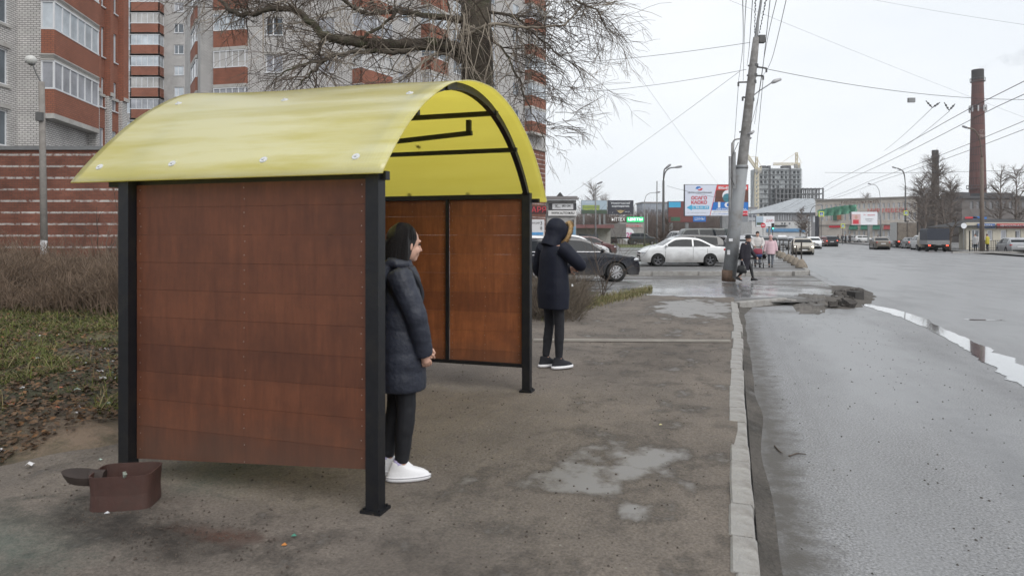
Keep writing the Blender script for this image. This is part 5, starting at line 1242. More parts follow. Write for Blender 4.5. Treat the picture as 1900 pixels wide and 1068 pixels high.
# ---- building B
B = thing('apartment_building', 'grey brick apartment block in the middle distance with a column of red balconies', 'building', V(-47, 90, 0))
q = MB(); X = lambda px: PX(px, 90)
hs = []; x0 = X(222); zz = [28.1 - 2.8 * k + 1.15 for k in range(-4, 9)]
for z in zz:
    hs.append((X(232) - x0, X(247) - x0, z - .3, z + 1.35)); hs.append((X(323) - x0, X(341) - x0, z - .9, z + .35))
qq = wall(q, (x0, 90), (X(352), 90), 0, 44, hs); q.build('wall', M['wb'], B, world=True)
for h in hs: window(B, qq, *h, n=2 if h[1] - h[0] > 1.2 else 1, gm=M['glass_pale'] if h[0] < 3 else rnd.choice(GL), fw=.09)
for z in zz:
    balcony(B, [(X(251), 90), (X(251), 88.8), (X(304), 88.8), (X(304), 90)], z - 1.4, z - 1.15, (z, z + 1.38), (1, 5, 1), rnd.choice([curt, M['glass_pale'], M['glass'], M['glass_light']]))
q = MB(); slab_box(q, (X(222), 90), (X(352), 90), 44, 44.5, -.2, 12); q.build('roof', M['slab'], B, world=True)
q = MB(); wall(q, (X(352), 90), (X(352) , 102), 0, 44); q.build('side_wall', M['wb'], B, world=True)
# ---- building C : long block behind the big tree
C = thing('apartment_building', 'long white brick tower block behind the big bare tree with red balconies', 'building', V(-8, 60, 0))
q = MB(); HC = 40
rows = [13.8 + 2.8 * k for k in range(-4, 9)]
p0 = (-19.85, 51.0); hs = [(u0, u1, z, z + 1.3) for z in rows for u0, u1 in ((PX(493, 51) + 19.85, PX(525, 51) + 19.85), (PX(590, 51) + 19.85, PX(621, 51) + 19.85))]
wall_c = wall(q, p0, (-12.1, 51.0), 0, HC, hs, mi=0)
wall(q, (-28.9, 60), (-23.85, 52), 0, HC, mi=0); wall(q, (-23.85, 52), (-22.75, 51.7), 0, HC, mi=0); wall(q, (-22.75, 51.9), (-19.85, 51.3), 0, HC, mi=0); wall(q, (-19.85, 51.3), (-19.85, 51.0), 0, HC, mi=0)
q.build('wall', [M['wb']], C, world=True)
for h in hs: window(C, wall_c, *h, n=2, gm=rnd.choice([M['glass'], M['glass'], M['glass_light'], M['glass_pale']]))
for h in hs: q = MB(); a, b = wall_c(h[0] - .1, 0), wall_c(h[1] + .1, 0); slab_box(q, a, b, h[3] + .05, h[3] + .27, -.04, 0); q.build('lintel', M['slab'], C, world=True)
for z in rows:
    balcony(C, [(-22.75, 51.75), (-22.6, 51.35), (-19.95, 50.75), (-19.85, 51.1)], z - 1.1, z - .85, (z + .38, z + 1.68), (1, 5, 1), rnd.choice([curt, M['glass_light'], M['glass_pale']]), roofslab=False)
for z in rows[:10]:
    balcony(C, [(-27.0, 57.0), (-26.6, 56.2), (-24.9, 53.4), (-24.7, 53.3)], z - 1.1, z - .85, (z + .2, z + 1.6), (1, 2, 1), M['glass'], roofslab=False)
d = (V(3.9, 79, 0) - V(-12.1, 51, 0)); LC = d.length; dn = d.normalized(); nin = V(-dn.y, dn.x, 0)
q = MB(); hs2 = []
wc = [(3.6 + 1.0, 5.9 + .1), (12.5, 13.9), (18.6, 20.0), (23.6, 25.0)]
for z in rows:
    for a, b in wc: hs2.append((a + 1, b + 1, z, z + 1.3))
hs2 = [h for h in hs2 if h[2] > 11.6]
wall_d = wall(q, (-12.1, 51), (3.9, 79), 11.4, HC, hs2, mi=0); wall(q, (-12.1, 51), (3.9, 79), 0, 11.4, mi=1)
wall(q, (3.9, 79), (3.9 - 9, 79 + 7), 11.4, HC, mi=0); wall(q, (3.9, 79), (3.9 - 9, 79 + 7), 0, 11.4, mi=1)
slab_box(q, (-12.1, 51), (3.9, 79), 11.25, 11.45, -.15, 0, 2)
q.build('street_wall', [M['wb'], M['band'], M['slab']], C, world=True)
for h in hs2: window(C, wall_d, *h, n=2, gm=rnd.choice(GL))
def on_d(u, t=0): p = V(-12.1, 51, 0) + dn * u - nin * t; return (p.x, p.y)
for z in [r for r in rows if r > 11]:
    for u0, u1, t in ((.15, 3.75, .9), (8.6, 11.4, .9), (27.2, 30.6, .9)):
        balcony(C, [on_d(u0), on_d(u0, t), on_d(u1, t), on_d(u1)], z - 1.1, z - .85, (z + .3, z + 1.65), (1, 4, 1), rnd.choice([curt, M['glass_light'], M['glass_pale'], M['glass']]), roofslab=False)
q = MB(); q.add([V(-28.9, 60, HC), V(-23.8, 52, HC), V(-19.9, 51, HC), V(-12.1, 51, HC), V(3.9, 79, HC), V(-5, 86, HC)], [(0, 1, 2, 3, 4, 5)]); q.build('roof', M['slab'], C, world=True)
# shop front at the foot of the block (seen right of the shelter)
q = MB(); q.box((PX(994, 75), 74.6, 4.35), (2.3, .15, .9)); sb = q.top('shop_sign', mat('dark sign board', (.06, .02, .02), .6), 'dark shop sign with red lettering at the foot of the tower block', 'sign', origin=V(PX(994, 75), 74.6, 3.9))
t = txt('БАРЯ', (PX(995, 75), 74.5, 4.4), 2.1, .62); t.build('lettering', mat('red letters', (.6, .06, .08), .5), sb, world=True)
q = MB(); q.box((PX(997, 74), 73.6, 2.35), (1.5, .1, 1.9)); ps = q.top('poster', M['pvc'], 'white and blue poster on the wall below the red sign', 'poster')
q = MB(); q.box((PX(997, 74), 73.53, 1.75), (1.2, .02, .3)); q.build('blue_band', mat('blue print', (.08, .3, .6), .5), ps, world=True)
t = txt('3', (PX(1004, 74), 73.53, 2.9), .2, .4); t.join(txt('АКЦИЯ', (PX(994, 74), 73.53, 2.9), .8, .22)); t.join(txt('8', (PX(1004, 74), 73.53, 2.35), .2, .35)); t.build('lettering', mat('print black', (.03, .03, .03), .6), ps, world=True)
q = MB(); q.box((PX(992, 72), 72.8, .5), (4.5, .5, 1.2)); q.top('low_wall', M['concrete'], 'low pale wall under the poster by the white hatchback', 'wall')
# ---- AUTO shop
Y = 80; K = thing('car_parts_shop', 'small two storey shop with white name board and dark entrance', 'shop', V(PX(1043, Y), Y, 0))
q = MB(); hs = [(PX(1031, Y) - PX(1015, Y), PX(1057, Y) - PX(1015, Y), 0.0, 3.1), (PX(1060, Y) - PX(1015, Y), PX(1065, Y) - PX(1015, Y), 2.7, 3.4)]
qk = wall(q, (PX(1015, Y), Y), (PX(1069, Y), Y), 0, 5.7, hs, rev=.9); wall(q, (PX(1069, Y), Y), (PX(1069, Y), Y + 9), 0, 5.7); wall(q, (PX(1015, Y), Y + 9), (PX(1015, Y), Y), 0, 5.7)
q.build('wall', mat('grey shop cladding', (.36, .355, .35), .8, dirt=(.25, .24, .23)), K, world=True)
q = MB(); q.add([qk(hs[0][0], 0, .85), qk(hs[0][1], 0, .85), qk(hs[0][1], 3.1, .85), qk(hs[0][0], 3.1, .85)], [(0, 1, 2, 3)]); q.build('entrance', mat('dark entrance', (.03, .04, .055), .3), K, world=True)
q = MB(); q.box((PX(1037, Y), Y + .75, 1.4), (.9, .05, 2.4)); q.build('door', mat('blue grey door', (.12, .16, .2), .5), K, world=True)
q = MB(); q.box((PX(1042, Y), Y - .25, 5.85), (3.9, 1.2, .2)); q.box((PX(1042, Y), Y - .1, 6.05), (3.6, 1.0, .18)); q.build('cornice', mat('grey trim', (.2, .19, .19), .7), K, world=True)
q = MB(); x0, x1 = PX(1033, Y), PX(1047, Y); xm = (x0 + x1) / 2; q.add([V(x0, Y + .5, 6.14), V(x1, Y + .5, 6.14), V(xm, Y + .5, 6.7), V(x0, Y + 3, 6.14), V(x1, Y + 3, 6.14), V(xm, Y + 3, 6.7)], [(0, 1, 2), (3, 5, 4), (0, 2, 5, 3), (1, 4, 5, 2)]); q.build('dormer', mat('dark roofing', (.05, .05, .05), .7), K, world=True)
q = MB(); q.box((PX(1044, Y), Y - .12, 4.95), (3.2, .2, .75)); bd_ = q.build('sign_board', mat('dark board', (.04, .04, .045), .5), K, world=True)
q = MB(); q.box((PX(1044, Y), Y - .24, 4.95), (2.45, .04, .66)); q.build('sign_face', M['pvc'], K, world=True)
t = txt('Ж', (PX(1032, Y), Y - .27, 5.0), .35, .4); t.join(txt('АВТО', (PX(1037, Y), Y - .27, 4.85), .35, .16)); t.join(txt('JIЮ ON', (PX(1050, Y), Y - .27, 5.0), 1.0, .3, bold=.03)); t.build('lettering', M['under'], K, world=True)
q = MB(); q.box((PX(1043, Y), Y - .2, 4.18), (3.3, .16, .62)); q.build('sign_face', M['white'], K, world=True)
t = txt('WWW.AUTO1M.RU', (PX(1044, Y), Y - .29, 4.18), 2.7, .32, bold=.02); t.build('lettering', M['under'], K, world=True)
for px_ in (1024, 1064): q = MB(); q.box((PX(px_, Y), Y - .1, 1.4), (.5, .06, 2.4)); q.build('wall_panel', mat('blue wall panel', (.18, .32, .45), .6) if px_ > 1030 else M['pvc'], K, world=True)
# ---- billboards
def billboard(label, x0, x1, y0, y1, Y, face, legs, rz=0, legw=.35, name='billboard'):
    c = P((x0 + x1) / 2, (y0 + y1) / 2, Y); wd = (x1 - x0) / F * Y; ht = (y1 - y0) / F * Y
    T = thing(name, label, 'billboard', V(c.x, c.y, 0), rz)
    q = MB(); q.box((0, .17, c.z), (wd + .1, .28, ht + .1)); q.build('frame', mat('billboard frame', (.10, .10, .11), .6), T)
    q = MB(); q.box((0, 0, c.z), (wd, .04, ht)); fc = q.build('poster', face, T)
    for lx in legs:
        q = MB(); q.box((lx, .3, (c.z - ht / 2) / 2), (legw, legw, c.z - ht / 2)); q.build('leg', M['pole_metal'], T)
    return T, fc, c.z, wd, ht
def panel(T, x, z, w_, h, m, y=-.03, poly=None, name='printed_panel'):
    q = MB()
    if poly: q.add([V(a, y, b) for a, b in poly], [tuple(range(len(poly)))])
    else: q.quad(V(x - w_ / 2, y, z - h / 2), V(x + w_ / 2, y, z - h / 2), V(x + w_ / 2, y, z + h / 2), V(x - w_ / 2, y, z + h / 2))
    return q.build(name, m, T)
def lett(T, s, x, z, w_, h, m, y=-.05, bold=0):
    return txt(s, (x, y, z), w_, h, ext=0, bold=bold).build('lettering', m, T)
pr = lambda n, c: mat('print ' + n, c, .55, var=.03)
redp, bluep, whp, blkp = pr('red', (.55, .03, .05)), pr('blue', (.02, .16, .5)), pr('white', (.72, .74, .78)), pr('dark', (.03, .03, .035))
lb = pr('light blue', (.06, .38, .62))
T, fc, cz, wd, ht = billboard('big insurance billboard with a blue arrow beside a red and blue fuel advert', 1271, 1388, 343, 400, 64, pr('pale', (.62, .66, .76)), [.9], legw=.75)
sx = wd / 117; sz = ht / 57; u = lambda px: (px - 1329.5) * sx; v = lambda py: cz - (py - 371.5) * sz
panel(T, 0, 0, 0, 0, pr('brown', (.12, .05, .035)), y=-.028, poly=[(u(1324), v(386)), (u(1388), v(386)), (u(1388), v(352)), (u(1328.5), v(352))])
panel(T, 0, 0, 0, 0, pr('scarlet', (.62, .07, .07)), y=-.03, poly=[(u(1328), v(352.5)), (u(1388), v(352.5)), (u(1388), v(343)), (u(1330), v(343))])
panel(T, 0, 0, 0, 0, bluep, y=-.031, poly=[(u(1319), v(390.5)), (u(1388), v(390.5)), (u(1388), v(375)), (u(1323), v(375))])
panel(T, 0, 0, 0, 0, whp, y=-.032, poly=[(u(1317), v(400)), (u(1388), v(400)), (u(1388), v(390)), (u(1319), v(390))])
panel(T, 0, 0, 0, 0, redp, y=-.036, poly=[(u(1316.5), v(400)), (u(1317.6), v(400)), (u(1331), v(343)), (u(1330), v(343))])
panel(T, u(1380), v(395.5), 14 * sx, 9 * sz, redp, y=-.037)
q = MB(); ring = [(u(1352) + 12 * sx * math.cos(a), v(363) + 11 * sz * math.sin(a)) for a in [2 * math.pi * i / 24 for i in range(24)]]; panel(T, 0, 0, 0, 0, whp, y=-.033, poly=ring)
ring = [(u(1349) + 8 * sx * math.cos(a), v(367) + 8 * sz * math.sin(a)) for a in [2 * math.pi * i / 24 for i in range(24)]]; panel(T, 0, 0, 0, 0, pr('teal', (.05, .2, .25)), y=-.034, poly=ring)
lett(T, 'ВЫИГРАЙ', u(1359), v(347.8), 52 * sx, 6 * sz, whp, bold=.03)
lett(T, '100', u(1355), v(380), 46 * sx, 11 * sz, whp, bold=.01); lett(T, 'ЛИТРОВ БЕНЗИНА', u(1357), v(388), 56 * sx, 3.2 * sz, whp, bold=.02)
lett(T, 'ЦЕНТР КАСКО', u(1340), v(392.6), 34 * sx, 2.2 * sz, blkp); lett(T, 'АВТОСТРАХОВАНИЕ', u(1337), v(396.8), 34 * sx, 2.5 * sz, bluep); lett(T, 'ОСАГО', u(1380), v(396), 10 * sx, 3 * sz, whp)
lett(T, 'ЦЕНТР СТРАХОВАНИЯ', u(1298), v(357.5), 44 * sx, 3 * sz, blkp, bold=.01); lett(T, 'ОСАГО', u(1297), v(367), 29 * sx, 6.6 * sz, redp, bold=.03); lett(T, 'КАСКО', u(1297), v(375.3), 29 * sx, 6.6 * sz, redp, bold=.03)
panel(T, 0, 0, 0, 0, lb, poly=[(u(1273.5), v(385)), (u(1283.5), v(390.5)), (u(1283.5), v(388)), (u(1315), v(388)), (u(1316), v(382)), (u(1283.5), v(382)), (u(1283.5), v(379.5))])
lett(T, 'т. 90-51-97', u(1299), v(385), 30 * sx, 3.4 * sz, whp, bold=.02); lett(T, 'ул. Автостроителей, 1', u(1294), v(394.6), 38 * sx, 2.4 * sz, pr('grey', (.3, .32, .36)))
panel(T, 0, 0, 0, 0, bluep, poly=[(u(1290), v(350)), (u(1293), v(346)), (u(1299), v(346)), (u(1301), v(349)), (u(1297), v(348.5)), (u(1294), v(351))]); panel(T, 0, 0, 0, 0, redp, y=-.034, poly=[(u(1304), v(350)), (u(1301), v(353.5)), (u(1296), v(353.5)), (u(1294), v(350.8)), (u(1298), v(351.5)), (u(1301), v(349))])
T, fc, cz, wd, ht = billboard('dark starry billboard with white lettering beyond the side street', 1128, 1175, 372, 397, 125, pr('night', (.035, .035, .05)), [0, -3.8, 3.8])
lett(T, 'Новогодний', 0, cz + .75, 3.4, .42, whp, bold=.02); lett(T, 'корпоратив', 0, cz + .15, 3.2, .38, whp, bold=.02); lett(T, 'ЗВОНИ', 1.2, cz - .8, .9, .18, whp)
panel(T, 0, 0, 0, 0, pr('gold', (.4, .3, .15)), poly=[(-1.0, cz - .25), (-.6, cz - .6), (0, cz - .5), (.6, cz - .6), (1.0, cz - .25), (.35, cz - .95), (0, cz - 1.15), (-.35, cz - .95)])
for i in range(14): panel(T, rnd.uniform(-2.2, 2.2), cz + rnd.choice([-1, 1]) * rnd.uniform(.85, 1.15), .07, .07, whp)
T, fc, cz, wd, ht = billboard('green and blue landscape billboard left of the dark starry one', 1079, 1126, 372, 396, 125, pr('sky blue', (.36, .44, .52)), [1.9, -1.9])
panel(T, 0, cz - .85, wd, .7, pr('dark green', (.06, .09, .06))); panel(T, -.6, cz - .05, 3.2, .8, pr('grass', (.22, .28, .1)), y=-.035)
lett(T, 'ДОМА', -.9, cz + .2, 1.8, .3, pr('lime', (.5, .6, .05))); lett(T, 'КВАРТИРЫ', -.5, cz - .4, 2.8, .35, pr('lime', (.5, .6, .05))); lett(T, 'СКИДКИ', -1.2, cz + .85, 2, .25, whp)
T, fc, cz, wd, ht = billboard('blue and red billboard partly hidden behind the insurance billboard', 1240, 1311, 374, 412, 85, pr('dark red', (.16, .05, .045)), [0, -2])
panel(T, -1.6, cz + .9, 1.5, .7, lb); panel(T, 1.5, cz - .85, 1.6, .75, bluep, y=-.035); panel(T, -1.5, cz - .9, 1.2, .5, pr('pine', (.04, .12, .07)), y=-.034); lett(T, 'ШИНЫ', 1.5, cz - .85, 1.2, .35, whp)
T, fc, cz, wd, ht = billboard('small white billboard with red letters beyond the oncoming traffic', 1403, 1437, 401, 420, 150, whp, [1.0])
panel(T, -1.25, cz + .1, 1.6, 1.9, pr('sky blue', (.36, .44, .52))); panel(T, -1.2, cz - .55, 1.4, .6, pr('dark green', (.06, .09, .06)), y=-.035); lett(T, 'ДАЮ', .95, cz + .1, 1.6, .6, redp)
T, fc, cz, wd, ht = billboard('white billboard with a red figure in front of the beige building', 1580, 1628, 393, 417, 145, whp, [1.0], legw=.3)
panel(T, -1.8, cz - .2, 1.9, 2.2, pr('pale pink', (.6, .4, .4))); panel(T, -1.85, cz - .75, 1.2, .9, redp, y=-.035)
ring = [(-1.8 + .33 * math.cos(a), cz + .25 + .42 * math.sin(a)) for a in [2 * math.pi * i / 16 for i in range(16)]]; panel(T, 0, 0, 0, 0, pr('face', (.5, .3, .24)), y=-.036, poly=ring)
lett(T, '14 февраля', 1.0, cz + .7, 2.4, .42, redp); lett(T, 'ДАРИМ', 1.0, cz - .2, 1.7, .25, blkp); lett(T, 'СКИДКУ', 1.0, cz - .6, 1.2, .2, blkp)
# green flower shop sign
fs_ = thing('flower_kiosk', 'small kiosk with a glowing green flower sign and round poster', 'kiosk', V(PX(1173, 118), 118, 0))
q = MB(); q.box((0, 1.5, 1.9), (4.2, 3, 3.8)); q.build('kiosk_wall', mat('grey kiosk', (.30, .29, .29), .7, dirt=(.2, .18, .17)), fs_)
q = MB(); q.box((.5, -.1, 4.3), (2.9, .14, .85)); q.build('sign_board', mat('glowing green', (.01, .5, .16), .5, emit=.9), fs_)
t = txt('ЦВЕТЫ', (.5, -.2, 4.3), 2.5, .55, bold=.03); t.build('lettering', mat('glowing white', (.8, 1, .85), .5, emit=1.0), fs_)
t = txt('ЫТТЕХ', (-2.4, -.1, 4.35), 2.3, .6); t.build('lettering', mat('white letters', (.75, .75, .75), .5, emit=.3), fs_)
q = MB(); q.box((.2, -.05, 3.2), (3.2, .08, .5)); q.build('sign_board', mat('pinkish board', (.42, .33, .33), .7), fs_); t = txt('РОЗЫ', (.2, -.12, 3.2), 2.4, .34); t.build('lettering', redp, fs_)
q = MB(); q.lathe((-.8, -.12, 1.7), [(.001, 0), (1.15, 0), (1.15, .06)], axis='Y', n=28); q.build('round_poster', whp, fs_); t = txt('20', (-.5, -.18, 1.6), 1.1, .9, bold=.02); t.build('lettering', pr('magenta', (.5, .05, .25)), fs_)
# low shed/market left of it
q = MB(); q.box((PX(1095, 100), 102, 1.3), (6.0, 4, 2.6)); sd_ = q.top('market_stall', mat('pale stall wall', (.38, .37, .35), .8, dirt=(.28, .25, .22)), 'low pale market building with a red tiled edge between shop and lorry', 'building')
q = MB(); q.box((PX(1095, 100), 99.9, 2.85), (6.4, 4.6, .5)); q.build('roof', mat('reddish roof', (.20, .10, .10), .8), sd_, world=True)
for x_ in (1080, 1092, 1104): q = MB(); q.box((PX(x_, 100), 99.95, 1.4), (.9, .1, .7)); q.build('stall_window', M['glass'], sd_, world=True)
# ---- construction tower and skeleton
Y = 400; CT = thing('unfinished_tower', 'unfinished grey high-rise with scaffolding and concrete frame', 'building', V(PX(1445, Y), Y, 0))
x0, x1 = PX(1408, Y), PX(1487, Y); q = MB(); hs = []
for r in range(13):
    for c in range(10):
        if rnd.random() < .82: a = .7 + c * (x1 - x0 - .8) / 10; hs.append((a, a + 1.5, 4 + 2.8 * r, 5.6 + 2.8 * r))
qc = wall(q, (x0, Y), (x1, Y), 0, 41, hs, rev=1.2); wall(q, (x1, Y), (x1, Y + 14), 0, 41); wall(q, (x0, Y + 14), (x0, Y), 0, 41)
q.build('wall', mat('grey blockwork', (.34, .36, .37), .9, var=.2, scale=.4), CT, world=True)
q = MB(); q.quad(V(x0 + .2, Y + 1.2, 3), V(x1 - .2, Y + 1.2, 3), V(x1 - .2, Y + 1.2, 40), V(x0 + .2, Y + 1.2, 40)); q.build('dark_interior', mat('dark interior', (.13, .135, .145), .9), CT, world=True)
q = MB()
for px_ in (1428, 1466): q.box2((PX(px_ - 1.5, Y), Y - .3, 6), (PX(px_ + 1.5, Y), Y, 42))
for px_, w_ in ((1420, 2.5), (1430, 1.6), (1460, 3), (1467, 2)): q.box((PX(px_, Y), Y + 4, 41.9), (w_, 4, 1.6))
q.build('shaft', mat('dark concrete', (.09, .09, .095), .9), CT, world=True)
q = MB()
for k in range(14): q.box(((x0 + x1) / 2, Y - .35, 3.6 + 2.8 * k), (x1 - x0, .7, .16))
for k in range(15): q.box((x0 + (x1 - x0) * k / 14, Y - .7, 20), (.12, .12, 40))
q.build('scaffold', mat('scaffold', (.17, .17, .175), .8), CT, world=True)
q = MB(); X0, X1 = PX(1440, Y - 5), PX(1527, Y - 5); nb = 12
for k in range(nb + 1): q.box((X0 + (X1 - X0) * k / nb, Y - 5, 14.5), (.7, .7, 29))
for k in range(10): q.box(((X0 + X1) / 2, Y - 1, 1.6 + 3 * k), (X1 - X0 + .7, 9, .45))
for k in range(nb + 1): q.box((X0 + (X1 - X0) * k / nb, Y + 3, 14.5), (.6, .6, 29))
SK = q.top('concrete_skeleton', mat('skeleton concrete', (.14, .14, .145), .9, var=.2), 'dark concrete frame of an unfinished lower wing beside the high-rise', 'building')
q = MB()
for k in range(3): q.box((X0 + 4.0 + 4.6 * k * 0, Y - 5.5, 6 + 6 * k), (5.0, .2, 5.6))
for k in range(4): q.box((X0 + 14 + (k % 2) * 5, Y - 5.5, 8 + 4 * k), (2.0, .2, 2.6))
q.build('infill_panel', mat('slate panel', (.08, .10, .13), .6), SK, world=True)
def crane(label, base, H, jib, cj, rz, lw, tilt=0):
    T = thing('tower_crane', label, 'crane', base, rz); ym = mat('pale yellow crane paint', (.62, .56, .42), .7)
    def truss(a, b, w_, n, nm):
        q = MB(); a, b = Vector(a), Vector(b); d = (b - a); z = d.normalized(); x = V(0, 1, 0); y = z.cross(x).normalized(); x = y.cross(z)
        cs = [x * w_ / 2 + y * w_ / 2, -x * w_ / 2 + y * w_ / 2, -x * w_ / 2 - y * w_ / 2, x * w_ / 2 - y * w_ / 2]
        for c in cs: q.bar(a + c, b + c, lw)
        for i in range(n):
            p, r = a + d * i / n, a + d * (i + 1) / n
            for k in range(4): q.bar(p + cs[k], r + cs[(k + 1) % 4], lw * .8)
        q.build(nm, ym, T)
    truss((0, 0, 0), (0, 0, H), 1.8, 16, 'mast'); truss((0, 0, H), (jib * math.cos(tilt), 0, H + jib * math.sin(tilt)), 1.2, 14, 'jib')
    if cj: truss((0, 0, H), (-cj, 0, H), 1.2, 4, 'counter_jib'); q = MB(); q.box((-cj + 1, 0, H - 1.2), (2.2, 1.4, 2.4)); q.build('counterweight', M['concrete'], T)
    truss((0, 0, H), (0, 0, H + 7), 1.0, 3, 'tower_head')
    q = MB(); q.bar((0, 0, H + 7), (jib * .65 * math.cos(tilt), 0, H + jib * .65 * math.sin(tilt) + .8), lw * .7); q.bar((0, 0, H + 7), (-max(cj, 3), 0, H + .5), lw * .7); q.build('tie_rod', ym, T)
    q = MB(); q.box((.9, 1.0, H - 1.2), (1.6, 1.4, 2)); q.build('cab', M['concrete'], T)
crane('tower crane with a horizontal jib standing on the unfinished high-rise', V(PX(1478, 408), 408, 0), 41 + 3.2, 14, -1.5 + 3.5, R(180), .32)
crane('tower crane with a raised jib at the left side of the unfinished high-rise', V(PX(1404, 395), 395, 0), 40, 12, 2.5, R(180), .32, tilt=R(55))
# ---- grey roofed hall and neighbours
Y = 230; HL = thing('hall', 'long hall with a pale grey metal roof and tall narrow windows', 'building', V(PX(1480, Y), Y, 0))
xa, xb, xc, xd = PX(1425, Y), PX(1475, Y), PX(1580, Y), PX(1440, Y); ze = PZ(393, Y); zr = PZ(369, Y)
q = MB(); hs = [(PX(1444 + 4.6 * k, Y) - xa, PX(1446.5 + 4.6 * k, Y) - xa, PZ(408, Y), PZ(397, Y)) for k in range(6)] + [(PX(1500 + 9 * k, Y) - xa, PX(1505 + 9 * k, Y) - xa, PZ(412, Y), PZ(400, Y)) for k in range(8)]
ql = wall(q, (xa, Y), (xc, Y), 0, ze, hs, rev=.3); wall(q, (xc, Y), (xc, Y + 22), 0, ze); q.build('wall', mat('grey hall wall', (.19, .19, .20), .8, var=.15), HL, world=True)
for i, h in enumerate(hs): g = MB(); g.quad(ql(h[0], h[2], .25), ql(h[1], h[2], .25), ql(h[1], h[3], .25), ql(h[0], h[3], .25)); g.build('window', mat('pale hall glass', (.5, .52, .55), .4), HL, world=True)
q = MB(); q.add([V(xa - 1, Y - 1, ze - .3), V(xc + 1, Y - 1, ze - .3), V(xc - 8, Y + 12, zr + .8), V(xa + 14, Y + 12, zr + .8), V(xc + 1, Y + 24, ze), V(xa - 1, Y + 24, ze)], [(0, 1, 2, 3), (1, 4, 2), (4, 5, 3, 2), (5, 0, 3)]); q.build('roof', mat('grey metal roof', (.30, .32, .34), .5, var=.12, scale=.5), HL, world=True)
q = MB(); q.box((PX(1559, Y), Y + 4, PZ(377, Y)), (1.8, 2, 1.4)); q.build('dormer', mat('dormer', (.1, .1, .11), .7), HL, world=True)
Y = 190; q = MB(); q.box2((PX(1395, Y), Y, 0), (PX(1505, Y), Y + 14, PZ(411, Y))); lw_ = q.top('shop_row', mat('white shop wall', (.52, .52, .52), .7, dirt=(.4, .38, .36)), 'long low white building with a blue band behind the traffic queue', 'building')
q = MB(); q.box2((PX(1422, Y), Y - .3, PZ(430, Y)), (PX(1495, Y), Y - .02, PZ(424, Y))); q.build('blue_band', mat('blue fascia', (.10, .24, .42), .6), lw_, world=True)
q = MB(); q.box2((PX(1437, Y), Y - .6, PZ(419, Y)), (PX(1460, Y), Y - .02, PZ(417.5, Y))); q.build('canopy', M['under'], lw_, world=True)
for x_ in (1450, 1455, 1464, 1480): q = MB(); q.box2((PX(x_, Y), Y - .12, PZ(416, Y)), (PX(x_ + 2.2, Y), Y - .02, PZ(413, Y))); q.build('window', M['glass'], lw_, world=True)
# beige three storey building
Y0, Y1 = 165, 178; BB = thing('office_building', 'beige three storey building with red rooftop letters and green shop awnings', 'building', V(PX(1600, 170), 170, 0))
p0_, p1_ = (PX(1513, Y0), Y0), (PX(1702, 150), 150); Lb = math.dist(p0_, p1_); zt = PZ(381, Y0) ; hs = []; q = MB()
fu = lambda px: Lb * (px - 1513) / 189.0
for px_ in range(1524, 1700, 9):
    hs.append((fu(px_), fu(px_ + 4.6), 5.0, 6.7)); hs.append((fu(px_), fu(px_ + 4.6), 1.2 + .0, 2.6)) if px_ > 1560 else None
    hs.append((fu(px_), fu(px_ + 4.6), 7.7, 8.9))
hs = [h for h in hs if h]
qb_ = wall(q, p0_, p1_, 0, 9.9, hs, rev=.25); wall(q, p1_, (p1_[0] + 6, p1_[1] + 20), 0, 9.9); q.build('wall', mat('beige render', (.52, .47, .42), .85, var=.1, dirt=(.42, .37, .33), dscale=.4), BB, world=True)
for h in hs: window(BB, qb_, *h, n=2, rev=.25, gm=rnd.choice(GL[:2]), fw=.12, sill=False)
q = MB(); slab_box(q, p0_, p1_, 9.903, 10.2, -.4, 14); slab_box(q, p0_, p1_, 3.9, 4.1, -.2, 0); q.build('cornice', mat('cornice', (.28, .26, .24), .8), BB, world=True)
dirb = math.atan2(p1_[1] - p0_[1], p1_[0] - p0_[0])
def bbp(px_, t=0): u_ = fu(px_); d_ = (Vector(p1_) - Vector(p0_)).normalized(); p = Vector(p0_) + d_ * u_ - Vector((-d_.y, d_.x)) * t; return V(p.x, p.y, 0)
t = txt('МЕБЕЛЬНЫЙ', bbp(1600, .3) + V(0, 0, 9.35), 8, .75, rz=dirb); t.build('lettering', mat('brown letters', (.14, .08, .06), .7), BB, world=True)
t = txt('МИР МЕБЕЛИ', bbp(1650, .3) + V(0, 0, 7.2), 8, .9, rz=dirb); t.build('lettering', redp, BB, world=True)
for px_ in (1588, 1610, 1632, 1652):
    c = bbp(px_, .6); q = MB(); d_ = (Vector(p1_) - Vector(p0_)).normalized(); a = c - V(d_.x, d_.y, 0) * .9; b = c + V(d_.x, d_.y, 0) * .9; n_in = V(-d_.y, d_.x, 0) * .6
    q.add([a + V(0, 0, 2.9), b + V(0, 0, 2.9), b + n_in + V(0, 0, 3.9), a + n_in + V(0, 0, 3.9), a + n_in + V(0, 0, 2.9), b + n_in + V(0, 0, 2.9)], [(0, 1, 2, 3), (0, 3, 4), (1, 5, 2)])
    q.build('awning', mat('green awning', (.03, .15, .10), .7) if px_ != 1652 else mat('red awning', (.3, .05, .05), .7), BB, world=True)
q = MB(); a, b = bbp(1514, .5), bbp(1521, .5); slab_box(q, a, b, 0, 6.2, -.1, .4); q.build('dark_panel', mat('dark wall panel', (.05, .05, .06), .6), BB, world=True)
for px_, c_, z_ in ((1553, (.05, .12, .08), 5.9), (1561, (.35, .14, .08), 6.0)):
    q = MB(); c = bbp(px_, .3); q.box(c + V(0, 0, z_), (.9, .1, 1.5), rz=dirb); q.build('wall_sign', pr('tint %d' % px_, c_), BB, world=True)
q = MB(); q.box(bbp(1553, .4) + V(0, 0, 3.6), (2.6, .1, .5), rz=dirb); q.build('wall_sign', redp, BB, world=True)
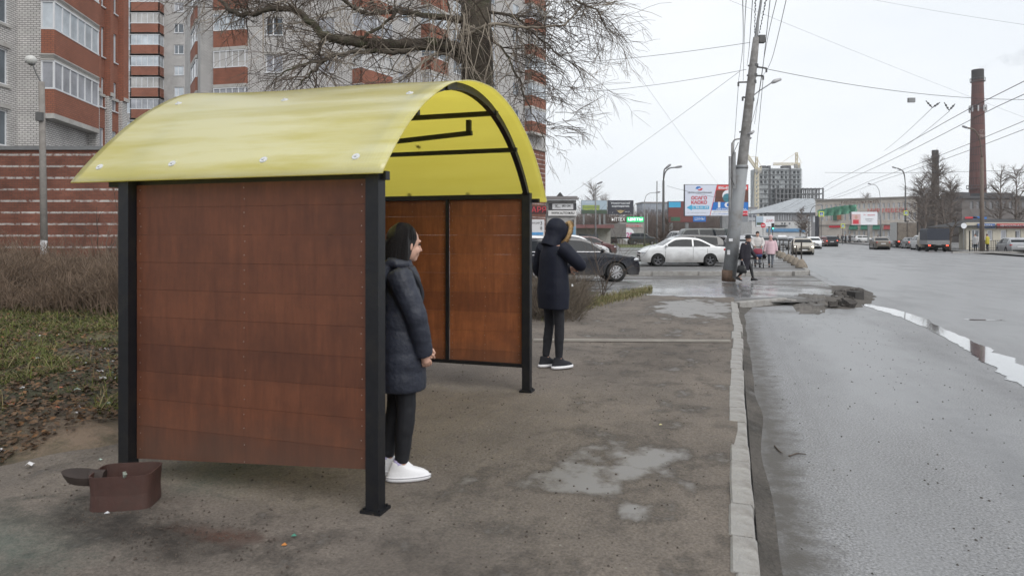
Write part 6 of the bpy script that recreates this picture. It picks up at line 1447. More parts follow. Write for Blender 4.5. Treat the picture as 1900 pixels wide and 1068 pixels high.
# green netting over the front
q = MB(); nvx, nvy = 30, 4; vs = []; fs = []
for i in range(nvx + 1):
    for j in range(nvy + 1):
        px_ = 1517 + 75 * i / nvx; top_y = 390 - 10 * math.sin(math.pi * .5 * i / nvx); bot_y = 401 - 14 * (i / nvx) ** 2 * .6
        yy = top_y + (bot_y - top_y) * j / nvy; p = P(px_, yy, 158 - 4 * i / nvx); p.y += .5 * math.sin(i * 1.1) + .3 * math.sin(j * 2 + i); vs.append(p)
for i in range(nvx):
    for j in range(nvy): a = i * (nvy + 1) + j; fs.append((a, a + 1, a + nvy + 2, a + nvy + 1))
q.add(vs, fs); q.top('banner', mat('green netting', (.10, .26, .18), .7, var=.3, scale=.6), 'green netting strung along the top of the beige building', 'banner', smooth=True)
# grey block behind the right trees
Y = 150; GB = thing('factory_building', 'long dull grey industrial building behind the trees on the right', 'building', V(PX(1850, Y), Y, 0))
q = MB(); hs = [(PX(1800 + 12 * k, Y) - PX(1785, Y), PX(1806 + 12 * k, Y) - PX(1785, Y), 7.4, 9.0) for k in range(14)]
qg = wall(q, (PX(1785, Y), Y), (PX(2050, Y), Y), 0, PZ(368, Y), hs, rev=.2); wall(q, (PX(1785, Y), Y + 20), (PX(1785, Y), Y), 0, PZ(368, Y)); q.build('wall', mat('grey brown wall', (.16, .145, .14), .9, var=.15, scale=.6, dirt=(.12, .11, .1), dscale=.3), GB, world=True)
for h in hs: g = MB(); g.quad(qg(h[0], h[2], .18), qg(h[1], h[2], .18), qg(h[1], h[3], .18), qg(h[0], h[3], .18)); g.build('window', mat('dull pane', (.2, .2, .21), .4), GB, world=True)
q = MB(); q.box2((PX(1784, Y), Y - .5, PZ(368, Y) + .003), (PX(2052, Y), Y + 20, PZ(368, Y) + .5)); q.box((PX(1800, Y), Y + 5, PZ(361, Y)), (4, 4, 1.4)); q.box((PX(1870, Y), Y + 5, PZ(361, Y)), (7, 4, 1.2)); q.build('roof', mat('dark flat roof', (.08, .08, .085), .8), GB, world=True)
q = MB(); q.box((PX(1816, Y), Y - .3, PZ(405, Y)), (3, .15, .8)); q.build('wall_sign', bluep, GB, world=True)
q = MB(); q.box((PX(1800, Y), Y - .3, PZ(404, Y)), (2.6, .15, .4)); q.build('wall_sign', redp, GB, world=True)
# kiosk with hip roof
Y = 75; KI = thing('kiosk', 'cream shop pavilion with a dark hipped roof and red and blue signs', 'shop', V(PX(1850, Y), Y, 0))
x0, x1 = PX(1793, Y), PX(1960, Y); q = MB(); hs = [(PX(a, Y) - x0, PX(b, Y) - x0, 1.0, 2.15) for a, b in ((1832, 1842), (1857, 1868), (1884, 1894))] + [(PX(1803, Y) - x0, PX(1818, Y) - x0, .15, 2.2)]
qk = wall(q, (x0, Y), (x1, Y), 0, 3.0, hs); wall(q, (PX(1779, Y + 6), Y + 6), (x0, Y), 0, 3.0); q.build('wall', mat('cream siding', (.46, .43, .36), .8), KI, world=True)
for h in hs: window(KI, qk, *h, n=2 if h[2] < .5 else 1, gm=M['glass'] if h[2] < .5 else M['glass_light'], fw=.1, sill=False)
q = MB(); e = .6; za = PZ(420.5, Y); zb_ = PZ(405, Y); q.add([V(PX(1789, Y), Y - e, za), V(x1 + 2, Y - e, za), V(x1 - 3, Y + 3, zb_), V(PX(1838, Y), Y + 3, zb_), V(PX(1789, Y), Y + 7, za), V(x1 + 2, Y + 7, za)], [(0, 1, 2, 3), (0, 3, 4), (3, 2, 5, 4), (0, 4, 5, 1)]); q.build('roof', mat('dark shingle', (.035, .035, .038), .8, var=.2), KI, world=True)
q = MB(); q.box((PX(1828, Y), Y - .15, 2.62), (1.9, .1, .5)); q.build('sign_board', mat('blue shop board', (.08, .14, .33), .5), KI, world=True)
q = MB(); q.box((PX(1878, Y), Y - .15, 2.62), (3.6, .1, .5)); q.build('sign_board', mat('red shop board', (.40, .05, .05), .5), KI, world=True)
t = txt('АВТОЗАПЧАСТИ', (PX(1877, Y), Y - .22, 2.62), 2.9, .28); txt('МАСЛА', (PX(1828, Y), Y - .22, 2.62), 1.3, .28).build('lettering', whp, KI, world=True); t.build('lettering', whp, KI, world=True)
rs_ = thing('round_sign', 'small round pale sign on a bracket left of the cream pavilion', 'sign', V(PX(1788, 74), 74, 0))
q = MB(); q.tube([(0, 0, 0), (0, 0, 2.9)], .04, n=6); q.build('post', M['pole_metal'], rs_); q = MB(); q.lathe((0, -.06, 2.6), [(.001, 0), (.3, 0), (.3, .08)], axis='Y', n=18); q.build('sign_face', whp, rs_)
# distant buildings (left of centre)
for (xa, xb, yt, Y, col, lbl) in [(1192, 1262, 377, 260, (.30, .33, .38), 'long pale panel building beyond the tree row'), (1262, 1275, 386, 300, (.26, .28, .32), 'short grey block just left of the insurance billboard'), (1388, 1405, 386, 320, (.34, .35, .37), 'narrow pale block between leaning pole and high-rise')]:
    T = thing('distant_block', lbl, 'building', V(PX((xa + xb) / 2, Y), Y, 0)); q = MB(); zt = PZ(yt, Y); hs = []
    wd = PX(xb, Y) - PX(xa, Y); nW = max(2, int(wd / 2.6)); rws = max(1, int((zt - 1) / 2.9))
    for r in range(rws):
        for c in range(nW): hs.append((.5 + c * (wd - .8) / nW, .5 + c * (wd - .8) / nW + 1.2, 1.2 + 2.9 * r, 2.6 + 2.9 * r))
    hs = [h for h in hs if h[3] < zt - .3 and h[1] < wd][-30:]
    qd = wall(q, (PX(xa, Y), Y), (PX(xb, Y), Y), 0, zt, hs); wall(q, (PX(xb, Y), Y), (PX(xb, Y), Y + 12), 0, zt); wall(q, (PX(xa, Y), Y + 12), (PX(xa, Y), Y), 0, zt); q.build('wall', mat('distant wall %d' % xa, col, .9), T, world=True)
    for h in hs: g = MB(); g.quad(qd(h[0], h[2], .1), qd(h[1], h[2], .1), qd(h[1], h[3], .1), qd(h[0], h[3], .1)); g.build('window', mat('distant pane', (.10, .11, .13), .4), T, world=True)
    q = MB(); q.box2((PX(xa, Y) - .3, Y - .3, zt + .003), (PX(xb, Y) + .3, Y + 12, zt + .5)); q.build('roof', mat('distant roof', (.22, .2, .2), .8), T, world=True)
# ---- chimneys
def chimney(label, px, ytop, ybot, Y, wt, wb, m, extras=True):
    x = PX(px, Y); zt = PZ(ytop, Y); T = thing('chimney', label, 'chimney', V(x, Y, 0)); z1 = 0
    rt, rb_ = wt / F * Y / 2, wb / F * Y / 2; zb = PZ(ybot, Y); rg = rb_ + (rb_ - rt) * (zb) / (zt - zb)
    q = MB(); n = 30
    prof = [(rg + (rt - rg) * i / n, zt * i / n) for i in range(n + 1)]
    q.lathe((0, 0, 0), prof + [(rt * .75, zt), (rt * .75, zt - 2)], n=20, mi=0); q.build('shaft', m, T, smooth=True)
    q = MB(); h_ = zt * .06; q.lathe((0, 0, 0), [(rt * 1.10, zt - h_), (rt * 1.10, zt + .05), (rt * .8, zt + .06)], n=20); q.build('cap', mat('sooty brick', (.035, .03, .03), .9), T)
    for k, zf in enumerate([.93, .77, .3] if extras else [.9]):
        q = MB(); z = zt * zf; r = rg + (rt - rg) * zf; q.lathe((0, 0, z), [(r, 0), (r + r * .28, 0), (r + r * .28, .12), (r, .12)], n=20)
        for j in range(14): a = 2 * math.pi * j / 14; q.bar(V(math.cos(a), math.sin(a), 0) * r * 1.26 + V(0, 0, z), V(math.cos(a), math.sin(a), 0) * r * 1.26 + V(0, 0, z + 1.2), .08)
        q.lathe((0, 0, z + 1.1), [(r * 1.24, 0), (r * 1.3, 0), (r * 1.3, .1), (r * 1.24, .1)], n=20)
        q.build('platform', M['dark_pole'], T)
    q = MB(); q.bar(V(rb_ * .95, -.4, zb * .5), V(rt * 1.05, -.3, zt), .14); q.build('ladder', M['dark_pole'], T)
    if extras:
        q = MB()
        for j in range(9): a = 2 * math.pi * j / 9; r = rt * 1.5; q.box((math.cos(a) * r, math.sin(a) * r, zt * .755 + .8), (.3, .3, 1.9))
        q.build('antenna', mat('pale antenna', (.45, .45, .46), .6), T)
        q = MB(); z = zt * .62; r = rg + (rt - rg) * .62; txt('СП', (0, -r - .05, z + .8), 1.6, 1.0).build('lettering', mat('faded letters', (.36, .30, .28), .9), T); t = txt('1984', (0, -r - .05, z - .7), 2.2, 1.0); t.build('lettering', mat('faded letters', (.36, .30, .28), .9), T)
    return T
m_ch = brick('chimney brick', (.125, .050, .042), (.10, .040, .034), (.06, .033, .03), 1.2, 2.6, .10, grime=.2)
cm = m_ch; nt = cm.node_tree
ch = chimney('tall dark red brick chimney with smoke rising on the right', 1814, 130, 355, 230, 18, 28, m_ch)
chimney('short dark chimney among the bare trees', 1735, 279, 420, 240, 10, 15, mat('dark chimney concrete', (.10, .085, .075), .9, var=.2), extras=False)
# smoke
sm_ = bpy.data.materials.new('thin smoke'); sm_.use_nodes = True; nt = sm_.node_tree; nt.nodes.clear(); o_ = nn(nt, 'ShaderNodeOutputMaterial'); pv_ = nn(nt, 'ShaderNodeVolumePrincipled')
pv_.inputs['Color'].default_value = (.62, .65, .7, 1)
tcs = nn(nt, 'ShaderNodeTexCoord'); ns = nn(nt, 'ShaderNodeTexNoise', Scale=.16, Detail=4.0); nt.links.new(tcs.outputs['Object'], ns.inputs['Vector']); mrs = nn(nt, 'ShaderNodeMapRange'); mrs.inputs[1].default_value = .45; mrs.inputs[2].default_value = .8; mrs.inputs[4].default_value = .16; nt.links.new(ns.outputs['Fac'], mrs.inputs[0]); nt.links.new(mrs.outputs[0], pv_.inputs['Density']); nt.links.new(pv_.outputs[0], o_.inputs['Volume'])
q = MB(); q.tube([P(1816, 131, 230), P(1828, 126, 230), P(1845, 122, 231), P(1870, 112, 232), P(1905, 100, 233), P(1950, 92, 233)], [.9, 1.3, 2.0, 2.9, 3.6, 4.0], n=16); so_ = q.top('smoke', sm_, 'thin pale smoke drifting right from the tall chimney', 'smoke', kind='stuff', uv=False)
# ================================================================ POLES
def pole(label, base, H, r0, r1, arms=(), m=None, lean=(0, 0), cat='street lamp', name='street_lamp', lamp='cobra', group=None, cut=0):
    T = thing(name, label, cat, base, 0, group); m = m or M['pole_metal']; top = V(lean[0], lean[1], H)
    q = MB(); q.tube([V(0, 0, 0), top * .5, top], [r0, (r0 + r1) / 2, r1], n=12); q.build('pole', m, T, smooth=True)
    for (dx, dy, dz, zst) in arms:
        st = top * zst; e = st + V(dx, dy, dz); q = MB(); pts, rr = lerp_path([st, st + V(dx * .15, dy * .15, dz * .62), st + V(dx * .5, dy * .5, dz * .93), e], [r1 * .55] * 4, 6); q.tube(pts, rr, n=6); a_ = q.build('arm', m, T, smooth=True)
        d_ = V(dx, dy, dz * .15).normalized(); q = MB(); q.tube([e - d_ * .05, e + d_ * .1, e + d_ * .5, e + d_ * .62], [.06, .1, .11, .04], n=8); q.build('lamp_head', mat('grey lamp head', (.22, .22, .23), .5), T, smooth=True)
    return T
# near left concrete lamp pole
Yl = 24; b0 = V(PX(83, Yl), Yl, .1); LP = thing('street_lamp', 'old concrete lamp post with a round white lamp by the garage wall', 'street lamp', b0)
q = MB(); tz = PZ(152, Yl); q.tube([V(0, 0, 0), V(PX(77, Yl) - b0.x, 0, tz - .1)], [.12, .095], n=8); q.build('pole', mat('old concrete pole', (.20, .185, .17), .9, var=.2, scale=6), LP, smooth=True)
q = MB(); t0 = V(PX(77, Yl) - b0.x, 0, tz - .15); t1 = V(PX(60, Yl) - b0.x, 0, PZ(118, Yl) - .1); q.tube([t0, t0.lerp(t1, .5) + V(-.03, 0, 0), t1], .025, n=6); q.build('arm', M['dark_pole'], LP)
q = MB(); q.ball(t1 + V(-.05, 0, .12), (.19, .19, .17), 12); lh = q.build('lamp_head', mat('pale lamp shade', (.5, .5, .48), .4), LP, smooth=True)
q = MB(); q.tube([t1 + V(.01, 0, -.06), t1 + V(-.04, 0, .08)], [.07, .19], n=12); q.build('lamp_collar', mat('grey collar', (.2, .2, .2), .6), lh, smooth=True)
q = MB(); rr_ = random.Random(2)
for i in range(26):
    z = rr_.uniform(.35, 1.15) + .05; a = rr_.uniform(-2.6, -.5); r = .123; c = V(math.cos(a) * r, math.sin(a) * r, z + .1); tn = V(-math.sin(a), math.cos(a), 0); wdt, h = rr_.uniform(.03, .06), rr_.uniform(.04, .10)
    q.quad(c - tn * wdt + V(0, 0, -h), c + tn * wdt + V(0, 0, -h), c + tn * wdt + V(0, 0, h), c - tn * wdt + V(0, 0, h))
q.build('paper_notice', mat('torn paper', (.6, .6, .62), .8, var=.3, scale=20), LP)
q = MB(); q.box(t0 + V(.0, -.1, -1.2), (.22, .12, .3)); q.build('bracket', M['dark_pole'], LP)
# the leaning pole
Yp = 24.3; pb = G(1352, 519); PT = thing('utility_pole', 'thick leaning concrete utility pole with a steel sleeve, brackets and wires', 'utility pole', pb)
top = P(1403, 70, Yp) - pb; knee = P(1376, 312, Yp) - pb; top.y = 0; knee.y = 0; 
q = MB(); q.tube([knee - V(.02, 0, .3), knee, top * .75 + knee * .25, top], [.185, .185, .145, .11], n=14); q.build('shaft', M['pole_conc'], PT, smooth=True)
q = MB(); mid = V(knee.x * .48, 0, knee.z * .5); q.tube([V(.0, 0, -.05), mid, knee], [.240, .228, .212], n=18); q.tube([knee - V(0, 0, .02), knee + V(0, 0, .10)], [.222, .222], n=18); sl = q.build('sleeve', mat('grey painted steel sleeve', (.24, .25, .26), .6, var=.08, scale=3, dirt=(.17, .16, .15), dscale=2.5), PT, smooth=True)
q = MB(); q.tube([V(0, 0, -.05), V(.01, 0, .35)], [.244, .242], n=18); q.build('rusty_foot', mat('rusty foot', (.13, .085, .06), .85, var=.35, scale=8), PT, smooth=True)
q = MB(); q.tube([top - V(.02, 0, .4), top, P(1406, 40, Yp) - pb, P(1411, 10, Yp) - pb, P(1420, -60, Yp) - pb], [.09, .075, .05, .045, .04], n=8); q.build('top_pipe', M['pole_metal'], PT, smooth=True)
q = MB(); a_ = P(1413, 73, Yp) - pb; q.box(a_, (.22, .2, .26)); q.bar(a_ - V(.25, 0, -.03), a_, .04); q.build('junction_box', M['dark_pole'], PT)
def brk(y, x0, x1, y2=None, nm='bracket'):
    q = MB(); a, b = P(x0, y, Yp) - pb, P(x1, y2 or y, Yp) - pb; q.bar(a, b, .05); c = P(1352 + (519 - y) * .1155 + 1, y, Yp) - pb; q.tube([c - V(0, 0, .05), c + V(0, 0, .05)], .155, n=12); q.tube([b + V(0, 0, 0), b - V(0, 0, .14)], .035, n=6); q.build(nm, M['dark_pole'], PT)
brk(122, 1388, 1422, 127); brk(140, 1386, 1416, 141); brk(152, 1402, 1370, 153); brk(185, 1398, 1378, 180); brk(245, 1372, 1390, 244)
q = MB(); pts, rr = lerp_path([P(1397, 178, Yp) - pb, P(1410, 168, Yp) - pb, P(1424, 159, Yp) - pb, P(1434, 152, Yp) - pb], [.02] * 4, 5); q.tube(pts, rr, n=6); q.build('lamp_arm', M['pole_metal'], PT)
q = MB(); q.tube([P(1432, 154, Yp) - pb, P(1437, 151, Yp) - pb, P(1449, 147, Yp) - pb], [.04, .075, .05], n=8); q.build('lamp_head', mat('pale lamp head', (.4, .4, .41), .4), PT, smooth=True)
q = MB(); q.tube([P(1386, 250, Yp - .1) - pb, P(1394, 247, Yp - .3) - pb, P(1399, 243, Yp - .3) - pb], [.03, .06, .04], n=8); q.build('lamp_head', mat('pale lamp head', (.4, .4, .41), .4), PT, smooth=True)
q = MB(); q.box(P(1362, 316, Yp - .22) - pb, (.10, .08, 1.3)); q.build('cable_duct', M['pole_metal'], PT)
q = MB(); q.tube([P(1370, 264, Yp - .15) - pb, P(1358, 290, Yp - .3) - pb, P(1356, 330, Yp - .3) - pb, P(1363, 345, Yp - .25) - pb], .012, n=5); q.build('loose_cable', M['wire'], PT)
q = MB(); q.box(P(1352, 468, Yp - .3) - pb, (.10, .01, .16)); q.box(P(1356, 445, Yp - .28) - pb, (.14, .01, .10)); q.build('paper_notice', M['pvc'], PT)
# further poles
pole('dark lamp post with two arms left of the insurance billboard', V(PX(1231, 62), 62, 0), PZ(335, 62), .13, .10, [(1.1, 0, 1.2, 1), (.2, 0, 1.1, 1)], m=M['dark_pole'])
pole('thin grey pole just left of the dark two armed lamp post', V(PX(1219, 78), 78, 0), PZ(336, 78), .10, .06, m=M['pole_metal'], name='utility_pole', cat='pole')
pole('lamp post standing in front of the landscape billboard', V(PX(1105, 80), 80, 0), PZ(352, 80), .12, .07, [(.25, 0, .7, 1)])
pole('grey lamp post with a long arm above the tree row', V(PX(1196, 95), 95, 0), PZ(373, 95), .11, .07, [(1.6, 0, 1.2, 1)])
pole('short grey lamp post between dark billboard and tree row', V(PX(1176, 120), 120, 0), PZ(385, 120), .12, .08, [(1.5, 0, .9, 1)])
pole('dark pole rising behind the left of the big leaning pole', V(PX(1359, 40), 40, 0), PZ(265, 40), .12, .08, [(.5, 0, .3, .99)], m=M['pole_conc'], name='utility_pole', cat='pole')
pole('grey steel pole right behind the base of the leaning pole', V(PX(1354, 50), 50, 0), PZ(290, 50), .10, .08, name='utility_pole', cat='pole')
pole('concrete pole with a curved lamp in front of the cream pavilion', V(PX(1822, 62), 62, 0), PZ(292, 62), .21, .13, [(-1.75, -.6, 2.6, 1)], m=mat('brown concrete pole', (.15, .12, .10), .9))
pole('double lamp post beside the traffic light on the far right kerb', V(PX(1680, 95), 95, 0), PZ(345, 95), .16, .09, [(-1.3, 0, 2.5, 1), (-.6, 0, 2.2, 1)], m=M['dark_pole'])
pole('curved lamp post behind the white billboard', V(PX(1634, 125), 125, 0), PZ(375, 125), .14, .09, [(-1.8, 0, 3.3, 1)])
pole('dark curved lamp post by the far trees at the oncoming queue', V(PX(1501, 110), 110, 0), PZ(415, 110), .14, .09, [(1.5, 0, 3.0, 1)], m=M['dark_pole'])
pole('thin pole right of the flower kiosk', V(PX(1201, 112), 112, 0), PZ(395, 112), .1, .08, name='utility_pole', cat='pole')
def tlight(label, x, y, Y, zsc=1, color=(.1, 1, .55), m=None):
    T = thing('traffic_light', label, 'traffic light', V(PX(x, Y), Y, 0)); z = PZ(y, Y)
    q = MB(); q.tube([(0, .1, 0), (0, .1, z + .4)], .07, n=8); q.build('pole', M['dark_pole'], T)
    q = MB(); q.box((0, 0, z), (.34, .25, .95)); hd = q.build('signal_head', M['under'], T)
    for k, (dz, on) in enumerate(((.3, 0), (0, 0), (-.3, 1))):
        q = MB(); q.lathe((0, -.14, z + dz), [(.001, 0), (.12, 0)], axis='Y', n=12); q.build('lens', mat('lit green lens', color, .4, emit=2.5) if on else mat('dark lens', (.05, .02, .02), .3), hd)
    return T
tlight('traffic light showing green on the far right kerb', 1683, 416, 93); tlight('traffic light over the oncoming queue with green lit', 1434, 420, 100)
def psign(label, x, y, Y, s, polex=None, col=(.62, .68, .08), ztop=None):
    T = thing('crossing_sign', label, 'road sign', V(PX(x, Y), Y, 0)); z = PZ(y, Y)
    q = MB(); q.tube([(0, .05, 0), (0, .05, z)], .05, n=6); q.build('pole', M['dark_pole'], T)
    q = MB(); q.box((0, 0, z), (s, .04, s)); q.build('sign_face', mat('yellow green board', col, .5), T)
    q = MB(); q.box((0, -.03, z), (s * .66, .02, s * .66)); q.build('blue_square', mat('sign blue', (.03, .12, .4), .5), T)
    q = MB(); q.add([V(-s * .25, -.045, z - s * .22), V(s * .25, -.045, z - s * .22), V(0, -.045, z + s * .25)], [(0, 1, 2)]); q.build('white_triangle', whp, T)
    q = MB(); q.tube([(0, -.06, z + s * .09), (0, -.06, z - s * .02)], s * .03, n=5); q.tube([(-s * .06, -.06, z - s * .17), (0, -.06, z - s * .02), (s * .07, -.06, z - s * .17)], s * .02, n=5); q.ball((0, -.06, z + s * .13), s * .03, 6); q.build('walking_figure', M['under'], T)
psign('yellow bordered crossing sign high over the green netting', 1524, 397, 100, .95 * .8); psign('yellow bordered crossing sign before the beige building', 1564, 419, 115, .7)
psign('yellow diamond crossing sign on the far right kerb', 1681, 395, 94, .6)
ns_ = thing('no_entry_sign', 'round red road sign beyond the stroller', 'road sign', V(PX(1416, 90), 90, 0)); z = PZ(418, 90)
q = MB(); q.tube([(0, .05, 0), (0, .05, z)], .04, n=6); q.build('pole', M['pole_metal'], ns_); q = MB(); q.lathe((0, 0, z), [(.001, 0), (.33, 0), (.33, .03)], axis='Y', n=18); q.build('sign_face', redp, ns_); q = MB(); q.box((0, -.02, z), (.42, .02, .1)); q.build('white_bar', whp, ns_)
# ---- bollard fence
bol = mat('weathered concrete foot', (.24, .205, .165), .9, var=.25, scale=5, bump=.4, dirt=(.12, .10, .08), dscale=4)
bxy = [(1487, 496.5), (1477, 492), (1470, 487.5), (1463, 484), (1453, 479), (1447, 476), (1441, 472), (1436, 469.5)]
posb = []
for i, (x_, y_) in enumerate(bxy):
    p = G(x_, y_, .03); T = thing('bollard', ['nearest bollard, a rounded concrete foot with a thin steel post', 'second nearest bollard, its concrete foot behind the first', 'third bollard of the roadside row counted from the near end', 'fourth bollard of the roadside row counted from the near end', 'fifth bollard of the row, beside the pink jacket', 'sixth bollard of the row, beside the pink jacket', 'second farthest bollard with concrete foot beyond the pink jacket', 'farthest bollard with concrete foot'][i], 'bollard', p, R(-18 + 7 * math.sin(i * 3)), 'bollards along the main road')
    q = MB(); s_ = .95 + .1 * math.sin(i * 5); q.loft([(0, 0, 0, .30 * s_, .28), (0, 0, .05, .30 * s_, .28), (0, 0, .20, .23 * s_, .21), (0, 0, .34, .14 * s_, .13), (0, 0, .42, .07, .07)], n=20, pw=2.6); q.build('concrete_foot', bol, T, smooth=True)
    q = MB(); q.tube([(0, 0, .38), (.02 * math.sin(i * 7), 0, 1.28 - .25 * (i in (1,)))], .035, n=8); q.build('steel_post', mat('dark brown steel', (.05, .042, .038), .7, var=.3), T); posb.append(p)
q = MB()
for a, b in zip(posb[2:], posb[3:]): q.bar(a + V(0, 0, 1.22), b + V(0, 0, 1.18), .035)
q.top('handrail', mat('dark brown steel', (.05, .042, .038), .7), 'thin steel rail joining the farther bollard posts', 'railing')
# kiosk fence, right
q = MB(); ff = []
for k in range(15): x_ = PX(1800 + 3.9 * k, 68); q.tube([(x_, 68, 0), (x_, 68, 1.1)], .03, n=5)
q.bar((PX(1800, 68), 68, 1.05), (PX(1855, 68), 68, 1.05), .04); q.bar((PX(1800, 68), 68, .3), (PX(1855, 68), 68, .3), .04); q.top('railing', mat('dark brown steel', (.05, .042, .038), .7), 'dark low railing in front of the cream pavilion', 'railing')
q = MB(); q.tube([(PX(1799, 63), 63, -.1), (PX(1799, 63), 63, 2.0)], .05, n=6); q.top('fence_post', M['under'], 'thin black post at the left end of the pavilion railing', 'post')
q = MB(); q.tube([(PX(1885, 70), 70, -.1), (PX(1885, 70), 70, 2.0)], .05, n=6); q.top('fence_post', M['under'], 'thin black post behind the silver coupe', 'post')
q = MB(); q.box2((PX(1768, 60), 60, .01), (PX(1900, 60) + 8, 60.3, .16)); q.top('kerb', kst, 'raised kerb under the pavilion railing', 'kerb')
# ================================================================ WIRES
def wire(label, a, b, sag=.3, r=.009, n=24, name='overhead_wire', group=None):
    q = MB(); a, b = Vector(a), Vector(b); pts = [a.lerp(b, i / n) - V(0, 0, sag * 4 * (i / n) * (1 - i / n)) for i in range(n + 1)]
    q.tube(pts, r, n=4, cap=False); return q.top(name, M['wire'], label, 'wire', group, uv=False)
wire('upper wire from the tree side to the leaning pole', P(880, 122, 34), P(1392, 79, Yp), .25, .008)
wire('second wire from the tree side to the leaning pole', P(940, 176, 30), P(1385, 129, Yp), .25, .007)
wire('span wire from the leaning pole to the far right holding a small box', P(1422, 128, Yp), P(2050, 178, 34), .55, .010)
wire('faint wire rising from the lower left to the leaning pole', P(1040, 372, 60), P(1372, 133, Yp + .4), .1, .008)
wire('faint wire crossing the sky toward the insurance billboard', P(1150, 90, 30), P(1335, 345, 64), .1, .006)
wire('faint high wire crossing the upper right sky', P(1340, -5, 30), P(1960, 240, 45), .1, .006)
wire('highest wire at the upper right corner', P(1560, -12, 40), P(2000, 60, 30), .1, .005)
wire('faint wire low across the sky behind the dark lamp post', P(1238, 345, 62), P(1372, 372, 64), .15, .012)
wire('thin wire low across the right sky', P(1530, 320, 120), P(1960, 312, 90), .3, .022)
ups = [((1378, -10), (1378, 90), (1370, 152)), ((1385, -10), (1381, 70), (1379, 150)), ((1397, -10), (1390, 90), (1386, 122)), ((1430, -10), (1409, 170), (1391, 240)), ((1443, -10), (1419, 100), (1400, 230)), ((1461, -10), (1432, 110), (1416, 140))]
for i, (a, b, c) in enumerate(ups):
    q = MB(); pa, pb_, pc = P(a[0], a[1], 9 + i * .6), P(b[0], b[1], 17), P(c[0], c[1], Yp); pts, rr = lerp_path([pa, pb_, pc], [.006] * 3, 12); q.tube(pts, rr, n=4, cap=False)
    q.top('overhead_wire', M['wire'], ['leftmost steep wire dropping to the leaning pole', 'second steep wire dropping to the left side of the leaning pole', 'third steep wire just left of the pole top', 'steep wire just right of the pole top pipe', 'second steep wire right of the pole top', 'rightmost steep wire dropping to the right bracket of the leaning pole'][i], 'wire', 'wires dropping to the leaning pole', uv=False)
for i, (x_a, x_b, rr_) in enumerate(((1402, 1400, .02), (1423, 1409, .022))):
    q = MB(); pts = []; n = 40
    for k in range(n + 1):
        f = k / n; p = P(x_a + (x_b - x_a) * f, -10 + 72 * f, 12 + 12.2 * f); pts.append(p + V(.010 * math.sin(k * 1.3), 0, 0))
    q.tube(pts, [rr_ * (.4 + .5 * (k % 3 == 0)) for k in range(n + 1)], n=5, cap=False); q.top('overhead_cable', M['wire'], ['twisted cable left of the pole top pipe', 'twisted thick cable right of the pole top pipe'][i], 'cable', 'twisted cables at the pole top', uv=False)
wire('wire running down from the left bracket behind the pole', P(1370, 158, Yp), P(1357, 345, 40), .0, .008); wire('wire running down on the right of the leaning pole', P(1416, 146, Yp), P(1392, 400, 80), .0, .010)
tl = ['leftmost', 'second', 'third', 'rightmost']
for i, (t_, z_) in enumerate(((7.6, 5.75), (8.35, 5.75), (10.3, 5.75), (11.05, 5.75))):
    q = MB(); pts = []
    for k in range(60):
        s_ = 8 + k * 2.6; sg = abs(math.sin(math.pi * (s_ - 27) / 32)); pts.append(S(t_, s_, z_ + .12 * (1 - sg)))
    q.tube(pts, .012, n=4, cap=False); q.top('trolley_wire', M['wire'], '%s of the four trolleybus wires running away above the road' % tl[i], 'wire', 'trolleybus wires above the road', uv=False)
q = MB(); q.box(P(1691, 186, 30.2), (.30, .1, .2)); q.top('wire_box', M['pole_metal'], 'small grey box hanging on the span wire', 'box')
for i, (x_, xb_) in enumerate(((1718, 1744), (1752, 1772))):
    q = MB(); Yh = 30; a, b, c = P(x_, 187 + i * 3, Yh), P((x_ + xb_) / 2 - 1 + 0 * i, 200 + i * 5, Yh), P(xb_, 190 + i * 3, Yh); q.tube([a, b], .02, n=5); q.tube([b, c], .02, n=5)
    for f in (.3, .6): q.tube([a.lerp(b, f), a.lerp(b, f + .15)], .045, n=6); q.tube([b.lerp(c, f), b.lerp(c, f + .15)], .045, n=6)
    q.top('wire_hanger', M['dark_pole'], ['left V shaped insulator hanger on the span wire', 'right V shaped insulator hanger on the span wire'][i], 'wire hanger')
wire('wire from the left hanger running down to the trolley crossing', P(1729, 201, 30), P(1640, 280, 60), .1, .012); wire('wire from the right hanger running down to the trolley crossing', P(1762, 206, 30), P(1670, 277, 58), .1, .012)
# ================================================================ TREES
bark = mat('tree bark', (.075, .062, .048), .95, var=.35, scale=6, bump=.8, bscale=25, dirt=(.055, .065, .028), dscale=2)
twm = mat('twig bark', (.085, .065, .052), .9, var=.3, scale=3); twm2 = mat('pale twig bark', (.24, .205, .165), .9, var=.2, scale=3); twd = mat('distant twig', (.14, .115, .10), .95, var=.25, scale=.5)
def twig(q, p, d, L, r, rn, depth=1, droop=.5, k=5, nsub=4, side=3, spread=.9):
    pts = [p]; rs = [r]; cur = p.copy(); dd = d.normalized()
    for i in range(k):
        dd = (dd + V(rn.uniform(-.22, .22), rn.uniform(-.22, .22), rn.uniform(-.2, .2) - droop * .16 * (i / k))).normalized(); cur = cur + dd * L / k; pts.append(cur.copy()); rs.append(r * (1 - .8 * (i + 1) / k) + .0016)
    q.tube(pts, rs, n=side, cap=False)
    if depth > 0:
        for j in range(nsub):
            i = rn.randint(1, k - 1); f = (pts[i + 1] - pts[i]).normalized(); nd = (f + V(rn.uniform(-1, 1), rn.uniform(-1, 1), rn.uniform(-.8, .7)) * spread).normalized()
            twig(q, pts[i], nd, L * rn.uniform(.35, .65), rs[i] * .6, rn, depth - 1, droop, max(3, k - 1), nsub, side, spread)
rn = random.Random(21)
BT = thing('tree', 'big bare old tree with drooping twigs growing behind the shelter', 'tree', V(PX(880, 13), 13, 0))
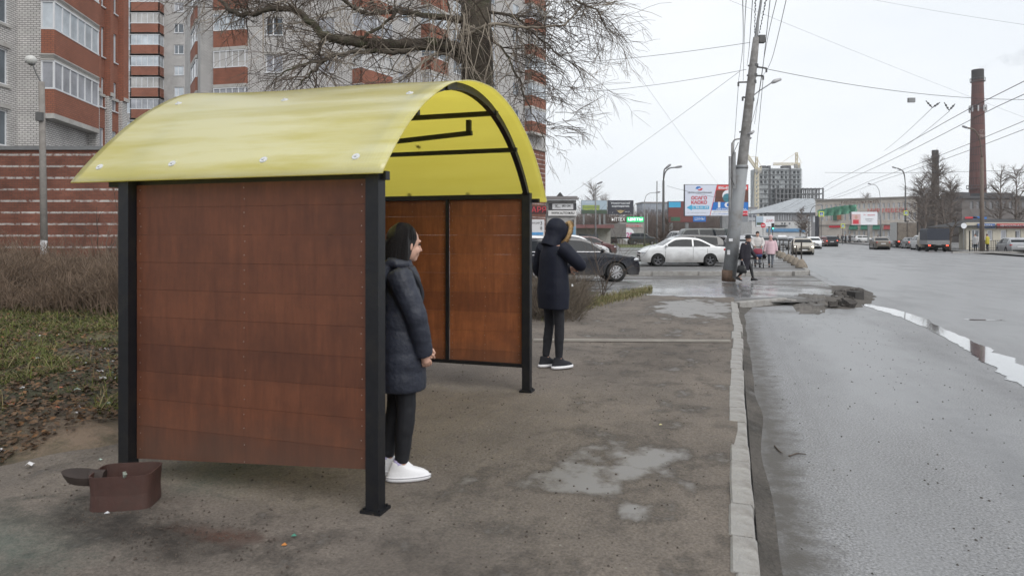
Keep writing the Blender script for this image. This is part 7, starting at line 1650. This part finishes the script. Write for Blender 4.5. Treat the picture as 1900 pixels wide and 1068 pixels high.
q = MB(); pts, rr = lerp_path([P(884, 592, 13), P(882, 400, 13), P(886, 165, 13), P(884, 80, 13), P(884, 0, 13), P(890, -120, 13.2), P(880, -260, 13.4)], [.40, .34, .31, .30, .29, .24, .18], 6); q.tube(pts, rr, n=20); q.tube([P(860, 100, 13), P(846, 92, 12.9)], [.22, .13], n=12)
q.build('trunk', bark, BT, world=True, smooth=True)
limbs = [([(866, 100), (836, 86), (780, 83), (713, 84), (658, 78), (604, 67), (576, 44), (549, 19), (505, 17), (461, 26), (434, 23), (412, 4), (395, -25)], [.16, .13, .125, .12, .10, .085, .075, .065, .055, .05, .045, .035, .03], (13, 12.6, 12.4, 12.2, 12, 11.9, 11.8, 11.8, 11.7, 11.7, 11.7, 11.7, 11.7), bark),
 ([(860, 95), (836, 92), (781, 88), (740, 97), (686, 96), (631, 101), (604, 110), (585, 130), (571, 142), (557, 158)], [.09, .08, .055, .05, .045, .04, .035, .03, .022, .01], (13, 12.7, 12.3, 12.1, 12, 11.8, 11.7, 11.6, 11.6, 11.6), bark),
 ([(870, 45), (850, 36), (782, 28), (740, 22), (686, 26), (658, 14), (631, -4)], [.10, .08, .06, .055, .05, .045, .04], (13, 12.8, 12.6, 12.6, 12.6, 12.6, 12.6), bark),
 ([(880, 50), (850, 69), (880, 58), (915, 46), (960, 50), (996, 51), (1050, 44), (1069, 22), (1085, 12)], [.05, .045, .04, .035, .03, .026, .02, .014, .006], (12.7, 12.5, 12.4, 12.3, 12.2, 12, 12, 12, 12), twm2),
 ([(890, -60), (960, -40), (1020, -22), (1075, 5), (1105, 18), (1122, 45), (1138, 75)], [.05, .035, .03, .022, .016, .010, .005], (13, 12.6, 12.2, 12, 12, 12, 12), bark),
 ([(900, 60), (930, 90), (959, 140), (972, 175), (990, 215), (1005, 245), (1012, 280)], [.035, .026, .022, .016, .012, .008, .004], (12.9, 12.6, 12.4, 12.3, 12.3, 12.3, 12.3), bark),
 ([(895, 20), (950, 30), (1000, 70), (1040, 105), (1075, 130), (1085, 170)], [.035, .028, .020, .014, .010, .005], (12.9, 12.7, 12.6, 12.6, 12.6, 12.6), bark),
 ([(860, 0), (800, -30), (700, -50), (600, -40), (520, -60), (440, -50), (360, -20)], [.12, .1, .08, .07, .05, .04, .02], (13, 13.4, 13.8, 14, 14, 14, 14), bark),
 ([(850, 110), (815, 100), (790, 112), (760, 140), (740, 150)], [.04, .035, .025, .015, .006], (12.8, 12.4, 12.2, 12.2, 12.2), twm2),
 ([(604, 67), (590, 95), (600, 118)], [.05, .03, .012], (11.9, 11.8, 11.8), bark),
 ([(658, 78), (690, 60), (720, 38), (735, 20), (728, -10)], [.04, .035, .03, .02, .012], (12, 12, 12, 12, 12), bark),
 ([(604, 110), (560, 120), (520, 140), (500, 165)], [.03, .022, .014, .005], (11.7, 11.5, 11.4, 11.4), bark)]
tw = MB(); tw2 = MB()
for (pp, rr, yy, m_) in limbs:
    q = MB(); P3 = [P(a, b, y) for (a, b), y in zip(pp, yy)]; pts, rs = lerp_path(P3, [r * .85 for r in rr], 5); pts = [p + V(rn.uniform(-1, 1), rn.uniform(-1, 1), rn.uniform(-1, 1)) * .022 for p in pts]; q.tube(pts, rs, n=10, cap=True); q.build('limb', m_, BT, world=True, smooth=True)
    tot = sum((b - a).length for a, b in zip(pts, pts[1:])); cnt = int(tot * 16)
    for i in range(cnt):
        k = rn.randint(2, len(pts) - 2); dv_ = (pts[k + 1] - pts[k]).normalized()
        d_ = (V(rn.uniform(-1, 1), rn.uniform(-.8, .6), rn.uniform(-.8, .7)) + dv_ * .6).normalized()
        twig(tw if rn.random() < .75 else tw2, pts[k], d_, rn.uniform(.5, 1.35), min(rs[k] * .45, rn.uniform(.007, .014)), rn, 2 if rn.random() < .6 else 1, rn.uniform(.2, 1.3), 6, 3)
for i in range(26):   # thin pale hanging shoots near the trunk
    p = P(rn.uniform(790, 920), rn.uniform(-5, 60), rn.uniform(12, 12.6)); twig(tw2, p, V(rn.uniform(-.3, .3), -.1, -1), rn.uniform(.8, 1.6), .010, rn, 1, .8, 7, 3)
for i in range(110):   # outer right fringe
    px_, py_ = rn.choice([(rn.uniform(960, 1110), rn.uniform(-10, 60)), (rn.uniform(950, 1060), rn.uniform(60, 260)), (rn.uniform(940, 1030), rn.uniform(0, 150))]); twig(tw, P(px_, py_, rn.uniform(12, 13)), V(rn.uniform(.0, 1), rn.uniform(-.3, .3), rn.uniform(-.9, .3)), rn.uniform(.4, .8), .007, rn, 2, .9, 5, 3)
for i in range(60):
    twig(tw, P(rn.uniform(330, 620), rn.uniform(-60, 5), rn.uniform(11.6, 13.5)), V(rn.uniform(-1, .3), rn.uniform(-.3, .3), rn.uniform(-.9, .1)), rn.uniform(.5, 1.2), .007, rn, 2, .8, 5, 3)
tw.build('twigs', twm, BT, world=True, uv=False); tw2.build('twigs', twm2, BT, world=True, uv=False, label='pale drooping shoots')
def bare_tree(label, x, ybase, ytop, Y, spread, nb=16, seed=1, r=None, m=None, cat='tree', name='tree', group=None, rt=.02, side=3, lean=0, depth=2, L0=None, nsub=4, z0=.0):
    rn = random.Random(seed); H = (PZ(ytop, Y)) - z0; base = V(PX(x, Y), Y, z0); T = thing(name, label, cat, base, 0, group); m = m or twd; r = r or H * .018
    q = MB(); path = [V(0, 0, 0)]
    for i in range(1, 7): path.append(V(lean * H * (i / 6) ** 1.5 + rn.uniform(-.02, .02) * H, rn.uniform(-.02, .02) * H, H * .9 * i / 6))
    rs = [r * (1 - .155 * i) for i in range(7)]; q.tube(path, rs, n=8); q.build('trunk', m, T, smooth=True)
    c = MB()
    for i in range(nb):
        f = rn.uniform(.28, .97); k = min(5, int(f * 6)); p = path[k].lerp(path[k + 1], f * 6 - k); a = rn.uniform(0, 2 * math.pi); up = rn.uniform(.3, 1.3)
        L = spread * rn.uniform(.5, 1) * (1.15 - f * .75)
        twig(c, p, V(math.cos(a), math.sin(a) * .8, up), L, max(rt, r * (1 - f) * .5), rn, depth, -.3, 5, nsub, side, .75)
    c.build('crown', m, T, uv=False); return T
for i, (x_, yt, Y_, sp, nb, lb) in enumerate([(1735, 272, 120, 5.5, 110, 'tall dense bare tree wrapped round the short chimney'), (1708, 312, 110, 4.4, 70, 'bare tree left of the short chimney'), (1762, 318, 112, 4.6, 70, 'bare tree right of the short chimney'),
    (1716, 335, 95, 2.6, 22, 'slim bare tree above the white hatchback'), (1750, 350, 90, 2.4, 22, 'bare tree above the canvas topped truck'), (1857, 305, 85, 4.0, 40, 'bare tree behind the cream pavilion roof'), (1885, 300, 80, 4.0, 40, 'bare tree at the right edge behind the pavilion'),
    (1486, 380, 120, 2.6, 34, 'bare roadside tree before the grey roofed hall'), (1496, 392, 118, 2.2, 24, 'smaller bare roadside tree right of the first before the hall'), (1605, 352, 230, 6.0, 50, 'pale bare tree beyond the beige building'), (1100, 335, 180, 8, 50, 'pale bare tree rising behind the billboards'), (1122, 360, 185, 5, 40, 'rounded bare tree behind the dark billboard'), (1240, 395, 75, 1.6, 24, 'small bare tree in front of the blue and red billboard'), (1226, 405, 60, 1.0, 16, 'tiny bare tree left of the white snowy car'), (1760, 400, 72, 1.6, 14, 'leaning bare trunk beside the small truck')]):
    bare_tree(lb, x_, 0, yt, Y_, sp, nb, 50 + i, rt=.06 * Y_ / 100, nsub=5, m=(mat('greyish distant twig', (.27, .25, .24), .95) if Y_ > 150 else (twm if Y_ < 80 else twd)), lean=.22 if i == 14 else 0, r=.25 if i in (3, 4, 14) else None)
# far tree row (woods)
q = MB(); rn = random.Random(5)
for i in range(1900):
    x_ = rn.uniform(1030, 1345); Y_ = rn.uniform(128, 170); H_ = (Y_ / 145) * rn.uniform(4.6, 6.8); p = V(PX(x_, Y_), Y_, 0)
    twig(q, p, V(rn.uniform(-.2, .2), 0, 1), H_, .07, rn, 1, -.3, 4, 5, 3, .5)
q.top('woods', mat('far woods', (.115, .088, .078), .95, var=.3, scale=.2), 'brown bare thicket stretching behind the billboards', 'woods', kind='stuff', uv=False)
# small bare saplings in front of the dark crossover
def sapling(label, x, yb, yt, Y, n, seed, spread=.5, m=None, r=.009):
    rn = random.Random(seed); base = V(PX(x, Y), Y, PZ(yb, Y)); H = PZ(yt, Y) - base.z; T = thing('sapling', label, 'shrub', base)
    for i in range(n):
        q = MB(); a = rn.uniform(0, 6.28); k = 1 if i == 0 else rn.uniform(.5, .85); twig(q, V(rn.uniform(-.03, .03), rn.uniform(-.03, .03), -.03), V(math.cos(a) * spread * (i > 0), math.sin(a) * spread * .4 * (i > 0), 1), H * k, r, rn, 1, -.1, 7, 6, 4, .8); q.build('stem', m or twm, T, uv=False)
sapling('bare sapling with several stems before the dark crossover bonnet', 1117, 551, 395, 17.5, 7, 3, .75)
sapling('low twiggy shrub beside the hooded man', 1072, 560, 480, 16.5, 9, 4, .9)
sapling('bare twiggy bush just right of the far shelter post', 1003, 590, 500, 13.2, 12, 5, .9); sapling('second bare bush between shelter post and hooded man legs', 990, 600, 515, 13, 12, 6, .9)
sapling('twiggy bush seen right of the hooded man hips', 1066, 590, 520, 14, 9, 7, .9); sapling('leaning tall stem in front of the garage wall', 215, 490, 330, 22, 4, 8, 1.3, r=.02); sapling('bare stems left of the near left post', 180, 500, 360, 23, 5, 9, .9, r=.016)
for i, (x_, yb_, yt_, Y_, lb_) in enumerate([(15, 585, 455, 14, 'bare shrub at the very left edge among dry weeds'), (48, 570, 440, 15.5, 'bare shrub left of the concrete lamp post foot'), (98, 575, 470, 14.5, 'low bare shrub just right of the lamp post foot'), (135, 560, 430, 16, 'taller bare shrub midway between lamp post and shelter'), (165, 590, 480, 13.5, 'low bare shrub in front of the weeds near the shelter'), (205, 575, 450, 15, 'bare shrub nearest to the near left shelter post'), (70, 600, 500, 13, 'tiny bare shrub at the grass edge')]):
    sapling(lb_, x_, yb_, yt_, Y_, 9, 70 + i, .9, m=mat('brush twig', (.12, .085, .062), .95, var=.3), r=.010)
# dry brush on the left
q = MB(); rn = random.Random(8)
for i in range(5200):
    y_ = rn.uniform(12.3, 22); x_ = PX(rn.uniform(-60, 250), y_); z = verge_z(x_, y_); H_ = rn.uniform(.3, .62) + .28 * noise.noise(V(x_ * .5, y_ * .5, 0)) + .35 * (rn.random() < .06)
    twig(q, V(x_, y_, z - .03), V(rn.uniform(-.5, .5), rn.uniform(-.2, .2), 1), max(.25, H_) * 1.35, .006, rn, 1, .5, 4, 3, 3, .9)
q.top('dry_brush', mat('dry brush stems', (.125, .088, .062), .95, var=.45, scale=4), 'dense dry brown weeds between grass and garage wall', 'dry weeds', kind='stuff', uv=False)
q = MB()
for i in range(900):
    y_ = rn.uniform(12.5, 17.5); x_ = PX(rn.uniform(985, 1075), y_); z = 0; twig(q, V(x_, y_, z - .03), V(rn.uniform(-.8, .8), rn.uniform(-.2, .2), .9), rn.uniform(.3, .9), .005, rn, 1, .5, 4, 3, 3, .9)
q.top('dry_brush', mat('dark brush stems', (.10, .08, .06), .95, var=.4, scale=4), 'dark tangled weeds between the far shelter post and the hooded man', 'dry weeds', kind='stuff', uv=False)
# grass & leaves
def blades(q, n, fx, hmin, hmax, wd, rn, flat=.5):
    for i in range(n):
        x_, y_, z = fx(); h = rn.uniform(hmin, hmax); a = rn.uniform(0, 6.28); ln = V(math.cos(a), math.sin(a), 0) * h * rn.uniform(.1, flat) * 1.5; e = V(-math.sin(a), math.cos(a), 0) * wd; p = V(x_, y_, z - .01)
        q.add([p - e, p + e, p + e * .6 + ln * .5 + V(0, 0, h * .65), p - e * .6 + ln * .5 + V(0, 0, h * .65), p + ln + V(0, 0, h * .85)], [(0, 1, 2, 3), (3, 2, 4)], mi=0 if rn.random() < .6 else (1 if rn.random() < .6 else 2))
def onverge():
    while True:
        y_ = 4.8 + 8.2 * rn.random() ** 1.0; x_ = PX(rn.uniform(-40, 245), y_); t = x_ * CS - y_ * SN; s = x_ * SN + y_ * CS
        if t > tb(s) - .35: continue
        dn_ = noise.noise(V(x_ * 1.4, y_ * 1.4, 2)) + .35 * noise.noise(V(x_ * 5, y_ * 5, 2))
        lim = .02 if y_ > 7 else .16
        if dn_ > lim - .3 * (y_ > 10.5): return x_, y_, verge_z(x_, y_)
gm3 = [mat('moss green grass', (.07, .085, .018), .9, var=.4, scale=3), mat('straw blade', (.22, .18, .09), .9, var=.3, scale=3), mat('bright moss', (.115, .135, .016), .9, var=.3, scale=3)]
q = MB(); blades(q, 26000, onverge, .025, .085, .0035, rn, 1.6); blades(q, 1500, onverge, .1, .22, .004, rn, 1.6); q.top('grass', gm3, 'patchy moss and grass beside the shelter', 'grass', kind='stuff', uv=False)
q = MB(); lv = random.Random(6)
for i in range(9000):
    y_ = 4.0 + 9 * lv.random(); x_ = PX(lv.uniform(-40, 245), y_); t = x_ * CS - y_ * SN; s = x_ * SN + y_ * CS
    if t > tb(s) + .2 - .35: continue
    c = V(x_, y_, verge_z(x_, y_) + lv.uniform(.004, .05)); a = lv.uniform(0, 6.28); r_ = lv.uniform(.012, .035); m3 = Matrix.Rotation(a, 3, 'Z') @ Matrix.Rotation(lv.uniform(-.7, .7), 3, 'X') @ Matrix.Rotation(lv.uniform(-.5, .5), 3, 'Y')
    q.add([c + m3 @ V(-r_, 0, 0), c + m3 @ V(0, -r_ * .6, r_ * .2), c + m3 @ V(r_, 0, 0), c + m3 @ V(0, r_ * .6, r_ * .2)], [(0, 1, 2, 3)], mi=lv.choice([0, 0, 0, 1, 1, 1, 2]))
q.top('fallen_leaves', [mat('dark dead leaf', (.05, .032, .02), .8, var=.4), mat('brown dead leaf', (.11, .065, .035), .8, var=.4), mat('orange dead leaf', (.15, .075, .03), .8, var=.4)], 'brown dead leaves scattered over the verge', 'leaves', kind='stuff', uv=False)
def strip():
    f = rn.random(); x_ = 1005 + 205 * f; y_ = 583 - 46 * f + rn.gauss(0, 5 - 1 * f); p = G(x_, y_, 0); return p.x, p.y, 0.01
q = MB(); blades(q, 7000, strip, .03, .12, .006, rn, 1.0); q.top('grass', [mat('pale strip grass', (.16, .15, .06), .9, var=.3), mat('tan strip grass', (.22, .17, .10), .9, var=.3), mat('dull green strip', (.10, .12, .04), .9)], 'straw coloured grass strip in front of the dark crossover', 'grass', kind='stuff', uv=False)
q = MB()
pl_ = [G(px_, py_, .03) for px_, py_ in ((1143, 452), (1160, 447.5), (1260, 447.5), (1262, 452.5), (1235, 459.5), (1150, 459))]; q.add([V(p.x, p.y, .05) for p in pl_], [tuple(range(len(pl_)))]); q.top('lawn', mat('lawn', (.10, .115, .03), .95, var=.3, scale=.4), kind='structure')
pl_ = [G(px_, py_, .03) for px_, py_ in ((1075, 460), (1095, 453), (1140, 452), (1138, 459))]; q = MB(); q.add([V(p.x, p.y, .05) for p in pl_], [tuple(range(len(pl_)))]); q.top('lawn', MATS['lawn'], kind='structure')
q = MB(); x_a, x_b = PX(1150, 92), PX(1262, 92)
for k in range(24): x_ = x_a + (x_b - x_a) * k / 23; q.bar((x_, 92, 0), (x_, 92, 1.0), .05)
q.bar((x_a, 92, 1.0), (x_b, 92, 1.0), .06); q.bar((x_a, 92, .35), (x_b, 92, .35), .04); q.top('railing', mat('rusty rail', (.09, .06, .045), .8), 'low rusty railing on the grass island', 'railing')
# ================================================================ LITTER
rl = random.Random(17); n_ = 0
for i in range(400):
    y_ = rl.uniform(4.3, 10.5); px_ = rl.uniform(0, 232); x_ = PX(px_, y_); t = x_ * CS - y_ * SN
    if t > -4.1 or n_ >= 50: continue
    n_ += 1; r_ = rl.uniform(.008, .03); q = MB(); nv_ = 8; c = V(x_, y_, max(-.0, verge_z(x_, y_)) + r_ * .5)
    vs = [V(rl.uniform(.6, 1.2) * math.cos(6.28 * k / nv_) * r_ * 1.4, rl.uniform(.6, 1.2) * math.sin(6.28 * k / nv_) * r_, rl.uniform(-.4, .5) * r_) for k in range(nv_)] + [V(0, 0, r_ * .7)]
    q.add([v + c for v in vs], [(k, (k + 1) % nv_, nv_) for k in range(nv_)]); col = rl.choice(['w', 'w', 'w', 'g', 'o'])
    q.top('litter', {'w': mat('white litter', (.62, .62, .64), .7), 'g': mat('pale green litter', (.4, .5, .45), .7), 'o': mat('reddish litter', (.35, .12, .06), .7)}[col], {'w': 'crumpled white scrap of litter lying in the grass left of the shelter', 'g': 'pale greenish scrap of litter lying left of the shelter', 'o': 'small reddish scrap of litter lying left of the shelter'}[col], 'litter', {'w': 'white litter beside the shelter', 'g': 'greenish litter beside the shelter', 'o': 'reddish litter beside the shelter'}[col], uv=False)
for i, (px_, py_, m_, lb_) in enumerate([(527, 1011, mat('orange scrap', (.5, .2, .05), .7), 'tiny orange scrap on the pavement left of the near right post'), (545, 994, mat('teal scrap', (.06, .22, .16), .7), 'small teal scrap on the pavement below the shelter wall'), (198, 952, M['pvc'], 'white scrap at the foot of the rusty bin'), (1226, 788, mat('yellow scrap', (.6, .55, .3), .7), 'small yellowish scrap in the middle of the pavement'), (868, 757, M['under'], 'small dark lump on the ground behind the woman')]):
    c = G(px_, py_); q = MB(); q.add([c + V(-.022, -.01, .004), c + V(.02, -.014, .008), c + V(.025, .01, .004), c + V(0, .018, .018), c + V(-.02, .012, .006)], [(0, 1, 2, 3, 4)]); q.v = [c + (v_ - c) * .6 for v_ in q.v]; q.top('litter', m_, lb_, 'litter', uv=False)
rs2 = random.Random(31); q = MB()
def pebble(q, c, r):
    vs = [V(r * rs2.uniform(.7, 1.2) * math.cos(6.28 * k / 6), r * rs2.uniform(.7, 1.2) * math.sin(6.28 * k / 6), -.2 * r) for k in range(6)] + [V(r * .5 * math.cos(6.28 * k / 6 + .3), r * .5 * math.sin(6.28 * k / 6 + .3), r * .6) for k in range(6)]
    q.add([v + c for v in vs], [(k, (k + 1) % 6, 6 + (k + 1) % 6, 6 + k) for k in range(6)] + [(6, 7, 8, 9, 10, 11)])
for i in range(450):
    s_ = 2.5 + 14 * rs2.random() ** 1.5; t_ = rs2.choice([rs2.uniform(.25, 3.2), rs2.gauss(2.0, .5)]); pebble(q, S(max(.2, t_), s_, RZ + .001), rs2.uniform(.003, .011))
q.top('grit', mat('dark grit', (.07, .063, .056), .9, var=.4), 'dark grit scattered over the wet lay-by asphalt', 'grit', kind='stuff', uv=False)
q = MB()
for i in range(1500):
    s_ = 3 + 12 * rs2.random() ** 1.4; t_ = rs2.uniform(-4.7, -.15); pebble(q, S(t_, s_, pav_z(t_, s_) + .001), rs2.uniform(.003, .010))
for i in range(420):
    pebble(q, S(rs2.gauss(-3.1, .5), rs2.gauss(2.88, .13), .000), rs2.uniform(.003, .009))
q.top('grit', mat('brown grit', (.06, .047, .038), .9, var=.5), 'brown grit and crumbs scattered over the pavement', 'grit', kind='stuff', uv=False)
for (a, b, c, lb_) in [((1437, 828), (1446, 838), (1452, 842), 'small dark curved twig on the wet asphalt'), ((1464, 847), (1480, 842), (1496, 844), 'short brown twig right of the curved one on the asphalt')]:
    q = MB(); q.tube([G(*a, RZ) + V(0, 0, .008), G(*b, RZ) + V(0, 0, .008), G(*c, RZ) + V(0, 0, .008)], [.006, .005, .003], n=6); q.top('twig', twm, lb_, 'twig', uv=False)
for i in range(60):
    pass

# ================================================================ HAZE
hz = bpy.data.materials.new('haze air'); hz.use_nodes = True; nt = hz.node_tree; nt.nodes.clear(); o_ = nn(nt, 'ShaderNodeOutputMaterial'); pv_ = nn(nt, 'ShaderNodeVolumePrincipled')
pv_.inputs['Color'].default_value = (.93, .96, 1, 1); pv_.inputs['Density'].default_value = .0003; pv_.inputs['Anisotropy'].default_value = .2; nt.links.new(pv_.outputs[0], o_.inputs['Volume'])
q = MB(); q.box2((-1210, -70, -1.2), (1210, 1210, 62)); q.top('haze', hz, kind='stuff', uv=False)
